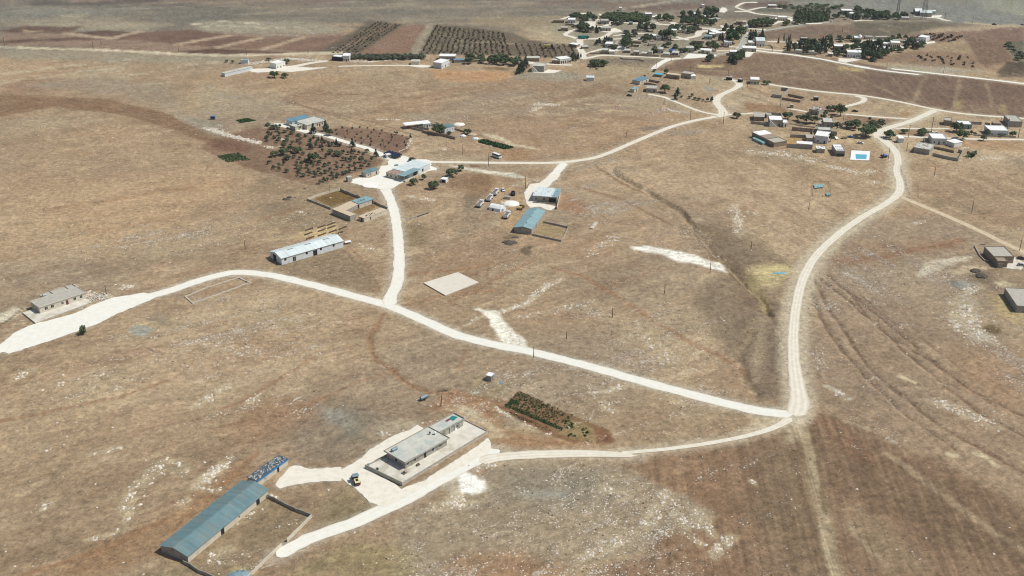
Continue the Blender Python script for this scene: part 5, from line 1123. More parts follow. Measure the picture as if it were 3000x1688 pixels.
for i in range(26):
    a_ = rn.uniform(0, 6.28); d = rn.uniform(.6, 3.2); z_ = rn.uniform(.1, 1.2)
    mb.cyl((math.cos(a_) * .3, math.sin(a_) * .3, .2), (math.cos(a_) * d * 1.6, math.sin(a_) * d, z_), .05, .02, 5)
mb.build('branches', 'wood', t)
# ------------------------------------------------------------------ house by the white yard, far left
P = ats(13, [(315, 655), (498, 800), (1290, 512), (1130, 405)], .75); o0 = P[0]
t = thing('house_terrace', 'low cream terrace with rubble edge under the left-hand house with the maroon door', 'terrace', (o0.x, o0.y, 0))
loc = [(p.x - o0.x, p.y - o0.y) for p in P]
MB().prism(loc, -.2, .6).build('retaining_wall', 'stonewall', t); MB().prism([(a_ * .998 + .1, b_ * .998) for a_, b_ in loc], .6, .72).build('paving', 'terr', t)
A = tolocal(t, at(13, 1095, 610)); s = MB()
for k in range(3): s.box(0, 2.4, k * .35, .35 + k * .35, 0, .22 * (k + 1))
so = s.build('steps', 'cream', t); so.location = (A[0], A[1], 0)
t, L_, D_ = house('village_house', 'cream flat-roofed house with maroon door and paired windows beside the broad white yard at left', 'house', 13, (552, 578), (1203, 367), 9.2, 3.6, z=4.25, base=.7, wall='cream', rm='conroof2', oh=.25, par=.25,
    ops=[('F', .14, 1.5, 1.0, 1.5, 'win'), ('F', .27, 1.5, 1.0, 1.5, 'win'), ('F', .49, 1.1, 1.1, 1.3, 'win'), ('F', .59, 1.21, .0, 2.4, 'door'), ('F', .76, 1.4, 1.1, 1.4, 'win'), ('F', .90, 1.3, 1.1, 1.4, 'win'), ('L', .3, 1.0, 1.1, 1.3, 'win'), ('L', .72, .9, 1.1, 1.3, 'win')])
MB().box(-.2, L_ + .2, -.31, -.255, 3.05, 3.2).build('cornice', 'block', t)
block(t, 'rear_wall', 7.0, L_ + 1.2, D_ + .3, D_ + 5.2, -.7, 2.7, 'cream'); rw = block(t, 'rear_roof', 6.8, L_ + 1.4, D_ + .26, D_ + 5.4, 2.7, 2.9, 'conroof2')
for xx in (12, 20, 24): block(t, 'roof_kerb', xx, xx + .2, D_ + .4, D_ + 5.2, 2.9, 3.3, 'block')
MB().cyl((6.6, D_ + .9, 3.9), (8.1, D_ + .9, 3.9), .75, n=14).box(6.5, 8.2, D_ + .35, D_ + 1.5, 2.9, 3.2).build('roof_tank', 'tank', t)
wallrun('stone_footing', 'low rectangle of rubble footings beside the white road bend', 'foundation', 99, [(485, 762), (552, 738), (628, 710), (600, 697), (520, 722), (466, 745), (485, 762)], .45, th=.8, m_='stonewall', ragged_=.2)
t = thing('rubble_pile', 'spread pile of building stones at the right end of the house with the maroon door', 'rubble', at(13, 1400, 440)); mb = MB(); rn = random.Random(9)
for i in range(260):
    a_, d = rn.uniform(0, 6.28), rn.random() ** .7; s = rn.uniform(.12, .36)
    mb.dome((math.cos(a_) * d * 6.5, math.sin(a_) * d * 5.5 , (1 - d) * .5), s * 1.4, s, s, 5, 2, .25, i)
tag(mb.build('stones', 'stone', t), kind='stuff')
tree('shrub', 'leaf', 13, 1185, 965, 2.9, 4.4, 'lone round green shrub at the lower edge of the broad white yard', name='bush', cat='bush')
# bare slab
P = ats(19, [(385, 292), (660, 450), (1075, 285), (815, 160)], .55); o0 = P[0]; loc = [(p.x - o0.x, p.y - o0.y) for p in P]
t = thing('foundation_slab', 'bare pale concrete slab alone on the slope above the main road', 'slab', (o0.x, o0.y, 0))
MB().prism(loc, -.2, .42).build('stone_base', 'stonewall', t); MB().prism(loc, .42, .57).build('slab', mat('pale_slab', (.64, .6, .5), var=.05, vs=.3), t)
# garden with crop rows
def cropmesh(name, rows, spacing, s, mk, label, dens=None, seed=1, cat='crops', jitter=.12, hgt=.5):
    rn = np.random.default_rng(seed); pts = []
    for (a_, b_) in rows:
        d = dist2(a_, b_); k = int(d / spacing)
        for i in range(k):
            tt = (i + .5) / k
            x, y = a_[0] + (b_[0] - a_[0]) * tt, a_[1] + (b_[1] - a_[1]) * tt
            if dens is None or rn.random() < dens(x, y, tt): pts.append((x + rn.normal() * jitter, y + rn.normal() * jitter))
    pts = np.array(pts); n = len(pts); K = 9
    d = rn.normal(size=(n, K, 3)); d[:, :, 2] = np.abs(d[:, :, 2]); d /= np.linalg.norm(d, axis=2)[:, :, None]
    sc = s * rn.uniform(.6, 1.3, (n, 1, 1))
    c = np.concatenate([np.repeat(pts[:, None], K, 1), np.zeros((n, K, 1))], 2) + d * sc * np.array([1, 1, hgt * 1.6]) * .8
    c[:, :, 2] += .05
    a = rn.normal(size=(n, K, 3)); a /= np.linalg.norm(a, axis=2)[:, :, None]; b = np.cross(d + .3, a); b /= np.linalg.norm(b, axis=2)[:, :, None] + 1e-9
    q = sc * .62
    v = np.stack([c - a * q, c - b * q, c + a * q, c + b * q], 2).reshape(-1, 3); f = np.arange(n * K * 4).reshape(-1, 4)
    o = npmesh(name, v, f, [mk], smooth=False); return tag(o, label, cat, kind='stuff')
def rowsbetween(r, A0, A1, B0, B1, n):
    A0, A1, B0, B1 = [at(r, *q) for q in (A0, A1, B0, B1)]
    return [(A0.lerp(A1, i / (n - 1)), B0.lerp(B1, i / (n - 1))) for i in range(n)]
rows = rowsbetween(18, (240, 440), (520, 175), (1320, 900), (1560, 640), 13)
cropmesh('vegetable_rows', rows[:2], .5, .42, 'crop', 'dense dark green crop rows along the lower edge of the garden', seed=3)
cropmesh('vegetable_rows', rows[2:], .7, .36, 'crop', 'sparser dark seedling rows filling the tilled garden plot', dens=lambda x, y, q: .85 - .45 * q, seed=4)
cropmesh('vegetable_rows', rows[1:6], .6, .42, 'crop', 'thick green foliage at the left end of the garden plot', dens=lambda x, y, q: max(0, 1.05 - 4.2 * q), seed=5, jitter=.3)
rows2 = rowsbetween(18, (330, 560), (380, 600), (1080, 870), (1130, 960), 3)
cropmesh('seedling_rows', rows2, 1.0, .32, 'scrub', 'small dark seedlings along the lower margin of the garden', dens=lambda x, y, q: .75, seed=6)
rows3 = rowsbetween(18, (1300, 960), (1450, 740), (1950, 1100), (1850, 900), 8)
cropmesh('weeds', rows3, 1.1, .55, 'bright', 'patchy bright weeds at the right end of the garden', dens=lambda x, y, q: .55 * float(vnoise(np.array([x / 3.]), np.array([y / 3.]), 5)[0] > .5), seed=7, jitter=.6)
# ------------------------------------------------------------------ long white barn and troughs
t, L_, D_ = house('white_barn', 'long white barn with a white sheet-metal gable roof and four small dark windows', 'barn', 12, (200, 1165), (1020, 930), 12.4, 3.9, wall='whitegrey', roof='gable', rm='tinwhite', oh=.3, ridge=1.6,
    ops=[('F', .06, 1.3, 2.0, 1.4, 'hole'), ('F', .40, 1.3, 2.0, 1.4, 'hole'), ('F', .535, 2.6, 0, 3.0, 'hole'), ('F', .63, 1.2, 2.1, 1.4, 'hole'), ('F', .84, 1.2, 2.0, 1.4, 'hole'), ('F', .20, 1.8, .2, 2.6, 'win'), ('L', .6, 3.4, 0, 3.6, 'hole')])
MB().box(-.3, L_ + .3, -.36, -.3, 3.72, 3.86).build('gutter', 'steel', t)
for u in (.22, .5, .8):
    MB().box(L_ * u - 2, L_ * u + 2, D_ / 2 - 1.2, D_ / 2 - .6, 5.28, 5.38).build('ridge_vent', 'steel', t)
TR = [(570, 785), (560, 842), (585, 898), (735, 748), (740, 797), (740, 855), (865, 712), (865, 755), (883, 812), (1015, 768), (985, 828)]
TW = ['far left end of the top row', 'left end of the middle row', 'nearest the barn roof at left', 'second from left in the top row', 'second from left in the middle row', 'middle of the row nearest the barn roof',
      'highest of all, third in the top row', 'just below the highest trough', 'right of centre in the row nearest the barn', 'outermost at right', 'short one at right, nearest the white barn']
tr0 = None
for (x, y), w_ in zip(TR, TW):
    A = at(12, x - 50 * (.6 if 'short' in w_ else 1), y + 18 * (.6 if 'short' in w_ else 1)); B = at(12, x + 50 * (.6 if 'short' in w_ else 1), y - 18 * (.6 if 'short' in w_ else 1)); d = dist2(A, B)
    mb = MB(); mb.box(0, d, -.3, -.22, .25, .7); mb.box(0, d, .22, .3, .25, .7); mb.box(0, d, -.22, .22, .25, .33); mb.box(0, .08, -.22, .22, .33, .7); mb.box(d - .08, d, -.22, .22, .33, .7)
    for k in range(4): mb.box(d * k / 3 - .05 + (.05 if k == 0 else -.05 if k == 3 else 0), d * k / 3 + .05, -.28, .28, 0, .25)
    o = mb.build('feed_trough', 'wood', None, loc=A); o.rotation_euler = (0, 0, math.atan2(B.y - A.y, B.x - A.x)); tag(o, 'dark feed trough, ' + w_, 'trough', 'feed troughs behind the white barn')
ontop('sheet_stack', 'small white sheet roof over a stack at the right end of the white barn', 'stack', 12, [(1040, 940), (1045, 960), (1130, 945), (1115, 922)], 1.3, 'tentwhite', .08)
MB().box(-1.6, 1.6, -.8, .8, 0, 1.25).build('stack', 'stonewall', None, loc=at(12, 1085, 962)); tag(bpy.context.scene.collection.objects[-1], 'heap of stone blocks under the small white sheet beside the white barn', 'stones')
t = thing('long_trough', 'long narrow concrete trough lying right of the winding white road', 'trough', at(12, 1860, 662)); B = at(12, 2150, 565); d = dist2(t.location, B); t.rotation_euler = (0, 0, math.atan2(B.y - t.location.y, B.x - t.location.x))
MB().box(0, d, -.5, -.38, 0, .6).box(0, d, .38, .5, 0, .6).box(0, d, -.38, .38, 0, .15).build('trough', 'block', t); MB().box(d * .45, d, -.54, -.505, .2, .7).build('rail', 'darksteel', t)
# ------------------------------------------------------------------ walled mud-roofed farmyard
wallrun('paddock_wall', 'dark low block wall on the lower left side of the earth paddock', 'wall', 12, [(545, 372), (700, 430), (855, 492)], 1.3, m_='block')
wallrun('paddock_wall', 'pale low block wall along the upper left side of the earth paddock', 'wall', 12, [(548, 366), (640, 328), (800, 280), (978, 236)], 1.3, m_='cream')
wallrun('paddock_wall', 'dark broken wall along the far side of the earth paddock', 'wall', 12, [(982, 236), (1075, 278), (1150, 305), (1250, 345)], 1.7, m_='block', ragged_=.3)
wallrun('yard_wall', 'broken wall on the far right side of the mud-roofed farmyard', 'wall', 12, [(1430, 400), (1500, 440), (1570, 470), (1612, 492), (1598, 520)], 1.5, m_='block', ragged_=.3)
t, L_, D_ = house('farm_shed', 'shed with a flat teal sheet roof and three dark roof holes in the mud-roofed farmyard', 'shed', 12, (1232, 437), (1426, 372), 6.8, 3.1, wall='cream', roof='flat', par=0, rm='tinteal2', oh=.3, ops=[('R', .5, 1.4, 0, 2.3, 'hole'), ('F', .62, .4, 1.5, .4, 'hole'), ('F', .92, 1.2, 0, 2.4, 'hole')])
for k in range(3): MB().dome((L_ * (.2 + .18 * k), D_ * .5, 3.1), .65, .5, .12, 10, 2).build('roof_patch', 'dark', t)
t, L_, D_ = house('mud_roofed_barn', 'barn with a straw-coloured mud roof running beside the earth paddock', 'barn', 12, (1062, 522), (1234, 440), 7.4, 2.7, wall='block', roof='flat', par=0, rm='mudroof', oh=.2, ops=[('F', .93, 1.3, 0, 2.2, 'hole')])
t, L_, D_ = house('mud_roofed_barn', 'front mud-roofed block barn whose blank grey end wall faces lower left', 'barn', 12, (1113, 602), (1183, 578), 16.6, 3.5, wall='block', roof='flat', par=0, rm='mudroof', oh=.15)
t, L_, D_ = house('block_shed', 'low block shed with stones on its mud roof, nearest the road in the farmyard', 'shed', 12, (1300, 632), (1600, 518), 5.0, 2.6, wall='cream', roof='flat', par=0, rm='mudroof', oh=.15, ops=[('F', .27, .9, .1, 1.9, 'win'), ('F', .7, .4, 1.4, .4, 'hole'), ('L', .45, 1.2, 0, 2.2, 'hole')])
mb = MB(); rn = random.Random(3)
for k in range(16): x = L_ * .15 + k * .45; y = 2 + rn.uniform(-1.2, 1.2); mb.dome((x, y, 2.6), .35, .3, .3, 6, 2, .2, k)
mb.build('roof_stones', 'darksteel', t)
pole(12, 850, 362, 9.2, 'tall brown pole standing in the walled earth paddock', cross=0, m_='rust', rock=True)
for (x, y, s), l_ in zip(((262, 385, 2.3), (310, 358, 1.8), (382, 360, .8), (512, 243, 1.2)), ('larger dark manure heap left of the earth paddock', 'dark manure heap touching the larger one', 'very small dark heap right of the two manure heaps', 'dark heap just above the paddock corner')):
    tag(MB().dome((0, 0, -.05), s, s * .7, s * .5, 12, 4, .12, int(s * 10)).build('manure_heap', 'soilheap', None, loc=at(12, x, y)), l_, 'heap')
# ------------------------------------------------------------------ houses at the white plaza
t, L_, D_ = house('plaza_house', 'long house with white, teal and rusty patchwork roof in the middle of the white plaza', 'house', 9, (2150, 957), (2472, 818), 13.5, 3.8, wall='whitegrey', roof='flat', par=0, rm='tinwhite', oh=.15, ops=[('L', .25, 1.3, 1, 1.4, 'win'), ('L', .75, 1.3, 1, 1.4, 'win'), ('F', .65, 1.5, 0, 2.4, 'hole'), ('F', .3, 5, .0, 2.7, 'hole')])
MB().box(-7.8, L_ * .42, -2.6, 3.2, 3.86, 3.94).build('porch_roof', 'tinteal2', t); MB().box(-7.2, L_ * .1, 3.3, 13.2, 3.3, 3.5).build('rusty_roof', 'rust', t)
MB().box(-7.0, -.0, 3.2, 13.2, -.2, 3.3).build('rear_wall', 'cream', t)
for k in range(6): MB().box(-7.6 + k * 3, -7.4 + k * 3, -2.5, -2.3, 0, 3.86).build('porch_post', 'steel', t)
for k in (4.4, 8.5, 11.5): MB().box(-7.06, -7.0, k, k + 1.2, 1, 2.3).build('window', 'glass', t)
mb = MB(); rn = random.Random(12)
for k in range(60): mb.dome((rn.uniform(-7, L_ * .08), rn.uniform(3.6, 12.9), 3.5), .35, .25, .15, 5, 2, .3, k)
mb.build('roof_rubble', 'redstone', t)['kind'] = 'stuff'
P = ats(9, [(1840, 990), (2100, 1085), (2480, 885), (2475, 830)], .8)
wallrun('forecourt_wall', 'low cream wall with railing posts along the right side of the plaza house', 'wall', 9, [(1845, 1000), (1980, 1045), (2100, 1080), (2300, 975), (2480, 885)], 1.0, m_='cream', ragged_=.02)
t, L_, D_ = house('shop_building', 'small cream building with a teal mono-pitch roof left of the white plaza', 'building', 9, (1508, 968), (1698, 905), 4.6, 3.0, wall='cream', roof='mono', slope=.3, rm='tinteal', oh=.35, ops=[('F', .15, .9, .8, 1.4, 'win'), ('F', .3, .9, .8, 1.4, 'win'), ('R', .5, 1.2, 0, 2.2, 'hole'), ('F', .8, .9, 0, 2.1, 'door')])
t, L_, D_ = house('guard_hut', 'small whitish hut beside the solar panels', 'hut', 9, (1815, 690), (1885, 680), 3, 2.6, wall='whitegrey', roof='flat', par=.2, rm='whiteroof', oh=.1, ops=[('F', .55, 1.6, 1.0, 1.2, 'win')])
t = thing('solar_array', 'tilted array of four dark solar panels at the white plaza entrance', 'solar panels', at(9, 1900, 742)); B = at(9, 1960, 765)
q0 = at(9, 1955, 757); q1 = at(9, 2052, 712); rz = math.atan2(q1.y - q0.y, q1.x - q0.x); t.rotation_euler = (0, 0, rz); t.location = q0; d = dist2(q0, q1)
for k in range(4):
    y = k * 2.7; MB().yprism([(y, 1.0 + k * .12), (y + 2.5, 2.1 + k * .12), (y + 2.5, 2.2 + k * .12), (y, 1.1 + k * .12)], 0, d).build('panel', 'solar', t)
mb = MB()
for k in range(4):
    for x in (.4, d - .4): mb.cyl((x, k * 2.7 + .4, 0), (x, k * 2.7 + .4, 1.15 + k * .12), .06, n=6).cyl((x, k * 2.7 + 2.2, 0), (x, k * 2.7 + 2.2, 1.9 + k * .12), .06, n=6)
mb.build('stand', 'steel', t)
t = thing('concrete_tank', 'square concrete water tank at the left tip of the white plaza', 'water tank', at(9, 1232, 1105), .5); MB().box(0, 3.2, 0, 3.0, 0, 3.2).build('tank_wall', 'block', t); MB().box(.1, 3.1, .1, 2.9, 3.202, 3.3).build('lid', 'conroof', t)
tag(MB().cyl((0, 0, -.1), (0, 0, .35), 5.0, 4.8, 32).build('round_base', 'whiteheap', None, loc=at(9, 1565, 1150)), 'round white raised base at the lower left edge of the plaza', 'base')
tag(MB().cyl((0, 0, -.1), (0, 0, .35), 1.3, 1.6, 12).build('sink', 'tinblue', None, loc=at(9, 1965, 850)), 'small blue dish-like object beside the rusty roof of the plaza house', 'dish')
t = thing('small_cabin', 'little white cabin under the trees right of the plaza house', 'cabin', at(10, 700, 1290), -.35); MB().box(0, 3.6, 0, 4, 0, 2.3).build('wall', 'whitegrey', t); MB().box(-.15, 3.75, -.15, 4.15, 2.3, 2.42).build('roof', 'whiteroof', t); MB().box(.7, 2.9, -.04, .02, .2, 1.9).build('doorway', 'dark', t)
for (x, y, r_, h_), l_ in zip(((215, 1335, 3.4, 4.6), (565, 1400, 4.2, 5.2), (915, 1190, 4.6, 6.0), (1065, 1075, 3.0, 4.4), (390, 1240, 2.2, 4.0)), ('round dark tree nearest the forecourt wall of the plaza house', 'round dark tree between pale rocks, lowest of the group right of the plaza', 'largest spreading tree right of the plaza house', 'tree standing against the faded white strip, right of the largest one', 'small tree with two clumps above a red earth mound')):
    tree('broad', 'leaf', 10, x, y, r_, h_, l_, group='trees right of the plaza house')
tag(MB().dome((0, 0, -.1), 1.8, 1.2, .8, 12, 4, .12, 2).build('earth_mound', 'rust', None, loc=at(10, 370, 1245)), 'reddish earth mound at the foot of the small two-clump tree', 'mound')
# ------------------------------------------------------------------ farmhouse at the top of the white driveway
t, L_, D_ = house('driveway_farmhouse', 'flat-roofed farmhouse at the top end of the white driveway', 'house', 9, (612, 236), (898, 160), 12.5, 3.8, wall='cream', rm='conroof', oh=.4, par=.35, ops=[('F', .3, 1.4, 1, 1.5, 'win'), ('F', .55, 1.4, 1, 1.5, 'win'), ('F', .8, 1.2, 1, 1.5, 'win'), ('F', .67, 1.2, 0, 2.3, 'door')])
block(t, 'annex_wall', -7.5, -.45, 4, 11, -.2, 3.0, 'cream'); block(t, 'annex_roof', -7.7, -.42, 3.7, 11.2, 3.0, 3.2, 'conroof')
MB().cyl((-2, 9.3, 3.5), (-2, 9.3, 5.6), 1.1, .5, 12).build('roof_tank', 'tank', t)
t, L_, D_ = house('driveway_barn', 'long barn with a blue metal roof behind the farmhouse on the white driveway', 'barn', 9, (388, 190), (662, 120), 7.0, 3.6, wall='whitegrey', roof='mono', slope=.5, rm='tinblue', oh=.3)
# ------------------------------------------------------------------ white-roofed compound north of the gravel road
t, L_, D_ = house('white_roof_house', 'house under a bright white sheet roof at the left of the small walled compound', 'house', 10, (380, 210), (520, 195), 8.0, 3.2, wall='whitegrey', roof='flat', par=0, rm='whiteroof', oh=.2, nwin=3)
MB().box(-13.5, -.21, 1, 8.2, 3.1, 3.22).build('canopy', 'whiteroof', t)
for xx in (-13, -9, -5): MB().box(xx, xx + .2, 1.2, 1.4, 0, 3.1).build('canopy_post', 'steel', t)
wallrun('compound_wall', 'grey wall in front of the white-roofed house', 'wall', 10, [(160, 262), (280, 290), (385, 312)], 1.7, m_='block'); wallrun('compound_wall', 'inner grey wall right of the white-roofed house, before the big tree', 'wall', 10, [(285, 250), (380, 268), (480, 285)], 1.7, m_='block')
wallrun('compound_wall', 'dark brown front wall of the small walled compound beneath the big tree', 'wall', 10, [(360, 325), (560, 362), (780, 400), (965, 450)], 2.0, m_='mud'); wallrun('compound_wall', 'short dark wall behind the big round tree', 'wall', 10, [(525, 198), (620, 215)], 2.0, m_='block')
wallrun('compound_wall', 'earth-coloured wall right of the barn with the dark blue roof', 'wall', 10, [(955, 285), (1060, 315), (1150, 345)], 1.2, m_='mud')
t, L_, D_ = house('teal_roof_barn', 'white barn with a dark blue-green roof right of the big round tree', 'barn', 10, (772, 285), (952, 245), 6.5, 4.2, wall='whitegrey', roof='mono', slope=.3, rm='tinteal', oh=.2, ops=[('F', .3, .5, 2, .6, 'hole'), ('F', .55, .5, 2, .6, 'hole'), ('F', .8, .5, 2, .6, 'hole')])
tree('broad', 'leaf', 10, 672, 400, 5.6, 8.2, 'big round green tree inside the small walled compound', name='tree'); tree('broad', 'leaf', 10, 1190, 400, 3.6, 4.2, 'smaller tree beside the tan heap at the right of the walled compound'); tree('shrub', 'leaf', 10, 850, 400, 2.6, 2.4, 'low bush against the dark brown compound wall', name='bush', cat='bush')
for (x, y, a_, b_, h_, mk, nm, l_) in ((1050, 220, 4.2, 3.2, .9, 'whiteheap', 'gravel_heap', 'white gravel heap on the slope behind the walled compound'), (1280, 410, 3.6, 3.0, 1.3, 'straw', 'straw_heap', 'tan straw heap at the right end of the walled compound'), (1110, 440, 2.4, 1.6, 1.4, 'tentwhite', 'covered_heap', 'white covered bundles at the right end of the compound wall'), (1340, 490, 2.6, 1.8, 1.5, 'tentwhite', 'covered_heap', 'white tarpaulin bundle beside the bright green crop'), (1410, 480, 3, 2.4, .6, 'straw', 'straw_heap', 'low straw spread next to the bright green crop')):
    tag(MB().dome((0, 0, -.05), a_, b_, h_, 12, 4, .15, int(x)).build(nm, mk, None, loc=at(10, x, y)), l_, nm.split('_')[-1])
cropmesh('green_crop', rowsbetween(10, (1480, 505), (1390, 545), (2040, 650), (1900, 678), 9), .55, .7, 'bright', 'bright green crop strip right of the small walled compound', seed=8, hgt=1.0)
cropmesh('green_crop', rowsbetween(1, (340, 860), (390, 885), (470, 838), (545, 860), 10), .6, .6, 'bright', 'bright green crop patch near the blue box at the tilled field', seed=9)
cropmesh('green_crop', rowsbetween(99, (545, 393), (570, 408), (600, 385), (630, 402), 12), .6, .55, 'bright', 'bright green vegetable patch at the left edge of the olive garden', seed=10, dens=lambda x, y, q: .8)
t = thing('blue_container', 'small blue box container standing alone above the olive garden', 'container', at(1, 62, 850), .1); MB().box(0, 3.2, 0, 2.4, .1, 2.5).build('body', 'blue', t); MB().box(-.1, 3.3, -.1, 2.5, 2.5, 2.6).build('roof', 'tinblue', t); MB().box(.3, 2.9, -.03, .02, .2, 2.1).build('door', 'darksteel', t)
# bus / box truck
t = vthing('minibus', 'white minibus with dark grey side parked above the gravel road', 'minibus', 10, (1735, 830), (1790, 852))
MB().box(-3.6, 3.4, -1.15, 1.15, .55, 1.5).build('lower_body', 'truckwhite', t); MB().xprism([(-3.6, 1.5), (3.3, 1.5), (2.9, 2.6), (-3.55, 2.6)], -1.12, 1.12).build('windows', 'darksteel', t); MB().box(-3.62, 2.95, -1.16, 1.16, 2.6, 2.85).build('roof', 'truckwhite', t); MB().box(3.3, 4.1, -1.1, 1.1, .55, 1.4).build('bonnet', 'truckwhite', t)
wheels(t, [(-2.3, -1.0), (-2.3, 1.0), (2.5, -1.0), (2.5, 1.0)], .45, .28)
# ------------------------------------------------------------------ road crew camp, centre
t, L_, D_ = house('camp_house', 'grey block house with a white and teal flat sheet roof on the gravel yard', 'house', 11, (1122, 402), (1512, 432), 15.0, 3.9, wall='block', roof='flat', par=0, rm='tinwhite', oh=.35, ops=[('F', .14, 1.4, 1.1, 1.4, 'win'), ('F', .47, 1.4, 1.1, 1.6, 'win'), ('F', .82, 4.4, 0, 2.9, 'hole'), ('L', .5, 1, 1, 1.2, 'win')])
MB().box(L_ * .8, L_ + .37, -.37, D_ + .37, 3.902, 3.96).build('teal_sheets', 'tinteal2', t)
mb = MB(); rn = random.Random(5)
for k in range(12): mb.box(*(lambda x, y: (x, x + .5, y, y + .35))(rn.uniform(0, L_ - .6), rn.uniform(0, D_ - .5)), 3.97, 4.12)
mb.build('roof_weights', 'darksteel', t)
P = ats(11, [(1115, 505), (1500, 595), (1520, 560), (1500, 520), (1130, 490)], .5); 
wallrun('forecourt_wall', 'low wall of the sloping forecourt before the camp house', 'wall', 11, [(1120, 505), (1320, 520), (1512, 530)], .9, m_='block'); wallrun('forecourt_wall', 'tall pale side wall at the right edge of the camp house', 'wall', 11, [(1575, 330), (1545, 460), (1512, 590)], 1.8, m_='cream')
t, L_, D_ = house('teal_shed', 'long shed with a bright teal gable roof beside the parked machines', 'barn', 1000, (1557.5, 671), (1596.5, 616.5), 10.2, 3.5, wall='block', roof='gable', rm='tinteal2', oh=.35, ridge=1.1, ops=[('F', .33, 1.2, 0, 2.8, 'hole')])
for u in (.18, .5, .66, .88): MB().box(L_ * u, L_ * u + .7, D_ / 2 - .6, D_ / 2 - .25, 4.5, 4.8).build('ridge_vent', 'darksteel', t)
wallrun('pen_wall', 'low block wall enclosing the square pen beside the teal-roofed shed', 'wall', 11, [(1110, 1030), (1340, 1080), (1580, 1132), (1640, 1030), (1698, 912), (1480, 862), (1290, 822)], 1.1, m_='block', ragged_=.05)
t = thing('canvas_tent', 'large white canvas tent among the parked dump trucks', 'tent', at(11, 510, 660)); A, B = at(11, 400, 645), at(11, 585, 680); rz = math.atan2(B.y - A.y, B.x - A.x); t.location = A; t.rotation_euler = (0, 0, rz); d = dist2(A, B)
MB().yprism([(0, 0), (6.4, 0), (6.1, 1.8), (4.6, 2.9), (3.2, 3.3), (1.8, 2.9), (.3, 1.8)], 0, d).build('canvas', 'tentwhite', t)
MB().yprism([(1.2, 0), (5.2, 0), (4.6, 1.7), (3.2, 2.7), (1.8, 1.7)], d, d + 1.6).build('porch', 'tentwhite', t)
MB().box(d * .3, d * .42, -.03, .05, 0, 1.3).build('opening', 'dark', t)
dump_truck('white dump truck with gravel load, lowest left of the row of three', 11, (262, 575), (320, 510)); dump_truck('white dump truck with gravel load, middle one of the row of three', 11, (415, 480), (470, 410)); dump_truck('white dump truck with gravel load, uppermost of the row next to the white car', 11, (512, 385), (565, 318)); dump_truck('white dump truck parked by itself below the white tent', 11, (700, 760), (755, 690))
car('white car parked just right of the uppermost dump truck', 11, (638, 330), (648, 360))
def loader(label, r, p, q, paint, bucket=True, nm='wheel_loader'):
    t = vthing(nm, label, 'loader', r, p, q)
    rp = paint; paint = 'darksteel' if paint == 'orange' else paint
    MB().xprism([(-2.9, .8), (-.6, .8), (-.6, 1.9), (-1.2, 2.0), (-2.8, 1.8)], -.9, .9).build('engine_cover', paint, t)
    MB().box(-.6, .8, -.75, .75, .9, 1.6).build('cab_base', paint, t); MB().box(-.5, .6, -.7, .7, 1.6, 2.9).build('cab_glass', 'glass', t); MB().box(-.65, .75, -.85, .85, 2.9, 3.05).build('cab_roof', rp, t)
    MB().box(.8, 2.6, -.7, -.5, .8, 1.2).box(.8, 2.6, .5, .7, .8, 1.2).box(.8, 1.8, -.45, .45, .6, 1.1).build('lift_arms', paint, t)
    MB().xprism([(2.5, .15), (3.6, .05), (3.7, .2), (2.9, .5), (2.8, 1.3), (2.6, 1.3)], -1.35, 1.35).build('bucket', 'darksteel', t)
    wheels(t, [(-1.7, -1), (-1.7, 1), (1.5, -1), (1.5, 1)], .75, .5)
loader('yellow wheel loader between the white gravel heap and the teal-roofed shed', 11, (925, 625), (975, 570), 'yellow')
loader('dark machine with an orange roof parked above the white gravel heap', 11, (800, 395), (800, 345), 'orange', nm='grader')
tag(MB().dome((0, 0, -.05), 5.2, 4.2, 1.5, 20, 5, .06, 4).build('gravel_heap', 'whiteheap', None, loc=at(11, 765, 545)), 'bright white gravel heap among the parked machines', 'heap')
t = thing('block_pallet', 'stack of grey concrete blocks left of the dark machine', 'blocks', at(11, 655, 465), -.3); MB().box(0, 3.4, 0, 2.2, .15, 1.7).build('blocks', 'block', t); MB().box(0, 3.4, 0, 2.2, 0, .15).build('pallet', 'wood', t)
tag(MB().dome((0, 0, -.1), 4.2, 3.2, 1.1, 14, 4, .25, 6).build('manure_heap', 'soilheap', None, loc=at(11, 745, 1180)), 'brown stony spoil heap below the teal-roofed shed', 'heap')
tag(MB().dome((0, 0, -.1), 2.0, 1.2, .5, 10, 3, .25, 6).build('manure_heap', 'soilheap', None, loc=at(11, 830, 1090)), 'thin dark heap just under the teal-roofed shed wall', 'heap')
t = thing('concrete_culvert', 'narrow concrete culvert block on open ground right of the square pen', 'culvert', at(11, 2060, 955)); B = at(11, 2140, 850); t.rotation_euler = (0, 0, math.atan2(B.y - t.location.y, B.x - t.location.x)); d = dist2(t.location, B)
MB().box(0, d, -1.6, -.3, 0, .7).box(0, d, 0, .35, 0, .7).build('slabs', 'cream', t); MB().box(.2, d - .2, -.3, 0, 0, .1).build('slot', 'dark', t)
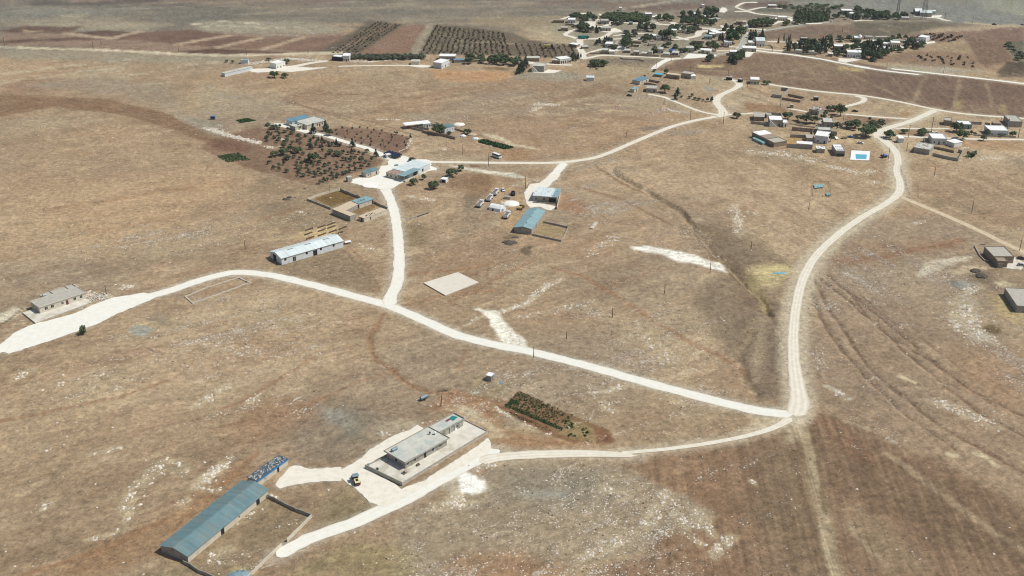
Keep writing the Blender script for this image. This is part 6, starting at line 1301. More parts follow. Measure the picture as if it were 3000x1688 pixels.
# ------------------------------------------------------------------ olive garden
def proj(p):
    d = np.array([p[0], p[1], p[2] - CAM_H]); return 1500 + FOC * (d @ _Rv) / (d @ _F), 844 - FOC * (d @ _Uv) / (d @ _F)
def hpx(r, x, y, n):
    """height in metres of something that measures n photograph pixels above its foot"""
    p = at(r, x, y); y0 = proj(p)[1]; y1 = proj((p.x, p.y, 10.0))[1]; return n * 10.0 / (y0 - y1)
GO = 'young olive trees in the tilled garden'
OLV = [(45, 830), (270, 845), (505, 760), (425, 740), (535, 850), (455, 845), (620, 890), (715, 870), (885, 870), (465, 895), (525, 920), (490, 945), (645, 950), (665, 1000), (735, 975), (750, 1025), (830, 1005), (495, 1010), (560, 1020), (795, 940), (900, 970), (965, 935), (1000, 1000), (1015, 1055),
       (1075, 1030), (810, 1130), (870, 1100), (925, 1085), (1060, 840), (1075, 910), (1160, 880), (1260, 885), (1260, 958), (1210, 978), (1165, 993), (1350, 930), (1440, 895), (1335, 860), (1555, 865), (1595, 785), (1505, 815), (1270, 795), (1210, 775), (1160, 775), (1350, 745), (1290, 745), (1465, 715),
       (1400, 685), (1320, 675), (1240, 685), (1155, 675), (1520, 655), (850, 645), (755, 575), (940, 545), (110, 905), (195, 872), (200, 935), (310, 958), (900, 745), (830, 775), (330, 755), (950, 845), (590, 800), (640, 800), (700, 830), (800, 845), (1110, 720), (1120, 560), (560, 690)]
for x, y in OLV:
    tree('broad', 'olive', 9, x, y, CRN.uniform(1.35, 2.05), CRN.uniform(2.4, 3.4), 'young round olive tree in the tilled garden between the driveway and paddock', name='olive_tree', group=GO)
def inpoly(n, r, poly, seed, mind):
    P = ats(r, poly); rn = random.Random(seed); out = []; xs = [p.x for p in P]; ys = [p.y for p in P]; tr = 0
    while len(out) < n and tr < 6000:
        tr += 1; x, y = rn.uniform(min(xs), max(xs)), rn.uniform(min(ys), max(ys))
        if polydist(np.array([x]), np.array([y]), P)[0] > 0 and all(dist2((x, y), q) > mind for q in out): out.append((x, y))
    return out
def treeat(kind, mk, x, y, rad, hgt, label, name=None, group=None, cat='tree'):
    u, v = proj((x, y, 0)); return tree(kind, mk, 1000, u, v, rad, hgt, label, name, group, cat)
def grove(n, r, poly, seed, mind, kinds, rad, hgt, label, group, name=None, cat='tree'):
    for x, y in inpoly(n, r, poly, seed, mind):
        k = CRN.choice(kinds); treeat(k[0], k[1], x, y, CRN.uniform(*rad), CRN.uniform(*hgt), label, name, group, cat)
grove(38, 9, [(0, 240), (200, 260), (420, 360), (900, 480), (1130, 560), (1000, 600), (500, 560), (280, 530), (0, 500)], 3, 5.5, [('broad', 'olive'), ('shrub', 'olive')], (1.5, 2.7), (1.8, 3.2), 'low grey-green bush in the upper left of the olive garden', 'bushes in the upper garden', 'olive_bush', 'bush')
grove(52, 9, [(1060, 290), (1400, 275), (1800, 310), (2140, 400), (2120, 560), (1850, 590), (1500, 540), (1150, 440), (1030, 380)], 4, 6.0, [('shrub', 'olive')], (.7, 1.2), (1.0, 1.9), 'tiny sapling in the reddish plot right of the driveway', 'saplings in the reddish plot', 'sapling', 'sapling')
for (k, mk, x, y, r_, h_, l_) in (('conifer', 'conifer', 675, 605, 2.2, 6.5, 'dark pointed conifer in the middle of the olive garden, left of the driveway'), ('conifer', 'pine', 845, 500, 1.7, 5.2, 'conifer at the lower driveway edge, nearest the farmhouse'), ('conifer', 'conifer', 842, 575, 1.5, 3.4, 'small conifer just below another one beside the driveway'),
    ('conifer', 'pine', 1062, 560, 2.2, 6.0, 'second conifer along the lower side of the white driveway'), ('conifer', 'pine', 1300, 572, 2.6, 7.0, 'tallest conifer standing right on the edge of the white driveway'), ('conifer', 'olive' if 0 else 'pine', 1655, 720, 2.4, 6.2, 'last conifer of the driveway, nearest the white plaza'), ('conifer', 'conifer', 1290, 655, 1.6, 3.6, 'small conifer below the tallest driveway conifer'),
    ('conifer', 'conifer', 385, 292, 1.1, 4.6, 'thin dark cypress in front of the farmhouse at the top of the driveway'), ('conifer', 'pine', 715, 365, 4.2, 8.0, 'broad greyish pine before the driveway farmhouse'), ('conifer', 'conifer', 900, 330, 3.2, 9.0, 'tall dark pine at the right corner of the driveway farmhouse'), ('conifer', 'pine', 2175, 440, 1.6, 4.2, 'lone small conifer at the right tip of the reddish sapling plot'),
    ('broad', 'leaf', 960, 400, 3.4, 5.0, 'round dark tree below the tall pine of the driveway farmhouse'), ('broad', 'olive', 1968, 385, 1.4, 2.6, 'single small round tree at the far edge of the sapling plot'), ('broad', 'leaf', 500, 300, 3.0, 3.6, 'dark reddish-green shrub mass at the farmhouse corner on the driveway'),
    ('broad', 'leaf', 480, 655, 4.2, 4.6, 'wide dark tree clump in the left half of the olive garden'), ('broad', 'leaf', 720, 790, 4.6, 7.0, 'biggest fresh green tree in the middle of the olive garden'), ('broad', 'leaf', 1060, 705, 3.6, 4.0, 'wide green tree right of the biggest garden tree'), ('broad', 'leaf', 960, 680, 3.4, 4.0, 'green tree touching the wide one right of the garden middle'),
    ('broad', 'leaf', 270, 690, 4.4, 5.0, 'large tree at the left end of the dense garden row'), ('broad', 'leaf', 130, 720, 3.8, 4.2, 'yellowish-green broad tree, leftmost of the dense garden row'), ('broad', 'olive', 320, 760, 3.4, 3.4, 'wide grey olive under the left end of the dense garden row'), ('broad', 'leaf', 370, 640, 2.6, 4.4, 'upright green tree inside the dense garden row'), ('broad', 'leaf', 270, 580, 2.4, 3.4, 'dark round tree just above the dense garden row'), ('broad', 'leaf', 1435, 805, 2.4, 4.2, 'rounder dark green tree among the olives near the plaza'),
    ('broad', 'leaf', 120, 300, 3.2, 3.6, 'dark tree beside the tip of the white driveway'), ('broad', 'olive', 2200, 790, 3.0, 2.8, 'olive-green bush behind the plaza house')):
    tree(k, mk, 9, x, y, r_, h_, l_)
cropmesh('orchard_rows', rowsbetween(99, (830, 133), (945, 56), (900, 134), (1010, 64), 20), 4.5, 1.0, 'scrub', 'far orchard block of dark shrub rows beyond the farm road', seed=21, jitter=.5, hgt=.8)
cropmesh('orchard_rows', rowsbetween(99, (1055, 134), (1092, 66), (1290, 140), (1270, 84), 26), 5, 1.0, 'scrub', 'wide far orchard block right of the brown strip', seed=22, jitter=.6, hgt=.8)
cropmesh('orchard_rows', rowsbetween(99, (1290, 112), (1300, 140), (1440, 114), (1462, 150), 11), 5.5, 1.0, 'scrub', 'far orchard corner block with reddish soil beside the village', seed=23, jitter=.5, hgt=.8)
cropmesh('orchard_rows', rowsbetween(5, (1150, 510), (900, 560), (1700, 560), (1500, 640), 9), 7, 1.3, 'scrub', 'young orchard rows beyond the white villa', seed=24, jitter=.5, hgt=.8)
cropmesh('orchard_rows', rowsbetween(5, (900, 850), (1000, 900), (1800, 850), (1900, 1040), 9), 8, 1.2, 'scrub', 'sparse far orchard dots on the brown slope at upper right', seed=25, jitter=1.2, hgt=.8, dens=lambda x, y, q: .6)
def scatterline(name, label, cat, r, pts, n, wid, size, mk, seed, zs=.7):
    P = ats(r, pts); rn = random.Random(seed); segs = [dist2(P[i], P[i + 1]) for i in range(len(P) - 1)]; T = sum(segs); mb = MB()
    for i in range(n):
        d = rn.uniform(0, T); k = 0
        while d > segs[k] and k < len(segs) - 1: d -= segs[k]; k += 1
        p = P[k].lerp(P[k + 1], min(1, d / segs[k])); s = rn.uniform(*size)
        mb.dome((p.x + rn.gauss(0, wid), p.y + rn.gauss(0, wid), -.05), s * 1.3, s, s * zs, 5, 2, .25, i)
    o = mb.build(name, mk); return tag(o, label, cat, kind='stuff')
# far tree belts: countable trees
def wood(name, n, r, poly, seed, mind, keys, rad, hgt, label, cat):
    rn = np.random.default_rng(seed); V_, F_, k = [], [], 0
    for x, y in inpoly(n, r, poly, seed, mind):
        me = CROWN[keys[int(rn.integers(len(keys)))]][0]; a = np.empty(len(me.vertices) * 3, np.float32); me.vertices.foreach_get('co', a); a = a.reshape(-1, 3)
        q = rn.uniform(*rad); a = a * [q, q * rn.uniform(.85, 1.1), rn.uniform(*hgt) / 1.9]; t_ = rn.uniform(0, 6.28); c_, s_ = math.cos(t_), math.sin(t_)
        V_.append(np.stack([a[:, 0] * c_ - a[:, 1] * s_ + x, a[:, 0] * s_ + a[:, 1] * c_ + y, a[:, 2] + float(terrain(x, y)) - .2], 1)); F_.append(np.arange(len(a)).reshape(-1, 4) + k); k += len(a)
    return tag(npmesh(name, np.concatenate(V_), np.concatenate(F_), [keys[0][1]], smooth=False), label, cat, kind='stuff')
wood('hedge', 40, 99, [(935, 152), (1065, 150), (1065, 145), (935, 145)], 31, 3, [('broad', 'olive')], (2.4, 3.6), (3.4, 5.2), 'long grey-green hedge behind the blue-white pavilion house', 'hedge')
wood('hedge', 32, 99, [(880, 150), (932, 150), (932, 145), (880, 146)], 32, 2.6, [('broad', 'olive')], (2.0, 3.0), (3, 4.6), 'shorter grey-green hedge left of the blue-white pavilion house', 'hedge')
for x, y, r_, h_, l_ in ((690, 215, 2.8, 3.4, 'left one of two small trees near the stony bank at far left'), (885, 245, 3.6, 4.6, 'dark tree directly behind the bright white long house'), (755, 395, 5.2, 6.2, 'larger of the two round trees below the bright white long house'), (868, 398, 3.6, 4.4, 'smaller of the two round trees below the bright white long house'), (235, 235, 2.0, 2.6, 'faint small tree left of the white cabin'), (300, 240, 2.2, 3, 'small dark tree next to the white cabin')):
    tree('broad', 'leaf' if r_ > 3 else 'olive', 1, x, y, r_, h_, l_)
grove(16, 2, [(560, 260), (780, 240), (960, 260), (1180, 270), (1200, 235), (900, 210), (640, 210)], 33, 6, [('broad', 'leaf')], (3.2, 5.0), (4.6, 7.4), 'dark green tree in the belt beside the tan threshing field', 'tree belt beside the tan field')
grove(14, 2, [(1140, 370), (1200, 365), (1275, 290), (1245, 240), (1215, 270)], 34, 3.0, [('conifer', 'conifer')], (1.8, 2.6), (6, 9), 'dark cypress in the slanting row at the right end of the tan field', 'slanting cypress row')
grove(8, 3, [(385, 930), (450, 925), (450, 900), (385, 900)], 35, 2.6, [('conifer', 'conifer')], (1.6, 2.2), (6, 9), 'dark cypress beside the white arcaded farmhouse at the village entrance', 'cypresses by the arcaded farmhouse')
grove(8, 3, [(455, 895), (525, 880), (525, 865), (455, 875)], 36, 2.6, [('conifer', 'pine')], (1.2, 1.8), (4, 6), 'slim grey conifer in the row toward the village road', 'slim conifers by the village road')
grove(9, 3, [(700, 1010), (900, 1010), (930, 990), (700, 960)], 37, 4.2, [('broad', 'leaf'), ('broad', 'olive')], (3, 4.8), (4, 6.5), 'bushy tree in the clump below the village road', 'tree clump below the village')
grove(10, 3, [(630, 1045), (760, 1050), (760, 1020), (640, 1010)], 371, 5, [('shrub', 'leaf')], (1, 1.6), (1.4, 2.4), 'low dark bush in front of the tree clump below the village', 'bushes below the village', 'bush', 'bush')
V = 'trees of the far village'
for n, r, poly, mind, kinds, rad, hgt, l_ in (
    (16, 3, [(380, 290), (600, 330), (620, 280), (500, 250), (390, 255)], 5, [('broad', 'leaf')], (3, 4.5), (3.5, 6), 'tree in the village grove above the upper left white house'),
    (6, 3, [(640, 310), (740, 320), (730, 270), (640, 260)], 5, [('broad', 'leaf')], (3, 4.5), (4, 7), 'tree in the little grove left of the village hairpin track'),
    (9, 3, [(490, 480), (600, 490), (610, 420), (520, 410)], 4.5, [('broad', 'leaf')], (3.5, 5), (5, 8), 'tree in the dark clump inside the left village loop road'),
    (16, 3, [(600, 500), (800, 500), (800, 440), (620, 450)], 5, [('broad', 'olive'), ('conifer', 'pine')], (2.4, 3.6), (4, 6), 'greyish tree in the grove in the middle of the left loop'),
    (9, 3, [(990, 385), (1170, 380), (1160, 350), (1010, 355)], 4.5, [('broad', 'olive')], (2.6, 3.8), (3.5, 5), 'olive-coloured tree below the top village road'),
    (9, 3, [(1390, 485), (1620, 480), (1610, 400), (1400, 400)], 6, [('broad', 'olive'), ('conifer', 'conifer')], (3, 4.2), (5, 9), 'tree in the clump with a dark cypress at the village centre'),
    (8, 3, [(1190, 560), (1350, 565), (1360, 510), (1200, 510)], 5.5, [('broad', 'olive')], (3, 4.6), (4, 6), 'tree in the pale clump in the village middle'),
    (15, 3, [(740, 700), (900, 690), (990, 630), (880, 620), (760, 650)], 5.5, [('broad', 'leaf'), ('conifer', 'pine')], (3, 4.4), (4.5, 7), 'tree in the dark grove above the cream village house'),
    (5, 3, [(1150, 740), (1260, 740), (1250, 600), (1180, 600)], 7, [('broad', 'leaf')], (4.2, 5.5), (7, 10), 'tall dark tree right of the bright village yard'),
    (4, 3, [(1000, 810), (1060, 800), (1050, 740), (1000, 740)], 6, [('broad', 'leaf')], (3.2, 4.2), (4.6, 6.2), 'dark tree at the lower village wall'),
    (7, 3, [(1460, 640), (1560, 640), (1560, 590), (1460, 590)], 6, [('broad', 'leaf')], (3.4, 4.6), (5, 7), 'tree left of the largest village tree'),
    (3, 3, [(1720, 620), (1880, 610), (1860, 570), (1740, 570)], 8, [('broad', 'leaf')], (6, 7.5), (8, 11), 'one of the largest domed trees in the village centre'),
    (14, 3, [(2030, 370), (2330, 400), (2540, 390), (2560, 350), (2300, 330), (2040, 330)], 5.5, [('broad', 'leaf')], (3.4, 4.8), (4.5, 7), 'tree in the dense belt above the walled village road'),
    (14, 3, [(2000, 270), (2200, 300), (2576, 310), (2576, 240), (2250, 230), (2040, 240)], 6, [('broad', 'leaf'), ('conifer', 'conifer')], (3.4, 5), (5, 8), 'tree in the upper right village woods'),
    (8, 3, [(2400, 190), (2576, 190), (2560, 145), (2420, 150)], 5.5, [('broad', 'leaf')], (3, 4.4), (4, 6), 'tree beside the topmost white village yard'),
    (11, 3, [(1800, 460), (1950, 480), (2160, 510), (2280, 500), (2250, 450), (1850, 430)], 6, [('broad', 'leaf'), ('broad', 'olive')], (3.2, 4.6), (4.5, 6.5), 'tree in the garden inside the right village loop'),
    (8, 3, [(1680, 320), (1900, 320), (1880, 270), (1700, 280)], 6, [('broad', 'leaf')], (3, 4.2), (4, 6), 'tree beside the upper village courtyard'),
    (6, 3, [(2210, 770), (2320, 770), (2310, 720), (2220, 720)], 6, [('broad', 'leaf')], (3.6, 4.8), (5, 7), 'tree beside the grey house above the road fork'),
    (5, 3, [(2030, 810), (2110, 815), (2100, 790), (2040, 790)], 5, [('broad', 'leaf')], (2.6, 3.6), (3.5, 5), 'tree left of the grey house above the road fork'),
    (7, 3, [(1760, 750), (1980, 770), (1960, 720), (1800, 710)], 7, [('broad', 'leaf')], (3, 4), (4, 6), 'tree above the blue tarpaulin roof'),
    (3, 3, [(1620, 810), (1680, 800), (1660, 770), (1620, 770)], 5, [('broad', 'olive')], (3, 4), (4, 5.6), 'tree left of the cream house in the lower village row'),
    (5, 3, [(2440, 730), (2576, 790), (2560, 700), (2460, 690)], 8, [('broad', 'leaf')], (4, 5.4), (5.5, 8), 'big tree at the right end of the lower village row'),
    (3, 4, [(440, 690), (600, 690), (640, 560), (470, 580)], 8, [('broad', 'bright'), ('broad', 'leaf')], (7, 8.5), (9, 12), 'huge fresh green tree beside the grey village road'),
    (4, 4, [(290, 640), (360, 640), (350, 590), (300, 590)], 5, [('conifer', 'pine')], (2.6, 3.2), (5, 7), 'conifer left of the huge fresh green tree'),
    (10, 4, [(360, 500), (640, 490), (620, 450), (370, 450)], 5.5, [('conifer', 'conifer'), ('broad', 'leaf')], (2.4, 3.4), (5, 8), 'dark garden tree above the huge fresh green tree'),
    (18, 4, [(720, 420), (1100, 405), (1110, 360), (1000, 345), (760, 380)], 5, [('broad', 'leaf')], (3.4, 4.6), (5, 7.5), 'dark tree in the dense block right of the village crossroads'),
    (10, 4, [(720, 640), (960, 600), (950, 560), (760, 570)], 5, [('conifer', 'conifer'), ('conifer', 'pine')], (2.4, 3.4), (6, 10), 'tall conifer behind the white gabled hall'),
    (10, 4, [(1290, 385), (1590, 370), (1600, 330), (1320, 345)], 6, [('broad', 'leaf')], (3, 4.2), (3.6, 5.4), 'tree in the lower dark belt beside the hilltop villa'),
    (9, 4, [(2000, 290), (2100, 290), (2380, 300), (2380, 270), (2100, 230), (2000, 260)], 7, [('conifer', 'conifer'), ('broad', 'leaf')], (2.4, 3.6), (4.5, 7), 'garden tree in front of the topmost long villa'),
    (5, 4, [(2330, 190), (2440, 195), (2430, 150), (2350, 150)], 6, [('broad', 'leaf')], (3.6, 5), (4.5, 6.5), 'tree on the hill behind the topmost long villa'),
    (22, 5, [(0, 290), (130, 295), (520, 300), (500, 230), (150, 215)], 5.5, [('broad', 'leaf')], (3.4, 4.8), (5, 7.5), 'tree of the big dark grove left of the first mast'),
    (8, 5, [(530, 290), (660, 310), (860, 290), (700, 240), (540, 240)], 7, [('broad', 'leaf')], (3, 4.4), (4, 6), 'tree beneath the first mast'),
    (14, 4, [(1330, 790), (1640, 790), (1620, 700), (1340, 700)], 6, [('broad', 'olive'), ('conifer', 'pine')], (2.6, 3.8), (5, 8), 'greyish roadside tree in the lower wood, left part'),
    (20, 4, [(1560, 790), (1760, 830), (1900, 800), (2000, 700), (1880, 680), (1640, 700)], 6, [('conifer', 'conifer'), ('broad', 'leaf')], (3, 4.4), (7, 12), 'tall dark tree of the lower roadside wood'),
    (18, 4, [(2000, 850), (2200, 850), (2330, 780), (2200, 760), (2060, 780)], 5.5, [('broad', 'leaf'), ('conifer', 'conifer')], (3, 4.2), (4, 6.5), 'tree below the white-roofed dark house in the lower wood'),
    (7, 4, [(2330, 760), (2530, 760), (2520, 690), (2350, 690)], 6, [('broad', 'leaf')], (4, 5.2), (5, 7.5), 'round tree left of the pale parking yard'),
    (26, 5, [(120, 900), (300, 930), (440, 870), (530, 800), (430, 760), (280, 690), (200, 740), (130, 800)], 6, [('broad', 'leaf'), ('conifer', 'conifer')], (3.6, 5), (6, 11), 'tree of the big dark wood below the arcaded villa'),
    (12, 5, [(780, 740), (1060, 750), (1060, 690), (900, 660), (790, 690)], 6, [('broad', 'leaf'), ('conifer', 'conifer')], (3.6, 5), (5, 9), 'tree of the wood right of the arcaded villa'),
    (7, 5, [(540, 790), (720, 790), (710, 765), (560, 765)], 5, [('broad', 'leaf')], (2.6, 3.8), (3.5, 5), 'tree in front of the arcaded villa'),
    (6, 5, [(360, 670), (540, 680), (540, 640), (380, 640)], 6, [('broad', 'leaf')], (3, 4), (4, 6), 'tree between the pale yard and the arcaded villa'),
    (9, 5, [(570, 620), (720, 625), (830, 600), (700, 560), (580, 570)], 6, [('broad', 'olive')], (2.8, 4), (3.4, 5), 'grey-green tree left of the white flat villa'),
    (9, 5, [(2270, 680), (2350, 680), (2576, 880), (2576, 910), (2480, 910), (2330, 740)], 8, [('broad', 'leaf'), ('broad', 'olive')], (3, 4.6), (3, 5), 'bush at the far right edge slope'),
    (9, 4, [(1820, 640), (2080, 640), (2300, 620), (2280, 580), (1850, 600)], 9, [('broad', 'olive')], (3, 4.4), (3.4, 5), 'olive-green tree behind the far village track'),
    (6, 4, [(90, 930), (170, 940), (170, 900), (100, 900)], 6, [('broad', 'olive')], (4, 5.4), (5, 7), 'wide tree at the corner below the grey village road'),
    (13, 4, [(450, 960), (510, 985), (650, 900), (640, 850), (560, 870), (460, 910)], 4, [('conifer', 'conifer'), ('broad', 'leaf')], (2.6, 3.6), (5, 8), 'dark tree of the slanting row above the brown field'),):
    grove(n, r, poly, len(l_) + n * 7, mind, kinds, rad, hgt, l_, l_.replace('tree ', 'trees ', 1) if l_.startswith('tree ') else 'set of: ' + l_)
wood('wooded_bank', 80, 3, [(820, 290), (1100, 330), (1540, 330), (1560, 290), (1350, 230), (900, 240)], 51, 3.4, [('broad', 'leaf'), ('broad', 'olive')], (3, 4.6), (3.5, 5.6), 'long wooded bank along the top of the far village', 'wood')
wood('dark_wood', 75, 4, [(1450, 290), (1700, 345), (1910, 320), (1930, 240), (1700, 230), (1460, 230)], 52, 3.2, [('broad', 'leaf'), ('conifer', 'conifer')], (3.4, 4.8), (5, 8.5), 'solid dark wood beside the hilltop villa', 'wood')
wood('ridge_scrub', 90, 4, [(1180, 125), (1700, 150), (2140, 140), (2150, 100), (1700, 85), (1200, 95)], 53, 5, [('shrub', 'leaf'), ('broad', 'olive')], (2.4, 4), (2.0, 3.6), 'dark scrub covering the far ridge above the village', 'scrub')
for x, y in ((1185, 665), (1265, 625), (1300, 660), (1335, 630), (1360, 630), (1520, 730), (1435, 770)):
    tree('conifer', 'conifer', 4, x, y, 1.3, 8 if x != 1300 else 6, 'slim dark cypress standing in the open along the far village track', name='cypress', group='slim cypresses along the far track')
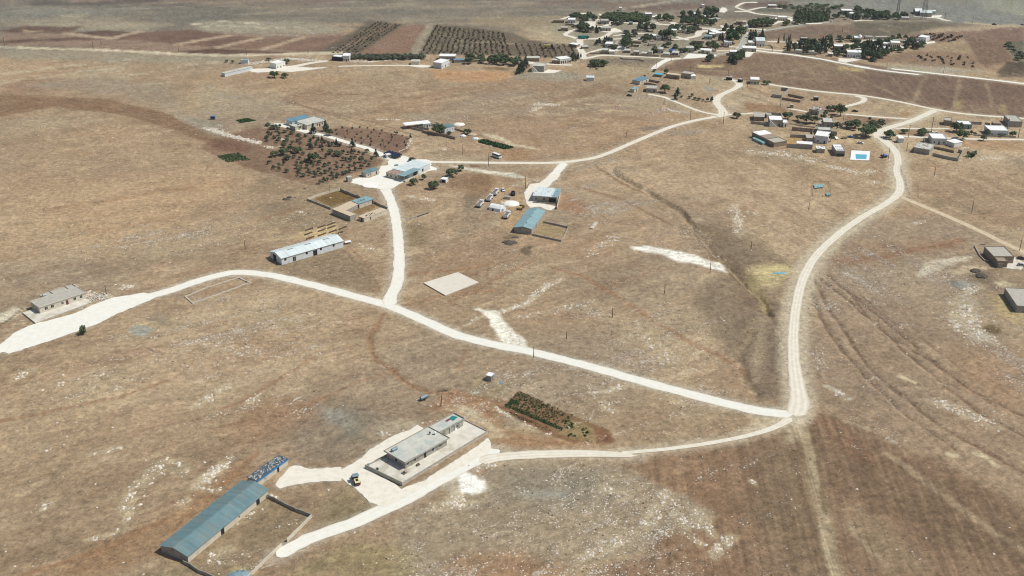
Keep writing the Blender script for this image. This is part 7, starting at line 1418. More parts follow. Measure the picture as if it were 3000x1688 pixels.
# ------------------------------------------------------------------ buildings of the far village: r, a, b, depth, h, wall, roof material, roof, windows, label
FARH = [
    (3, (108, 347), (272, 350), 6, 2.8, 'mud', 'brownroof', 'flat', 0, 'long low dark building at the left end of the far village'), (3, (330, 355), (440, 357), 9, 4.0, 'white', 'whiteroof', 'flat', 3, 'bright white house at the upper left of the far village'),
    (3, (218, 472), (330, 474), 8, 3.6, 'mud', 'conroof2', 'flat', 2, 'dark house at the left bend of the village loop road'), (3, (425, 418), (500, 416), 7, 3, 'mud', 'conroof2', 'flat', 0, 'small dark house on top of the left village loop'),
    (3, (850, 472), (975, 474), 8, 3.4, 'block', 'conroof2', 'flat', 3, 'grey house with a walled yard inside the left loop'), (3, (830, 368), (950, 368), 9, 3.8, 'block', 'conroof2', 'flat', 3, 'dark grey house where the top village road starts'),
    (3, (888, 718), (985, 724), 9, 3.8, 'white', 'whiteroof', 'flat', 3, 'cream house with a white roof above the lower village track'), (3, (838, 815), (930, 818), 9, 3.6, 'mud', 'conroof', 'flat', 2, 'brown-fronted house on the lower village road'),
    (3, (1312, 838), (1402, 842), 8, 3.6, 'mud', 'conroof', 'flat', 1, 'brown-fronted house with a pale end wall, lower village row'), (3, (1495, 268), (1605, 268), 8, 4.0, 'block', 'whiteroof', 'flat', 2, 'house with a dark gate below the wooded bank top'),
    (3, (545, 745), (640, 740), 5, 2.4, 'mud', 'conroof', 'flat', 0, 'small tan ruin beside the village entrance road'), (3, (350, 705), (460, 722), 6, 2.8, 'mud', 'whiteroof', 'flat', 0, 'dark shed with a whitish roof left of the village entrance road'),
    (3, (1258, 376), (1305, 376), 4, 2.2, 'mud', 'tinteal', 'mono', 0, 'tiny shed with a teal roof on the top village road'), (3, (1545, 590), (1650, 596), 8, 3.6, 'white', 'whiteroof', 'flat', 2, 'white house half hidden left of the largest trees'),
    (3, (1250, 655), (1430, 665), 5, 2.4, 'mud', 'brownroof', 'flat', 0, 'long low mud building in the village middle'), (3, (1280, 705), (1400, 712), 4, 2.0, 'mud', 'brownroof', 'flat', 0, 'low mud ruin right of the bright village yard'),
    (3, (1560, 700), (1660, 698), 6, 2.4, 'cream', 'brownroof', 'flat', 0, 'pale roofless ruin in the open village middle'), (3, (1682, 806), (1770, 808), 9, 4.0, 'cream', 'conroof', 'flat', 2, 'cream house with an arched side in the lower village row'),
    (3, (1895, 850), (1990, 856), 8, 3.4, 'block', 'conroof', 'flat', 2, 'grey house below the blue tarpaulin roof'), (3, (1862, 806), (1935, 806), 6, 2.6, 'mud', 'blue', 'flat', 0, 'small building under a vivid blue tarpaulin roof'),
    (3, (2108, 792), (2225, 796), 9, 4.4, 'block', 'conroof', 'flat', 3, 'tall grey house above the road fork'), (3, (2230, 648), (2380, 658), 5, 2.2, 'mud', 'brownroof', 'flat', 0, 'long low mud byre in the right village middle'),
    (3, (2330, 800), (2460, 806), 6, 3.0, 'cream', 'whiteroof', 'flat', 2, 'pale house in the yard right of the road fork'), (3, (1100, 164), (1140, 165), 4, 3.4, 'white', 'whiteroof', 'flat', 0, 'tiny white cabin in the fields above the village'),
    (3, (2352, 122), (2386, 122), 4, 3.4, 'white', 'whiteroof', 'flat', 0, 'tiny white cabin above the upper right village woods'), (3, (1540, 822), (1600, 826), 6, 2.8, 'cream', 'conroof', 'flat', 0, 'small cream shed in the lower village row'),
    (3, (640, 325), (690, 325), 5, 2.4, 'cream', 'whiteroof', 'flat', 0, 'small cream house beside the broad village yard'), (3, (2230, 262), (2310, 264), 8, 3.6, 'white', 'whiteroof', 'flat', 2, 'white-roofed house inside the upper right woods'),
    (3, (2335, 292), (2400, 296), 7, 3.4, 'cream', 'whiteroof', 'flat', 1, 'second white-roofed house inside the upper right woods'), (4, (200, 340), (320, 318), 7, 2.6, 'block', 'conroof2', 'flat', 0, 'long low grey roof among trees above the crossroads'),
    (4, (140, 572), (235, 576), 8, 3.8, 'block', 'whiteroof', 'flat', 2, 'grey house with a white roof left of the fresh green tree'), (4, (70, 596), (185, 598), 6, 3.0, 'block', 'tinteal2', 'flat', 1, 'low house with a pale teal roof left of the fresh green tree'),
    (4, (372, 692), (485, 694), 7, 4.0, 'white', 'whiteroof', 'flat', 3, 'small white house below the fresh green tree'), (4, (545, 372), (640, 376), 8, 3.2, 'mud', 'brownroof', 'flat', 1, 'brown house at the upper side of the village crossroads'),
    (4, (700, 446), (732, 446), 4, 3.2, 'white', 'tinteal2', 'flat', 0, 'little pale blue kiosk at the village crossroads'), (4, (800, 330), (950, 334), 5, 2.6, 'mud', 'brownroof', 'flat', 0, 'long brown wall-like building behind the dark tree block'),
    (4, (1180, 318), (1320, 322), 9, 4.0, 'cream', 'whiteroof', 'flat', 4, 'cream villa on the pale hilltop yard'), (4, (2140, 218), (2310, 222), 10, 4.2, 'block', 'whiteroof', 'flat', 4, 'topmost long villa under the ridge, upper part'),
    (4, (2240, 262), (2420, 285), 8, 4.4, 'white', 'whiteroof', 'flat', 3, 'white lower wing of the topmost long villa'), (4, (850, 704), (978, 706), 13, 5.6, 'white', 'tinwhite', 'gable', 3, 'white gabled hall beside the grey village road'),
    (4, (735, 702), (822, 704), 9, 3.8, 'cream', 'whiteroof', 'flat', 2, 'cream annex left of the white gabled hall'), (4, (645, 778), (850, 786), 9, 3.4, 'block', 'whiteroof', 'flat', 2, 'long low building with a flat white roof at the road junction'),
    (4, (450, 842), (570, 846), 9, 3.8, 'block', 'whiteroof', 'flat', 3, 'white-roofed house with a walled front below the junction'), (4, (2030, 760), (2180, 764), 9, 4.0, 'mud', 'whiteroof', 'flat', 2, 'dark-fronted house with a white roof in the lower wood'),
    (4, (2222, 868), (2390, 876), 10, 5.0, 'whitegrey', 'whiteroof', 'flat', 4, 'large whitish villa on the paved yard in the lower wood'), (4, (1930, 852), (2002, 858), 4, 2.8, 'mud', 'whiteroof', 'flat', 0, 'small gatehouse left of the large whitish villa'),
    (4, (2330, 638), (2440, 642), 9, 4.4, 'block', 'whiteroof', 'flat', 2, 'grey mosque-like building with a small white dome'), (4, (1522, 632), (1636, 634), 6, 3.6, 'dark', 'conroof2', 'flat', 0, 'dark open shed beside the straw pile on the far track'),
    (4, (1802, 764), (1872, 770), 4, 2.8, 'white', 'whiteroof', 'mono', 0, 'little white slanted roof inside the lower wood'), (4, (1040, 122), (1160, 122), 5, 2.8, 'mud', 'whiteroof', 'flat', 0, 'small farm on the ridge track above the village'),
    (4, (130, 172), (290, 184), 6, 3.0, 'block', 'conroof', 'flat', 0, 'low grey house beside the topmost white yard'), (5, (1000, 252), (1180, 262), 11, 4.4, 'block', 'tinwhite', 'gable', 0, 'large warehouse with a white roof by the second mast'),
    (5, (930, 222), (1040, 226), 13, 3.6, 'block', 'whiteroof', 'gable', 0, 'round-fronted white-roofed store behind the second mast'), (5, (1150, 208), (1240, 212), 5, 3, 'white', 'whiteroof', 'flat', 0, 'small white store at the end of the warehouse yard'),
    (5, (700, 246), (800, 250), 5, 2.6, 'white', 'whiteroof', 'flat', 0, 'low white building between the two masts'), (5, (700, 296), (840, 300), 4, 2.4, 'cream', 'whiteroof', 'flat', 0, 'low cream row in front of the two masts'),
    (5, (972, 622), (1092, 640), 10, 4.6, 'whitegrey', 'whiteroof', 'flat', 3, 'clean white flat-roofed villa alone on the brown slope'), (5, (558, 728), (700, 736), 9, 5.4, 'cream', 'whiteroof', 'flat', 5, 'arcaded cream villa with a white roof in the lower wood'),
    (5, (335, 602), (512, 604), 4, 2.8, 'block', 'conroof2', 'flat', 0, 'long low grey garage along the pale parking yard'), (5, (438, 772), (550, 774), 3, 2.6, 'block', 'whiteroof', 'flat', 0, 'flat white-roofed shed left of the arcaded villa'),
    (5, (180, 594), (290, 594), 4, 2.6, 'block', 'conroof2', 'flat', 0, 'short grey garage behind the mosque-like building'), (5, (0, 285), (110, 300), 7, 4.2, 'cream', 'whiteroof', 'flat', 2, 'cream building at the left edge of the big dark grove'),
    (2, (345, 302), (430, 264), 8.5, 5.2, 'whitegrey', 'whiteroof', 'flat', 3, 'white two-bay house with a dark glazed end near the far hedge'), (2, (318, 214), (495, 216), 10, 4.2, 'block', 'whiteroof', 'flat', 3, 'house with a long white roof behind the white two-bay house'),
    (2, (480, 238), (600, 234), 6, 2.4, 'block', 'tinblue', 'flat', 0, 'low shed with a blue roof right of the long white roof'), (2, (18, 262), (108, 262), 7, 3.4, 'cream', 'conroof', 'flat', 0, 'low tan block building left of the white two-bay house'),
    (2, (1260, 220), (1395, 224), 7, 3.2, 'mud', 'conroof', 'flat', 0, 'long low building on the far road before the orchard'), (2, (1622, 250), (1742, 236), 9, 4.4, 'white', 'whiteroof', 'flat', 3, 'white arcaded farmhouse at the village entrance'),
    (2, (1535, 246), (1618, 250), 5, 3.4, 'mud', 'conroof', 'flat', 0, 'brown front building joined to the arcaded farmhouse'), (2, (1318, 332), (1448, 340), 11, 5.4, 'block', 'conroof', 'flat', 3, 'dark grey house with an outside staircase left of the rocky ground'),
    (2, (1905, 432), (1988, 434), 4.5, 3.0, 'whitegrey', 'tinwhite', 'mono', 0, 'small hut with a white slanting roof alone on the dry slope'), (1, (218, 388), (520, 318), 4.5, 3.0, 'whitegrey', 'conroof', 'flat', 0, 'long narrow pale barn with two dark doors at far left'),
    (1, (772, 306), (870, 280), 8, 5.0, 'white', 'whiteroof', 'flat', 3, 'bright white long house on the pale yard at far left'), (1, (388, 250), (468, 250), 5, 3.4, 'whitegrey', 'tinteal2', 'flat', 0, 'small white cabin with a teal side on the stony bank'),
    (1, (1490, 222), (1562, 222), 10, 5.2, 'whitegrey', 'whiteroof', 'flat', 3, 'blue-white pavilion house in front of the long hedge'), (1, (1372, 212), (1486, 222), 8, 4.0, 'dark', 'whiteroof', 'flat', 0, 'dark glazed wing left of the blue-white pavilion house'),
    (6, (382, 356), (520, 302), 7.4, 3.2, 'cream', 'tinblue', 'flat', 2, 'brown-ended house with a sky-blue flat roof'), (6, (297, 472), (362, 442), 4.2, 2.8, 'cream', 'tarp', 'flat', 1, 'small shed with a teal and white roof below the sky-blue roof'),
    (6, (478, 468), (636, 476), 10, 3.6, 'block', 'conroof2', 'flat', 2, 'grey flat house left of the big round roadside tree'), (6, (590, 228), (712, 242), 5, 2.2, 'mud', 'aqua', 'flat', 0, 'low shed covered with an aqua sheet'),
    (6, (775, 252), (978, 276), 7, 3.6, 'mud', 'mudroof', 'flat', 2, 'long brown farmhouse with a straw-coloured roof by the brown field'), (6, (1010, 250), (1150, 268), 8, 4.4, 'block', 'conroof2', 'flat', 1, 'dark blocky house right of the long brown farmhouse'),
    (6, (1152, 272), (1225, 272), 6, 3, 'white', 'whiteroof', 'flat', 0, 'small white lean-to right of the dark blocky house'), (6, (1684, 280), (1770, 288), 3, 2.6, 'dark', 'conroof2', 'flat', 0, 'black container at the top of the winding road, left one'),
    (6, (1860, 312), (1908, 322), 3, 2.8, 'dark', 'conroof2', 'flat', 0, 'black container at the top of the winding road, right one'), (6, (2050, 345), (2186, 352), 9, 4.2, 'cream', 'whiteroof', 'flat', 3, 'cream house with a bright white roof beside the dark spreading tree'),
    (7, (42, 748), (215, 756), 11, 3.4, 'mud', 'conroof2', 'flat', 0, 'brown-walled barn with a grey roof at the left end of the right hamlet'), (7, (298, 838), (512, 846), 11, 5.2, 'block', 'whiteroof', 'flat', 2, 'two-storey house with a white outside staircase in the right hamlet'),
    (7, (945, 632), (1100, 662), 9, 4.0, 'block', 'conroof', 'flat', 2, 'grey house with junk on the roof behind the hamlet trees'), (7, (1178, 862), (1334, 870), 11, 4.6, 'block', 'conroof', 'flat', 1, 'dark-fronted house with a pale roof in the middle of the hamlet'),
    (7, (372, 1182), (578, 1150), 26, 3.6, 'mud', 'conroof2', 'flat', 0, 'long byre with brown and grey roofs on the left of the courtyard'), (7, (738, 1196), (1000, 1216), 7, 3.6, 'block', 'whiteroof', 'flat', 0, 'low shed with a clean white roof at the front of the courtyard'),
    (7, (1035, 1105), (1248, 1130), 12, 5.6, 'whitegrey', 'whiteroof', 'flat', 2, 'white two-level house right of the straw-coloured courtyard'), (7, (1068, 1272), (1200, 1278), 6, 3.2, 'block', 'whiteroof', 'flat', 0, 'small block hut with white junk on its roof below the courtyard'),
    (7, (1382, 1325), (1528, 1328), 14, 4.2, 'block', 'whiteroof', 'flat', 0, 'pale-roofed shed with dark roof holes and three round front vents'), (7, (2408, 1112), (2488, 1112), 5, 3.6, 'whitegrey', 'whiteroof', 'mono', 0, 'small blue-fronted hut by the road bend'),
    (7, (630, 540), (690, 545), 3, 2.8, 'mud', 'conroof2', 'flat', 0, 'tiny dark hut above the hamlet trees'), (7, (1030, 418), (1100, 420), 4, 2.8, 'dark', 'conroof2', 'flat', 0, 'small black tent-like shed on the slope'),
    (7, (1095, 975), (1300, 985), 7, 4.0, 'block', 'conroof', 'flat', 0, 'middle pale roof joined behind the white two-level hamlet house'), (7, (1308, 985), (1400, 992), 6, 3.2, 'mud', 'brownroof', 'flat', 0, 'brown low building right of the hamlet compound, before the garden'), (7, (905, 1095), (1030, 1100), 8, 3.2, 'block', 'conroof2', 'flat', 0, 'dark grey shed squeezed left of the two-level hamlet house'),
    (7, (520, 850), (600, 852), 7, 3.6, 'white', 'whiteroof', 'flat', 1, 'small white wing right of the outside staircase'), (7, (1100, 850), (1172, 858), 6, 3.0, 'block', 'conroof2', 'flat', 0, 'small dark annex left of the dark-fronted hamlet house'), (7, (252, 700), (330, 702), 5, 2.6, 'mud', 'conroof2', 'flat', 0, 'little brown store behind the staircase house'),
    (3, (1440, 850), (1520, 852), 6, 2.8, 'cream', 'conroof', 'flat', 0, 'cream low house left of the arched cream house'), (3, (1760, 850), (1850, 856), 6, 2.6, 'cream', 'conroof', 'flat', 0, 'cream low house between the arched house and blue tarpaulin'), (3, (950, 820), (1030, 822), 7, 2.8, 'cream', 'whiteroof', 'flat', 0, 'pale yard building right of the brown-fronted house'), (3, (1180, 800), (1270, 802), 6, 2.4, 'mud', 'conroof', 'flat', 0, 'low tan house in the middle of the lower village row'),
    (3, (1600, 300), (1680, 302), 6, 3, 'cream', 'whiteroof', 'flat', 1, 'cream house in front of the upper village courtyard'), (3, (2010, 500), (2110, 506), 7, 3.2, 'cream', 'conroof', 'flat', 1, 'cream house in the garden of the right village loop'), (3, (1880, 500), (1960, 504), 6, 3, 'cream', 'whiteroof', 'flat', 0, 'whitish house at the left of the right village loop'), (3, (1380, 630), (1450, 634), 6, 2.8, 'cream', 'conroof', 'flat', 0, 'small cream house left of the largest village tree group'),
    (3, (1660, 610), (1730, 614), 6, 3, 'cream', 'conroof', 'flat', 0, 'cream house directly under the largest domed trees'), (3, (1080, 370), (1120, 372), 5, 2.8, 'white', 'whiteroof', 'flat', 0, 'little white house below the top village road'), (3, (2440, 500), (2560, 560), 8, 3.6, 'block', 'whiteroof', 'flat', 2, 'grey house at the right end of the village beside the loop'), (4, (300, 540), (380, 545), 6, 3, 'white', 'whiteroof', 'flat', 0, 'small white house left of the dark garden trees'),
    (4, (640, 370), (700, 372), 6, 2.8, 'cream', 'conroof', 'flat', 0, 'cream shed right of the brown crossroads house'), (4, (60, 810), (160, 818), 7, 3.2, 'cream', 'whiteroof', 'flat', 1, 'pale house left of the round tree at the road fork'), (4, (1440, 800), (1540, 806), 5, 2.6, 'cream', 'conroof', 'flat', 0, 'low cream house under the greyish roadside trees'), (4, (1640, 815), (1720, 820), 5, 2.6, 'cream', 'whiteroof', 'flat', 0, 'low pale house under the tall dark roadside trees'),
    (4, (2440, 870), (2520, 850), 8, 4.4, 'white', 'whiteroof', 'flat', 0, 'bright white block right of the large whitish villa'), (5, (0, 850), (110, 856), 8, 3.4, 'white', 'whiteroof', 'flat', 0, 'white house at the left foot of the big dark wood'), (5, (440, 700), (550, 704), 6, 2.8, 'cream', 'whiteroof', 'flat', 0, 'low cream wing left of the arcaded villa'), (5, (560, 640), (840, 650), 3, 2.2, 'cream', 'conroof', 'flat', 0, 'long thin cream building behind the arcaded villa'),
    (8, (1000, 798), (1232, 806), 12, 4.6, 'whitegrey', 'whiteroof', 'flat', 3, 'long white-roofed house with a blue-grey front beside the track'), (8, (1236, 806), (1362, 850), 8, 3.2, 'white', 'whiteroof', 'flat', 0, 'low white extension right of the blue-grey fronted house'),
    (8, (700, 930), (955, 972), 14, 3.9, 'block', 'conroof', 'flat', 0, 'barn with a pale stony roof and a dark blind front'), (8, (1198, 486), (1318, 496), 8, 4.0, 'mud', 'conroof2', 'flat', 0, 'dark-walled open building left of the teal-fronted house'),
    (8, (1440, 545), (1648, 552), 9, 3.8, 'tarp', 'whiteroof', 'flat', 2, 'teal-fronted house with pale roofs in the far right farm'), (8, (1930, 664), (2240, 672), 12, 4.6, 'whitegrey', 'whiteroof', 'flat', 3, 'white villa with a sloping stair wall at far right'),
    (8, (2270, 516), (2465, 522), 16, 4.6, 'block', 'conroof2', 'flat', 0, 'big flat grey-roofed hall at the far right edge'), (8, (2000, 520), (2122, 524), 5, 3.2, 'mud', 'brownroof', 'flat', 0, 'dark mud shed behind the white villa at far right'),
]
mats_seen = {}
for i, (r, a_, b_, dp, h_, wl, rm_, rf_, nw, l_) in enumerate(FARH):
    nm = 'barn' if ('barn' in l_ or 'byre' in l_ or 'warehouse' in l_) else 'shed' if any(k in l_ for k in ('shed', 'hut', 'container', 'cabin', 'kiosk', 'garage')) else 'house'
    t, L_, D_ = house(nm, l_, nm, r, a_, b_, dp, h_, z=0, wall=wl, roof=rf_, rm=rm_, oh=.2, par=.3 if h_ > 3.5 else 0, nwin=nw, slope=.5, ridge=1.8)
    if 'staircase' in l_: MB().add([(0, -1.2, 0), (L_ * .6, -1.2, 0), (0, -1.2, h_), (0, -.05, 0), (L_ * .6, -.05, 0), (0, -.05, h_)], [(0, 1, 2), (3, 5, 4), (0, 3, 4, 1), (1, 4, 5, 2), (0, 2, 5, 3)]).build('staircase', 'white', t)
    if 'dome' in l_: MB().dome((L_ * .8, D_ * .5, h_ - .1), 2, 2, 2.2, 14, 5).build('dome', 'whiteroof', t)
    if 'three round' in l_:
        for k in range(3): MB().cyl((L_ * (.2 + .3 * k), -.9, 1.0), (L_ * (.2 + .3 * k), -.0, 1.0), .9, n=14).build('round_vent', 'darksteel', t)
        mb = MB(); 
        for k in range(8): mb.box(L_ * (.15 + .22 * (k % 4)), L_ * (.15 + .22 * (k % 4)) + 1, D_ * (.2 + .35 * (k // 4)), D_ * (.2 + .35 * (k // 4)) + 1.3, h_ - .32, h_ - .22)
        mb.build('roof_holes', 'dark', t)['kind'] = 'stuff'
    if 'junk' in l_ or 'stony' in l_:
        mb = MB(); rn = random.Random(i)
        for k in range(24): x, y = rn.uniform(0, L_ - 1), rn.uniform(0, D_ - 1); mb.box(x, x + rn.uniform(.4, 1.4), y, y + rn.uniform(.3, 1), h_ - .3, h_ - .3 + rn.uniform(.2, .5))
        mb.build('roof_clutter', 'stone' if 'stony' in l_ else 'rust', t)['kind'] = 'stuff'
    if 'brown and grey' in l_: MB().box(-.1, L_ + .1, 9, 17, h_ + .0, h_ + .15).build('brown_roofing', 'brownroof', t); MB().box(-.1, L_ + .1, 17.1, 25.8, h_, h_ + .3).build('white_roofing', 'whiteroof', t); MB().prism([(-4, 8), (-.3, 8), (-.3, 22), (-4, 20)], 0, 1.6).build('teal_cover', 'tarp', t)
    if 'arcaded' in l_:
        mb = MB()
        for k in range(5): mb.box(L_ * (k + .3) / 5, L_ * (k + .75) / 5, -.05, .02, .1, h_ * .62)
        mb.build('arcade_openings', 'dark', t)['kind'] = 'stuff'
# roofless walled buildings and yard walls of the right side
WR = [('field_wall', 7, [(345, 362), (490, 382), (612, 268), (490, 250), (345, 362)], 2.6, 'block', 'roofless grey walled enclosure on the slope above the hamlet'), ('pen_wall', 7, [(505, 404), (800, 450), (878, 400), (600, 342)], 2.0, 'mud', 'low brown walls of the long pen right of the roofless enclosure'),
    ('yard_wall', 7, [(215, 700), (250, 640), (490, 665), (500, 700)], 2.0, 'block', 'grey yard wall between the brown barn and the two-storey house'), ('yard_wall', 7, [(0, 790), (30, 795), (290, 830)], 2.0, 'block', 'grey front wall running up to the two-storey house'), ('yard_wall', 7, [(668, 905), (880, 925), (1100, 945)], 2.8, 'rust', 'long reddish-brown wall in the middle of the hamlet'),
    ('yard_wall', 7, [(640, 1020), (780, 1025), (920, 1035)], 2.4, 'block', 'short grey wall behind the straw-coloured courtyard'), ('yard_wall', 7, [(580, 1185), (740, 1196)], 3.0, 'block', 'dark front wall of the straw-coloured courtyard'), ('yard_wall', 8, [(1030, 868), (1200, 900), (1360, 940)], 1.8, 'mud', 'upper brown wall of the stony pen in front of the blue-grey house'),
    ('yard_wall', 8, [(1015, 985), (1220, 1035), (1428, 1076), (1502, 950), (1430, 925)], 2.2, 'block', 'lower dark wall and end wall of the stony pen'), ('yard_wall', 8, [(880, 790), (860, 745), (950, 750)], 2.6, 'block', 'dark wall corner behind the barn with the stony roof'), ('yard_wall', 8, [(1640, 470), (1810, 478), (1820, 455)], 2.2, 'block', 'grey wall right of the teal-fronted house'),
    ('yard_wall', 8, [(1870, 470), (1950, 482)], 1.6, 'block', 'short broken grey wall before the far right mud shed'), ('yard_wall', 8, [(1700, 660), (1900, 668), (2370, 690)], 1.3, 'block', 'low wall in front of the white villa at far right'), ('yard_wall', 6, [(450, 350), (540, 360), (632, 376), (705, 335)], 1.8, 'mud', 'brown pen wall below the sky-blue roof house'), ('yard_wall', 6, [(520, 300), (600, 318), (690, 335)], 1.8, 'mud', 'upper brown pen wall right of the sky-blue roof house'),
    ('village_wall', 3, [(1420, 850), (1560, 858), (1700, 862)], 2.2, 'mud', 'dark mud wall along the lower village road'), ('village_wall', 3, [(1740, 872), (1900, 870), (2020, 868)], 2.0, 'mud', 'dark wall between the lower road and the blue tarpaulin building'), ('village_wall', 3, [(2130, 440), (2350, 460)], 2.6, 'rust', 'reddish wall along the walled village road'), ('village_wall', 3, [(620, 840), (660, 820), (830, 815)], 1.6, 'mud', 'mud wall beside the brown-fronted house'),
    ('village_wall', 3, [(290, 385), (500, 388), (590, 385)], 1.6, 'mud', 'dark wall below the upper left white house'), ('village_wall', 4, [(270, 712), (440, 722)], 1.8, 'mud', 'dark wall left of the small white village house'), ('village_wall', 4, [(1245, 798), (1440, 808), (1580, 830), (1760, 838)], 1.6, 'block', 'roadside wall below the lower wood'), ('village_wall', 3, [(1120, 882), (1160, 900), (1400, 912), (1480, 930)], 1.0, 'block', 'low broken terrace walls below the lower village road'),
    ('village_wall', 3, [(980, 700), (1040, 690), (1080, 650)], 2.2, 'cream', 'cream yard wall right of the cream house with the white roof'), ('village_wall', 3, [(1270, 615), (1360, 640), (1440, 640)], 2.0, 'mud', 'mud wall above the long low mud building'), ('village_wall', 3, [(1500, 690), (1560, 650), (1650, 660)], 1.8, 'block', 'broken wall above the pale roofless ruin'),
    ('village_wall', 3, [(2250, 720), (2400, 735), (2500, 725)], 1.8, 'mud', 'long mud wall above the grey house at the road fork'), ('village_wall', 4, [(980, 690), (1080, 700), (1100, 730)], 1.4, 'cream', 'low cream wall right of the white gabled hall'), ('village_wall', 4, [(1560, 690), (1760, 700), (1900, 705)], 1.4, 'cream', 'pale wall along the far track above the lower wood'), ('yard_wall', 7, [(1090, 870), (1010, 930), (1000, 1010)], 2.2, 'block', 'grey wall joining the hamlet compound to the long reddish wall'),
    ('yard_wall', 7, [(640, 800), (800, 830), (1100, 870), (1180, 875)], 1.0, 'cream', 'low pale kerb wall below the hamlet garden'), ('pen_wall', 16, [(660, 268), (720, 380), (785, 448), (840, 452)], .8, 'stonewall', 'low stone kerb left of the dark-walled building at the right edge'), ('pen_wall', 16, [(660, 262), (730, 240), (800, 245)], .6, 'stonewall', 'low stone kerb above the dark-walled building at the right edge')]
for nm, r, pts, h_, mk, l_ in WR: wallrun(nm, l_, 'wall', r, pts, h_, z=0, m_=mk, ragged_=.08, th=.3)
# right edge buildings
t, L_, D_ = house('farm_building', 'dark-walled flat-roofed building beside the parked cars at the right edge', 'building', 16, (905, 387), (1158, 387), 13.5, 4.4, wall='mud', rm='conroof2', oh=.1, par=.3, ops=[('R', .5, 1.2, 1, 1.4, 'hole')]); t, L_, D_ = house('brown_roofed_block', 'brown-roofed lower block in front of the dark-walled building', 'building', 16, (955, 446), (1080, 448), 6.5, 4.0, wall='mud', rm='brownroof', oh=.05, par=.3)
house('small_store', 'small grey store box at the front corner of the brown-roofed block', 'store', 16, (958, 478), (1020, 482), 2.2, 2.6, wall='block', roof='flat', par=.2, rm='conroof2', oh=.05)
t = thing('yard_slab', 'pale concrete yard beside the parked cars at the right edge', 'slab', at(16, 1010, 535)); P = ats(16, [(1010, 535), (1240, 560), (1300, 480), (1160, 400), (1060, 500)]); MB().prism([(p.x - P[0].x, p.y - P[0].y) for p in P], -.1, .16).build('concrete', 'terr', t)
t, L_, D_ = house('big_shed', 'large flat stony-roofed shed cut by the right edge of the picture', 'shed', 16, (1195, 1003), (1560, 1020), 21.0, 3.8, wall='block', rm='conroof2', oh=.12, par=.3)
car('dark grey van on the pale yard at the right edge', 16, (1240, 425), (1280, 425), 'darksteel'); car('silver car in front of the dark van at the right edge', 16, (1245, 510), (1290, 512), 'car')
for x, y, s, l_ in ((672, 575, 3.0, 'round dark manure heap left of the brown-roofed block'), (748, 640, 3.6, 'wide ragged dark heap under the round manure heap')):
    tag(MB().dome((0, 0, -.1), s, s * .8, s * .45, 14, 4, .18, x).build('manure_heap', 'soilheap', None, loc=at(16, x, y)), l_, 'heap')
# round pen, pallets, pool, sprayer, cars
P = ats(20, [(1088, 270), (1086, 220), (1095, 165), (1150, 155), (1222, 165), (1240, 215), (1238, 270), (1170, 280), (1088, 270)])
t = thing('fenced_pen', 'square fenced pen with teal sheeting on the open slope', 'pen', P[0]); mb = MB()
for i in range(len(P) - 1):
    p, q = P[i] - P[0], P[i + 1] - P[0]; mb.cyl((p.x, p.y, -.2), (p.x, p.y, 1.5), .09, n=6); mb.cyl((p.x, p.y, 1.2), (q.x, q.y, 1.2), .05, n=5).cyl((p.x, p.y, .6), (q.x, q.y, .6), .05, n=5)
mb.build('fence_rails', 'wood', t)
for a_, b_, c_, d_ in (((1100, 185), (1185, 178), (1180, 205), (1105, 212)), ((1200, 255), (1235, 250), (1235, 275), (1205, 275))):
    q = [at(20, *k) - P[0] for k in (a_, b_, c_, d_)]; MB().prism([(k.x, k.y) for k in q], .5, .6, [.9, .7, 1.0, .8]).build('sheeting', 'tarp', t)
ontop('pool_surround', 'white square sheet with a blue centre spread beside the hamlet road', 'sheet', 7, [(1620, 1388), (1930, 1398), (1945, 1250), (1640, 1235)], .02, 'whiteroof', .25); ontop('blue_tarpaulin', 'bright blue tarpaulin lying in the middle of the white square sheet', 'tarpaulin', 7, [(1715, 1368), (1885, 1372), (1892, 1300), (1708, 1292)], .3, 'aqua', .06)
t = thing('crop_sprayer', 'dark blue sprayer parked on grey ash beside the hamlet road', 'sprayer', at(7, 2185, 1345), .4); MB().cyl((-1.4, 0, 1.5), (1.4, 0, 1.5), .9, n=14).build('tank', 'blue', t); MB().box(-1.8, 2.4, -.7, .7, .5, .7).box(-2.6, -1.7, -1.6, 1.6, .6, 1.9).build('frame', 'darksteel', t); wheels(t, [(.3, -1.1), (.3, 1.1)], .6, .3)
car('white and blue car parked below the hamlet house tree', 7, (1790, 1120), (1850, 1130), 'truckwhite'); car('blue pickup parked on the pale hamlet yard', 7, (1617, 1022), (1660, 1024), 'blue', pickup=True); car('white car under the tree of the two-level hamlet house', 7, (1385, 1045), (1410, 1060), 'truckwhite')
t = thing('farm_trailer', 'empty yellowish flatbed trailer beside the blue pickup', 'trailer', at(7, 1525, 1035), .1); MB().box(-2.4, 2.4, -1.1, 1.1, .8, .95).build('bed', 'straw', t); MB().box(-2.4, 2.4, -1.15, -1.1, .95, 1.3).box(-2.4, 2.4, 1.1, 1.15, .95, 1.3).build('side_boards', 'rust', t); wheels(t, [(-1.2, -1), (-1.2, 1), (1.2, -1), (1.2, 1)], .42, .22)
car('white van parked behind the blue-grey fronted house', 8, (1080, 625), (1080, 600), 'truckwhite'); car('white pickup parked beside the lattice pole', 8, (980, 610), (1000, 612), 'truckwhite', pickup=True); car('small white car on the track at far right', 4, (1990, 330), (2005, 322), 'truckwhite'); car('dark car beside the far junk in the hamlet slope', 7, (1700, 600), (1740, 602), 'darksteel')
car('dark car on the ridge road at the far right horizon', 5, (2125, 378), (2160, 380), 'darksteel'); car('grey-blue car at the right end of the ridge road', 5, (2556, 382), (2570, 383), 'car'); car('dark car below the sky-blue roof house', 6, (225, 525), (250, 527), 'darksteel')
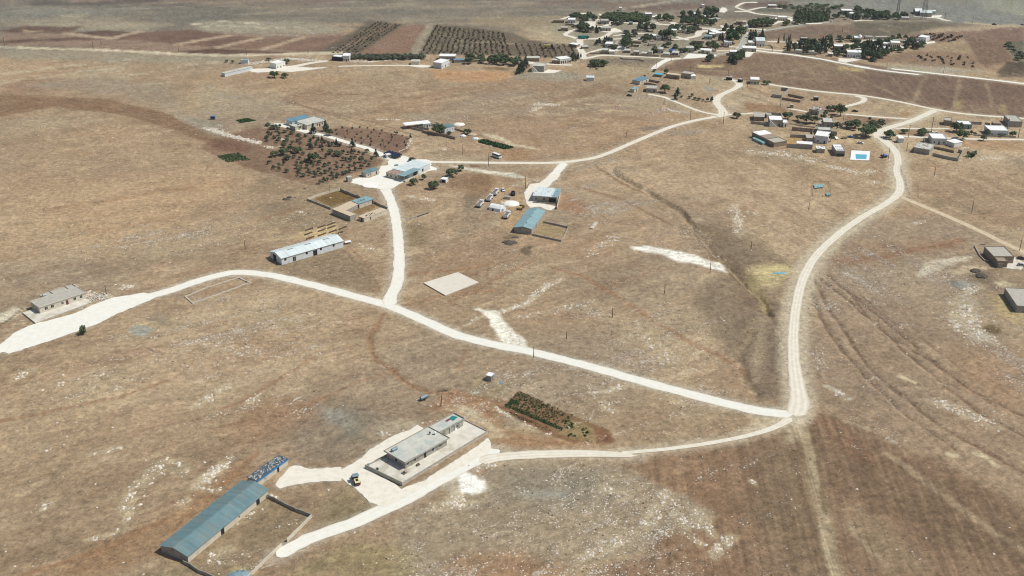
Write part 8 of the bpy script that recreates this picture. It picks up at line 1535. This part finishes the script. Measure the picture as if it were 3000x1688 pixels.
for x, y, mk, nm, l_ in ((570, 590, 'teal', 'farm_truck', 'dark green farm truck beside the left village loop'), (525, 585, 'teal', 'farm_truck', 'dark green trailer coupled behind the far green truck')):
    t = thing(nm, l_, 'truck', at(3, x, y), .1); MB().box(-3, 3, -1.2, 1.2, 1.0, 3.0).build('body', mk, t); MB().box(3.05, 4.6, -1.1, 1.1, .8, 2.8).build('cab', 'darksteel', t); wheels(t, [(-2, -1), (-2, 1), (2.8, -1), (2.8, 1)], .6, .3)
t = thing('combine_harvester', 'yellow harvester parked above the far orchard corner', 'harvester', at(2, 1500, 80), 0); MB().box(-4.5, 2, -1.4, 1.4, 1.2, 3.2).build('body', 'yellow', t); MB().box(2.05, 3.8, -1.1, 1.1, 1.6, 3.6).build('cab', 'glass', t); MB().box(4.0, 5.2, -2.6, 2.6, .3, 1.3).build('header', 'darksteel', t); wheels(t, [(-3, -1.3), (-3, 1.3), (2.4, -1.4), (2.4, 1.4)], .8, .5)
tag(MB().cyl((0, 0, 0), (0, 0, .9), 1.5, .9, 10).build('junk_pile', 'aqua', None, loc=at(20, 815, 918)), 'blue-grey sheet lying in the middle of the yellow threshing floor', 'sheet').scale = (3, .6, .35)
# right hamlet trees
for r, k, mk, x, y, r_, h_, l_ in ((7, 'broad', 'leaf', 600, 730, 5.2, 6.5, 'round tree right behind the two-storey hamlet house'), (7, 'broad', 'leaf', 900, 790, 5.6, 7.5, 'largest tree of the hamlet garden'), (7, 'broad', 'leaf', 1040, 790, 4.0, 5.6, 'tree right of the largest hamlet garden tree'), (7, 'broad', 'olive', 770, 750, 3.8, 5.0, 'grey tree left of the largest hamlet garden tree'), (7, 'broad', 'leaf', 1175, 710, 2.8, 3.8, 'small dark tree right of the junk-roofed house'),
    (7, 'broad', 'leaf', 1460, 660, 5.4, 9.0, 'big dark tree by the upper hamlet track'), (7, 'broad', 'leaf', 1350, 590, 3.6, 5.0, 'tree joined to the left of the big dark tree by the hamlet track'), (7, 'broad', 'leaf', 1270, 585, 3.0, 4.2, 'leftmost tree of the group by the upper hamlet track'), (7, 'broad', 'leaf', 1870, 1000, 9.0, 9.5, 'broadest domed tree beside the hamlet road bend'), (7, 'broad', 'leaf', 1700, 880, 6.5, 7.0, 'wide tree behind the broadest domed tree'),
    (7, 'broad', 'leaf', 2000, 880, 5.5, 6.5, 'tree behind the broadest domed tree, on its right'), (7, 'broad', 'olive', 2120, 850, 4.5, 6.0, 'thin grey tree nearest the hamlet road bend'), (7, 'broad', 'olive', 1560, 870, 4.0, 5.6, 'grey tree at the left end of the hamlet orchard'), (7, 'broad', 'olive', 1400, 900, 4.2, 6.2, 'pale grey bushy tree right of the dark-fronted house'), (7, 'broad', 'leaf', 1300, 1090, 3.6, 7.0, 'dark tree against the white two-level hamlet house'), (7, 'broad', 'leaf', 1940, 755, 1.6, 3.6, 'thin dark tree on the strip above the hamlet orchard'),
    (7, 'broad', 'olive', 1215, 660, 2.6, 3.6, 'small pale tree beside the white hamlet yard wall'), (7, 'broad', 'leaf', 1310, 730, 1.6, 3.0, 'small dark tree left of the hamlet utility pole'), (8, 'broad', 'leaf', 320, 700, 5.4, 6.0, 'round tree inside the hamlet road bend'), (8, 'broad', 'leaf', 560, 620, 3.0, 3.6, 'small tree left of the leafy utility pole'), (8, 'broad', 'leaf', 835, 640, 5.0, 5.0, 'dark tree left of the white pickup and van'),
    (8, 'broad', 'leaf', 1400, 590, 5.4, 7.5, 'upper of the two trees before the teal-fronted house'), (8, 'broad', 'leaf', 1510, 715, 5.6, 7.5, 'lower and larger of the two trees before the teal-fronted house'), (8, 'broad', 'olive', 1840, 738, 3.0, 4.0, 'small spreading tree on the track before the white villa'), (8, 'broad', 'leaf', 1650, 635, 1.8, 3.0, 'little dark shrub between the teal-fronted house and the villa'), (8, 'broad', 'leaf', 1700, 645, 1.6, 2.2, 'second little dark shrub left of the villa'),
    (8, 'broad', 'leaf', 1895, 660, 3.6, 5.0, 'dark tree against the left end of the white villa'), (8, 'broad', 'leaf', 2130, 672, 2.4, 2.6, 'bush in front of the white villa door'), (8, 'broad', 'leaf', 2320, 670, 3.4, 4.0, 'dark trees at the right end of the white villa'), (8, 'shrub', 'olive', 1640, 1000, 4.6, 4.6, 'round yellowish-green bush right of the stony pen'), (6, 'broad', 'leaf', 760, 475, 5.2, 6.8, 'big round tree by the grey flat house and the cream track'), (6, 'broad', 'leaf', 785, 185, 3.0, 4.2, 'dark tree behind the long brown farmhouse'),
    (6, 'conifer', 'conifer', 950, 520, 3.2, 7.4, 'tall dark conifer, upper of the pair above the cream track'), (6, 'conifer', 'conifer', 915, 580, 2.8, 6.0, 'lower dark conifer of the pair above the cream track'), (6, 'conifer', 'conifer', 1470, 605, 2.0, 5.0, 'slim dark conifer beside the white S-bend'), (6, 'broad', 'leaf', 1400, 610, 1.8, 3.6, 'small tree left of the slim conifer beside the S-bend'), (6, 'broad', 'leaf', 1175, 530, 1.6, 2.6, 'small pointed tree in the middle garden row'), (6, 'broad', 'leaf', 1140, 560, 1.8, 2.4, 'leftmost round sapling of the garden row'),
    (6, 'broad', 'leaf', 1220, 580, 2.0, 2.4, 'second round sapling of the garden row'), (6, 'broad', 'leaf', 1280, 590, 2.0, 2.4, 'third round sapling of the garden row'), (6, 'broad', 'olive', 1338, 605, 1.2, 2.0, 'smallest sapling of the garden row'), (6, 'broad', 'olive', 1010, 550, 1.6, 2.2, 'small shrub right of the dark conifer pair'), (6, 'broad', 'leaf', 1845, 855, 4.0, 4.6, 'lone dark tree right of the road junction'), (6, 'broad', 'leaf', 2300, 350, 4.4, 3.6, 'dark spreading tree right of the bright white roof'),
    (6, 'shrub', 'leaf', 600, 155, 2.6, 2.4, 'dark bush at the end of the bright white road spur'), (6, 'broad', 'leaf', 455, 235, 1.4, 1.8, 'tiny bush behind the sky-blue roof')):
    tree(k, mk, r, x, y, r_, h_, l_)
# ------------------------------------------------------------------ poles and masts
PO = [(1000, 1563.5, 1047, 34, 0, 'dark pole at the lower edge of the white main road'), (1000, 1291, 1191, 37, 0, 'leaning dark pole above the farmhouse beside the felled tree'), (1000, 312, 864, 29, 0, 'brown pole at the rubble beside the house with the maroon door'), (1000, 1660, 993, 23, 0, 'pole on the slope just above the main road middle'), (1000, 1794, 930, 28, 0, 'pole on the ochre track between road and gully'), (1000, 1947, 860, 28, 0, 'pole on the open slope halfway to the white spoil strip'), (1000, 2080, 800, 31, 0, 'pole at the right end of the white spoil strip'), (1000, 2200, 733, 27, 0, 'pole with a pale stone foot above the yellow threshing floor'),
    (1000, 2369, 616, 22, 0, 'short pole below the square fenced pen'), (1000, 2737, 516, 28, 0, 'leaning pole on the straw slope right of the road'), (1000, 2847, 621, 39, 0, 'leaning pole beside the wire fence and tan track'), (1000, 1356, 452, 31, 0, 'pole on the dry slope left of the parked minibus'), (1000, 1431, 487, 38, 0, 'pole at the gravel road just below the minibus'), (1000, 1539.5, 554, 38, 0, 'pole beside the gravel yard of the camp house'), (1000, 2022, 353, 30, 0, 'pole above the gravel road, left of the junction'), (1000, 2119, 362, 34, 0, 'pole directly below the road junction'),
    (1000, 2079, 246, 20, 0, 'pole on the ashy ground above the S-bend'), (1000, 2132, 237, 32, 0, 'tall brown pole at the black containers'), (1000, 2021, 216, 23, 0, 'brown pole in the field behind the long brown farmhouse'), (1000, 1895, 285, 12, 0, 'small pole below the grey flat house'), (1000, 1945, 308, 17, 0, 'pole above the cream branch track'), (1000, 2176, 263, 17, 0, 'pole right of the S-bend top'), (1000, 2189, 256, 11, 0, 'short pole left of the bright white roof'), (1000, 2286, 314, 38, 0, 'tall pale pole by the roofless enclosure'),
    (1000, 1836, 400, 14, 0, 'short pole above the road on the striped slope'), (1000, 2602, 467, 37, 0, 'dark pole between the dark blue sprayer and the road'), (1000, 2656, 443, 26, 0, 'pole left of the barn with the stony roof'), (1000, 2661, 402, 36, 1, 'bushy pole beside the small blue-fronted hut'), (1000, 2728.6, 386, 44, 2, 'tallest lattice pole by the white pickup'), (1000, 2930.6, 364, 20, 0, 'pole left of the big flat grey-roofed hall'), (1000, 2982.7, 404, 30, 0, 'pole right of the white villa at far right'), (1000, 2951, 382, 34, 0, 'thick pale column between villa and grey-roofed hall'),
    (1000, 1125.5, 444, 29, 0, 'pole beside the guard hut and driveway'), (1000, 2987, 734, 38, 0, 'pole behind the parked cars at the right edge'), (1000, 718.6, 732, 28, 0, 'pole on the slope left of the long white barn'), (1000, 2467, 378, 42, 1, 'tall dark pole rising through the hamlet trees'), (1000, 13.6, 134, 24, 1, 'first dark pole from the left on the far road'), (1000, 47, 128, 20, 0, 'pale pole beside the leftmost dark one'), (1000, 273.7, 143.6, 23, 1, 'dark pole on the far road, third from left'), (1000, 297, 132, 14, 0, 'short pole behind the third dark pole'),
    (1000, 505.8, 147.5, 20, 0, 'pale pole next to a dark one over the dark field'), (1000, 524, 153, 24, 1, 'dark pole over the left tip of the dark field'), (1000, 722, 161, 20, 1, 'dark pole at the lower edge of the dark field'), (1000, 902.6, 161, 17, 1, 'dark pole left of the pavilion house hedge'), (1000, 1702, 186, 16, 0, 'pole at the foot of the village entrance road'), (1000, 1966, 180, 17, 0, 'pole at the fork of the bright white spur'), (1000, 1922, 200, 20, 0, 'pole near the lower end of the bright white spur'), (1000, 2262.5, 151, 18, 0, 'dark pole between the two parallel far roads'), (1000, 2150, 153, 13, 0, 'pole left of the long white-roofed junction building'),
    (1000, 2468, 93, 14, 1, 'small bushy pole on the brown slope under the topmost villa'), (1000, 2849, 68, 18, 0, 'pole on the ridge road right of the masts'), (1000, 2768, 56, 20, 1, 'pole at the end of the warehouse yard'), (1000, 2598, 200, 16, 0, 'pole on the pale strip below the big dark wood'), (1000, 2764, 215, 24, 0, 'pole on the pale strip at the right, above the white road')]
for r, x, y, n, cr, l_ in PO:
    pole(r, x, y, hpx(r, x, y, n), l_, cross=cr, m_='steel' if 'pale' in l_ and 'stone foot' not in l_ else 'wood', rad=.22 if 'column' not in l_ else .6, lean=.12 if 'felled' in l_ else 0, rock='foot' in l_ or 'straw slope' in l_)
for x, y, l_ in ((665, 218, 'slim lattice radio mast rising out of the picture, left one'), (1055, 292, 'heavier lattice radio mast rising out of the picture, right one')):
    p = at(5, x, y); t = thing('radio_mast', l_, 'mast', p); H_ = 46; w0 = 1.1 if x < 800 else 2.2; mb = MB(); cs = [(1, 1), (-1, 1), (-1, -1), (1, -1)]
    f_ = lambda z: w0 * (1 - z / H_ * .7) 
    for cx, cy in cs: mb.cyl((cx * w0, cy * w0, 0), (cx * w0 * .3, cy * w0 * .3, H_), .16, .12, 5)
    mb.build('legs', 'darksteel', t)['kind'] = 'stuff'
    br = MB()
    for k in range(20):
        z0, z1 = H_ * k / 20, H_ * (k + 1) / 20
        for i in range(4):
            a_, b_ = cs[i], cs[(i + 1) % 4]; br.cyl((a_[0] * f_(z0), a_[1] * f_(z0), z0), (b_[0] * f_(z1), b_[1] * f_(z1), z1), .08, n=4)
    br.build('bracing', 'darksteel', t)['kind'] = 'stuff'
# wire fence posts right
def fence(label, r, pts, step, h_):
    P = ats(r, pts); o_ = P[0]; t = thing('wire_fence', label, 'fence', o_); w = MB(); ps = MB()
    for i in range(len(P) - 1):
        p, q = P[i], P[i + 1]; d = dist2(p, q); k = max(1, int(d / step))
        for j in range(k): c = p.lerp(q, j / k) - o_; ps.cyl((c.x, c.y, -.1), (c.x, c.y, h_), .07, n=5)
        a_, b_ = p - o_, q - o_
        for z_ in (.5, h_ - .1): w.cyl((a_.x, a_.y, z_), (b_.x, b_.y, z_), .035, n=4)
    ps.build('posts', 'wood', t)['kind'] = 'stuff'; w.build('wires', 'darksteel', t)['kind'] = 'stuff'
fence('wire fence following the right side of the road down to the right edge', 20, [(1820, 20), (1840, 90), (1868, 150), (1880, 215), (1900, 260), (1975, 285), (2100, 310), (2240, 345), (2400, 385), (2576, 440)], 5, 1.4)
fence('thin wire fence below the hamlet pen toward the grey ash patch', 8, [(860, 1065), (1040, 1090), (1250, 1140), (1500, 1180), (1800, 1250), (2100, 1290), (2400, 1300)], 6, 1.3)
scatterline('stone_bank', 'long bank of tumbled stones along the upper left edge of the olive garden', 'stones', 1, [(0, 940), (120, 970), (250, 1020), (420, 1060), (600, 1104)], 420, 1.6, (.3, .8), 'stone', 41)
scatterline('stone_bank', 'grey stone bank left of the long far hedge', 'stones', 1, [(480, 250), (700, 215), (950, 190), (1020, 200), (1250, 215)], 260, 2.2, (.3, .9), 'stone', 42)
scatterline('stone_bank', 'rough stones on the scrubby bank right of the pavilion house', 'stones', 1, [(1590, 220), (1700, 225), (1800, 235)], 80, 2.0, (.3, .8), 'stone', 43)
scatterline('stone_pile', 'reddish pile of boulders on the slope left of the cream branch track', 'stones', 6, [(680, 745), (740, 710), (850, 750)], 70, 1.0, (.3, .9), 'redstone', 44)
scatterline('stone_pile', 'reddish boulders at the left of the striped slope', 'stones', 2, [(2200, 720), (2240, 690), (2240, 740)], 40, 1.2, (.3, .9), 'redstone', 45)
scatterline('stone_line', 'thin line of stones between the sapling plot and the slope', 'stones', 9, [(2000, 640), (2120, 590), (2165, 500), (2185, 440)], 90, .4, (.2, .45), 'stone', 46)
scatterline('stone_line', 'dark stone line along the lower left of the olive garden', 'stones', 9, [(50, 980), (200, 1030), (330, 1080), (450, 1120), (600, 1150)], 110, .5, (.2, .5), 'redstone', 47)

# faint dry haze in the air
hz = MB().box(-2600, 2600, -300, 3200, -6, 262).build('haze', 'dark'); hz.data.materials.clear()
hm = bpy.data.materials.new('haze_air'); hm.use_nodes = True; nt_ = hm.node_tree
for n_ in list(nt_.nodes): nt_.nodes.remove(n_)
pv = nt_.nodes.new('ShaderNodeVolumePrincipled'); pv.inputs['Color'].default_value = (.86, .9, .95, 1); pv.inputs['Density'].default_value = .00005; pv.inputs['Anisotropy'].default_value = .2
mo = nt_.nodes.new('ShaderNodeOutputMaterial'); nt_.links.new(pv.outputs[0], mo.inputs['Volume']); hz.data.materials.append(hm); tag(hz, kind='stuff')
hz['label'] = 'thin dusty haze over the whole plain'; hz['category'] = 'haze'
# ------------------------------------------------------------------ rubble lines across the slopes
def rubble(name, label, items, mk, seed, sz=(.2, .95), per=4.2):
    rng = np.random.default_rng(seed); PX = []; PY = []; SS = []
    for r_, q, w, dn in items:
        P = ats(r_, q); r0 = math.hypot(P[0].x, P[0].y)
        for i in range(len(P) - 1):
            a, b = P[i], P[i + 1]; d = dist2(a, b); n = int(d * w * dn * per * .45) + 2
            t = rng.random(n); g1 = rng.normal(size=n) * w * .38; g2 = rng.normal(size=n) * w * .38
            PX.append(a.x + (b.x - a.x) * t + g1); PY.append(a.y + (b.y - a.y) * t + g2); SS.append(sz[0] + (sz[1] - sz[0]) * rng.random(n) ** 2.6)
    x = np.concatenate(PX); y = np.concatenate(PY); s = np.concatenate(SS); n = len(x)
    k = fbm(x, y, 3.0, 71, 3) > .44; x, y, s = x[k], y[k], s[k]; n = len(x)
    ob = np.array([(1, 0, 0), (.3, .95, 0), (-.8, .6, 0), (-.8, -.6, 0), (.3, -.95, 0), (.45, .1, 1), (-.35, .3, .95), (-.1, -.4, .9)], float)
    of = np.array([(0, 1, 5), (1, 6, 5), (1, 2, 6), (2, 3, 6), (3, 7, 6), (3, 4, 7), (4, 5, 7), (4, 0, 5), (5, 6, 7)])
    a = rng.uniform(0, 6.28, n); V_ = np.repeat(ob[None], n, 0) * (1 + rng.uniform(-.28, .28, (n, 8, 3))) * s[:, None, None] * np.array([1.1, .8, .55])
    ca, sa = np.cos(a)[:, None], np.sin(a)[:, None]
    v = np.stack([V_[:, :, 0] * ca - V_[:, :, 1] * sa + x[:, None], V_[:, :, 0] * sa + V_[:, :, 1] * ca + y[:, None], V_[:, :, 2] - .04], 2).reshape(-1, 3)
    f = (of[None] + (np.arange(n) * 8)[:, None, None]).reshape(-1, 3)
    print(name, n)
    return tag(npmesh(name, v, f, [mk], smooth=False), label, 'stones', kind='stuff')
rubble('stone_clusters', 'pale limestone boulders lying in clusters and lines across the slopes', ROCKLINES, 'stone', 81)

rubble('yard_rubble', 'pale building rubble and bits scattered through the far village and hamlet yards', [(3, [(220, 360), (600, 350), (900, 300)], 16, .25), (3, [(600, 760), (1000, 760), (1500, 800), (2000, 800), (2500, 800)], 16, .4), (3, [(1200, 680), (1500, 670), (1700, 640)], 16, .4), (3, [(1900, 520), (2200, 540), (2500, 600)], 16, .25),
    (4, [(50, 620), (300, 660), (500, 800), (800, 830)], 12, .3), (4, [(1300, 800), (1700, 800), (2100, 880), (2500, 900)], 12, .35), (7, [(100, 780), (600, 820), (1000, 900), (1350, 950)], 6, .5), (7, [(300, 1230), (700, 1250), (1000, 1300)], 5, .5), (8, [(700, 700), (1000, 640), (1500, 620), (2200, 700)], 6, .3), (6, [(250, 380), (600, 320), (1000, 300), (1200, 290)], 5, .5), (5, [(350, 660), (500, 700), (760, 720)], 10, .4)], 'stone', 83, sz=(.25, .8), per=.8)
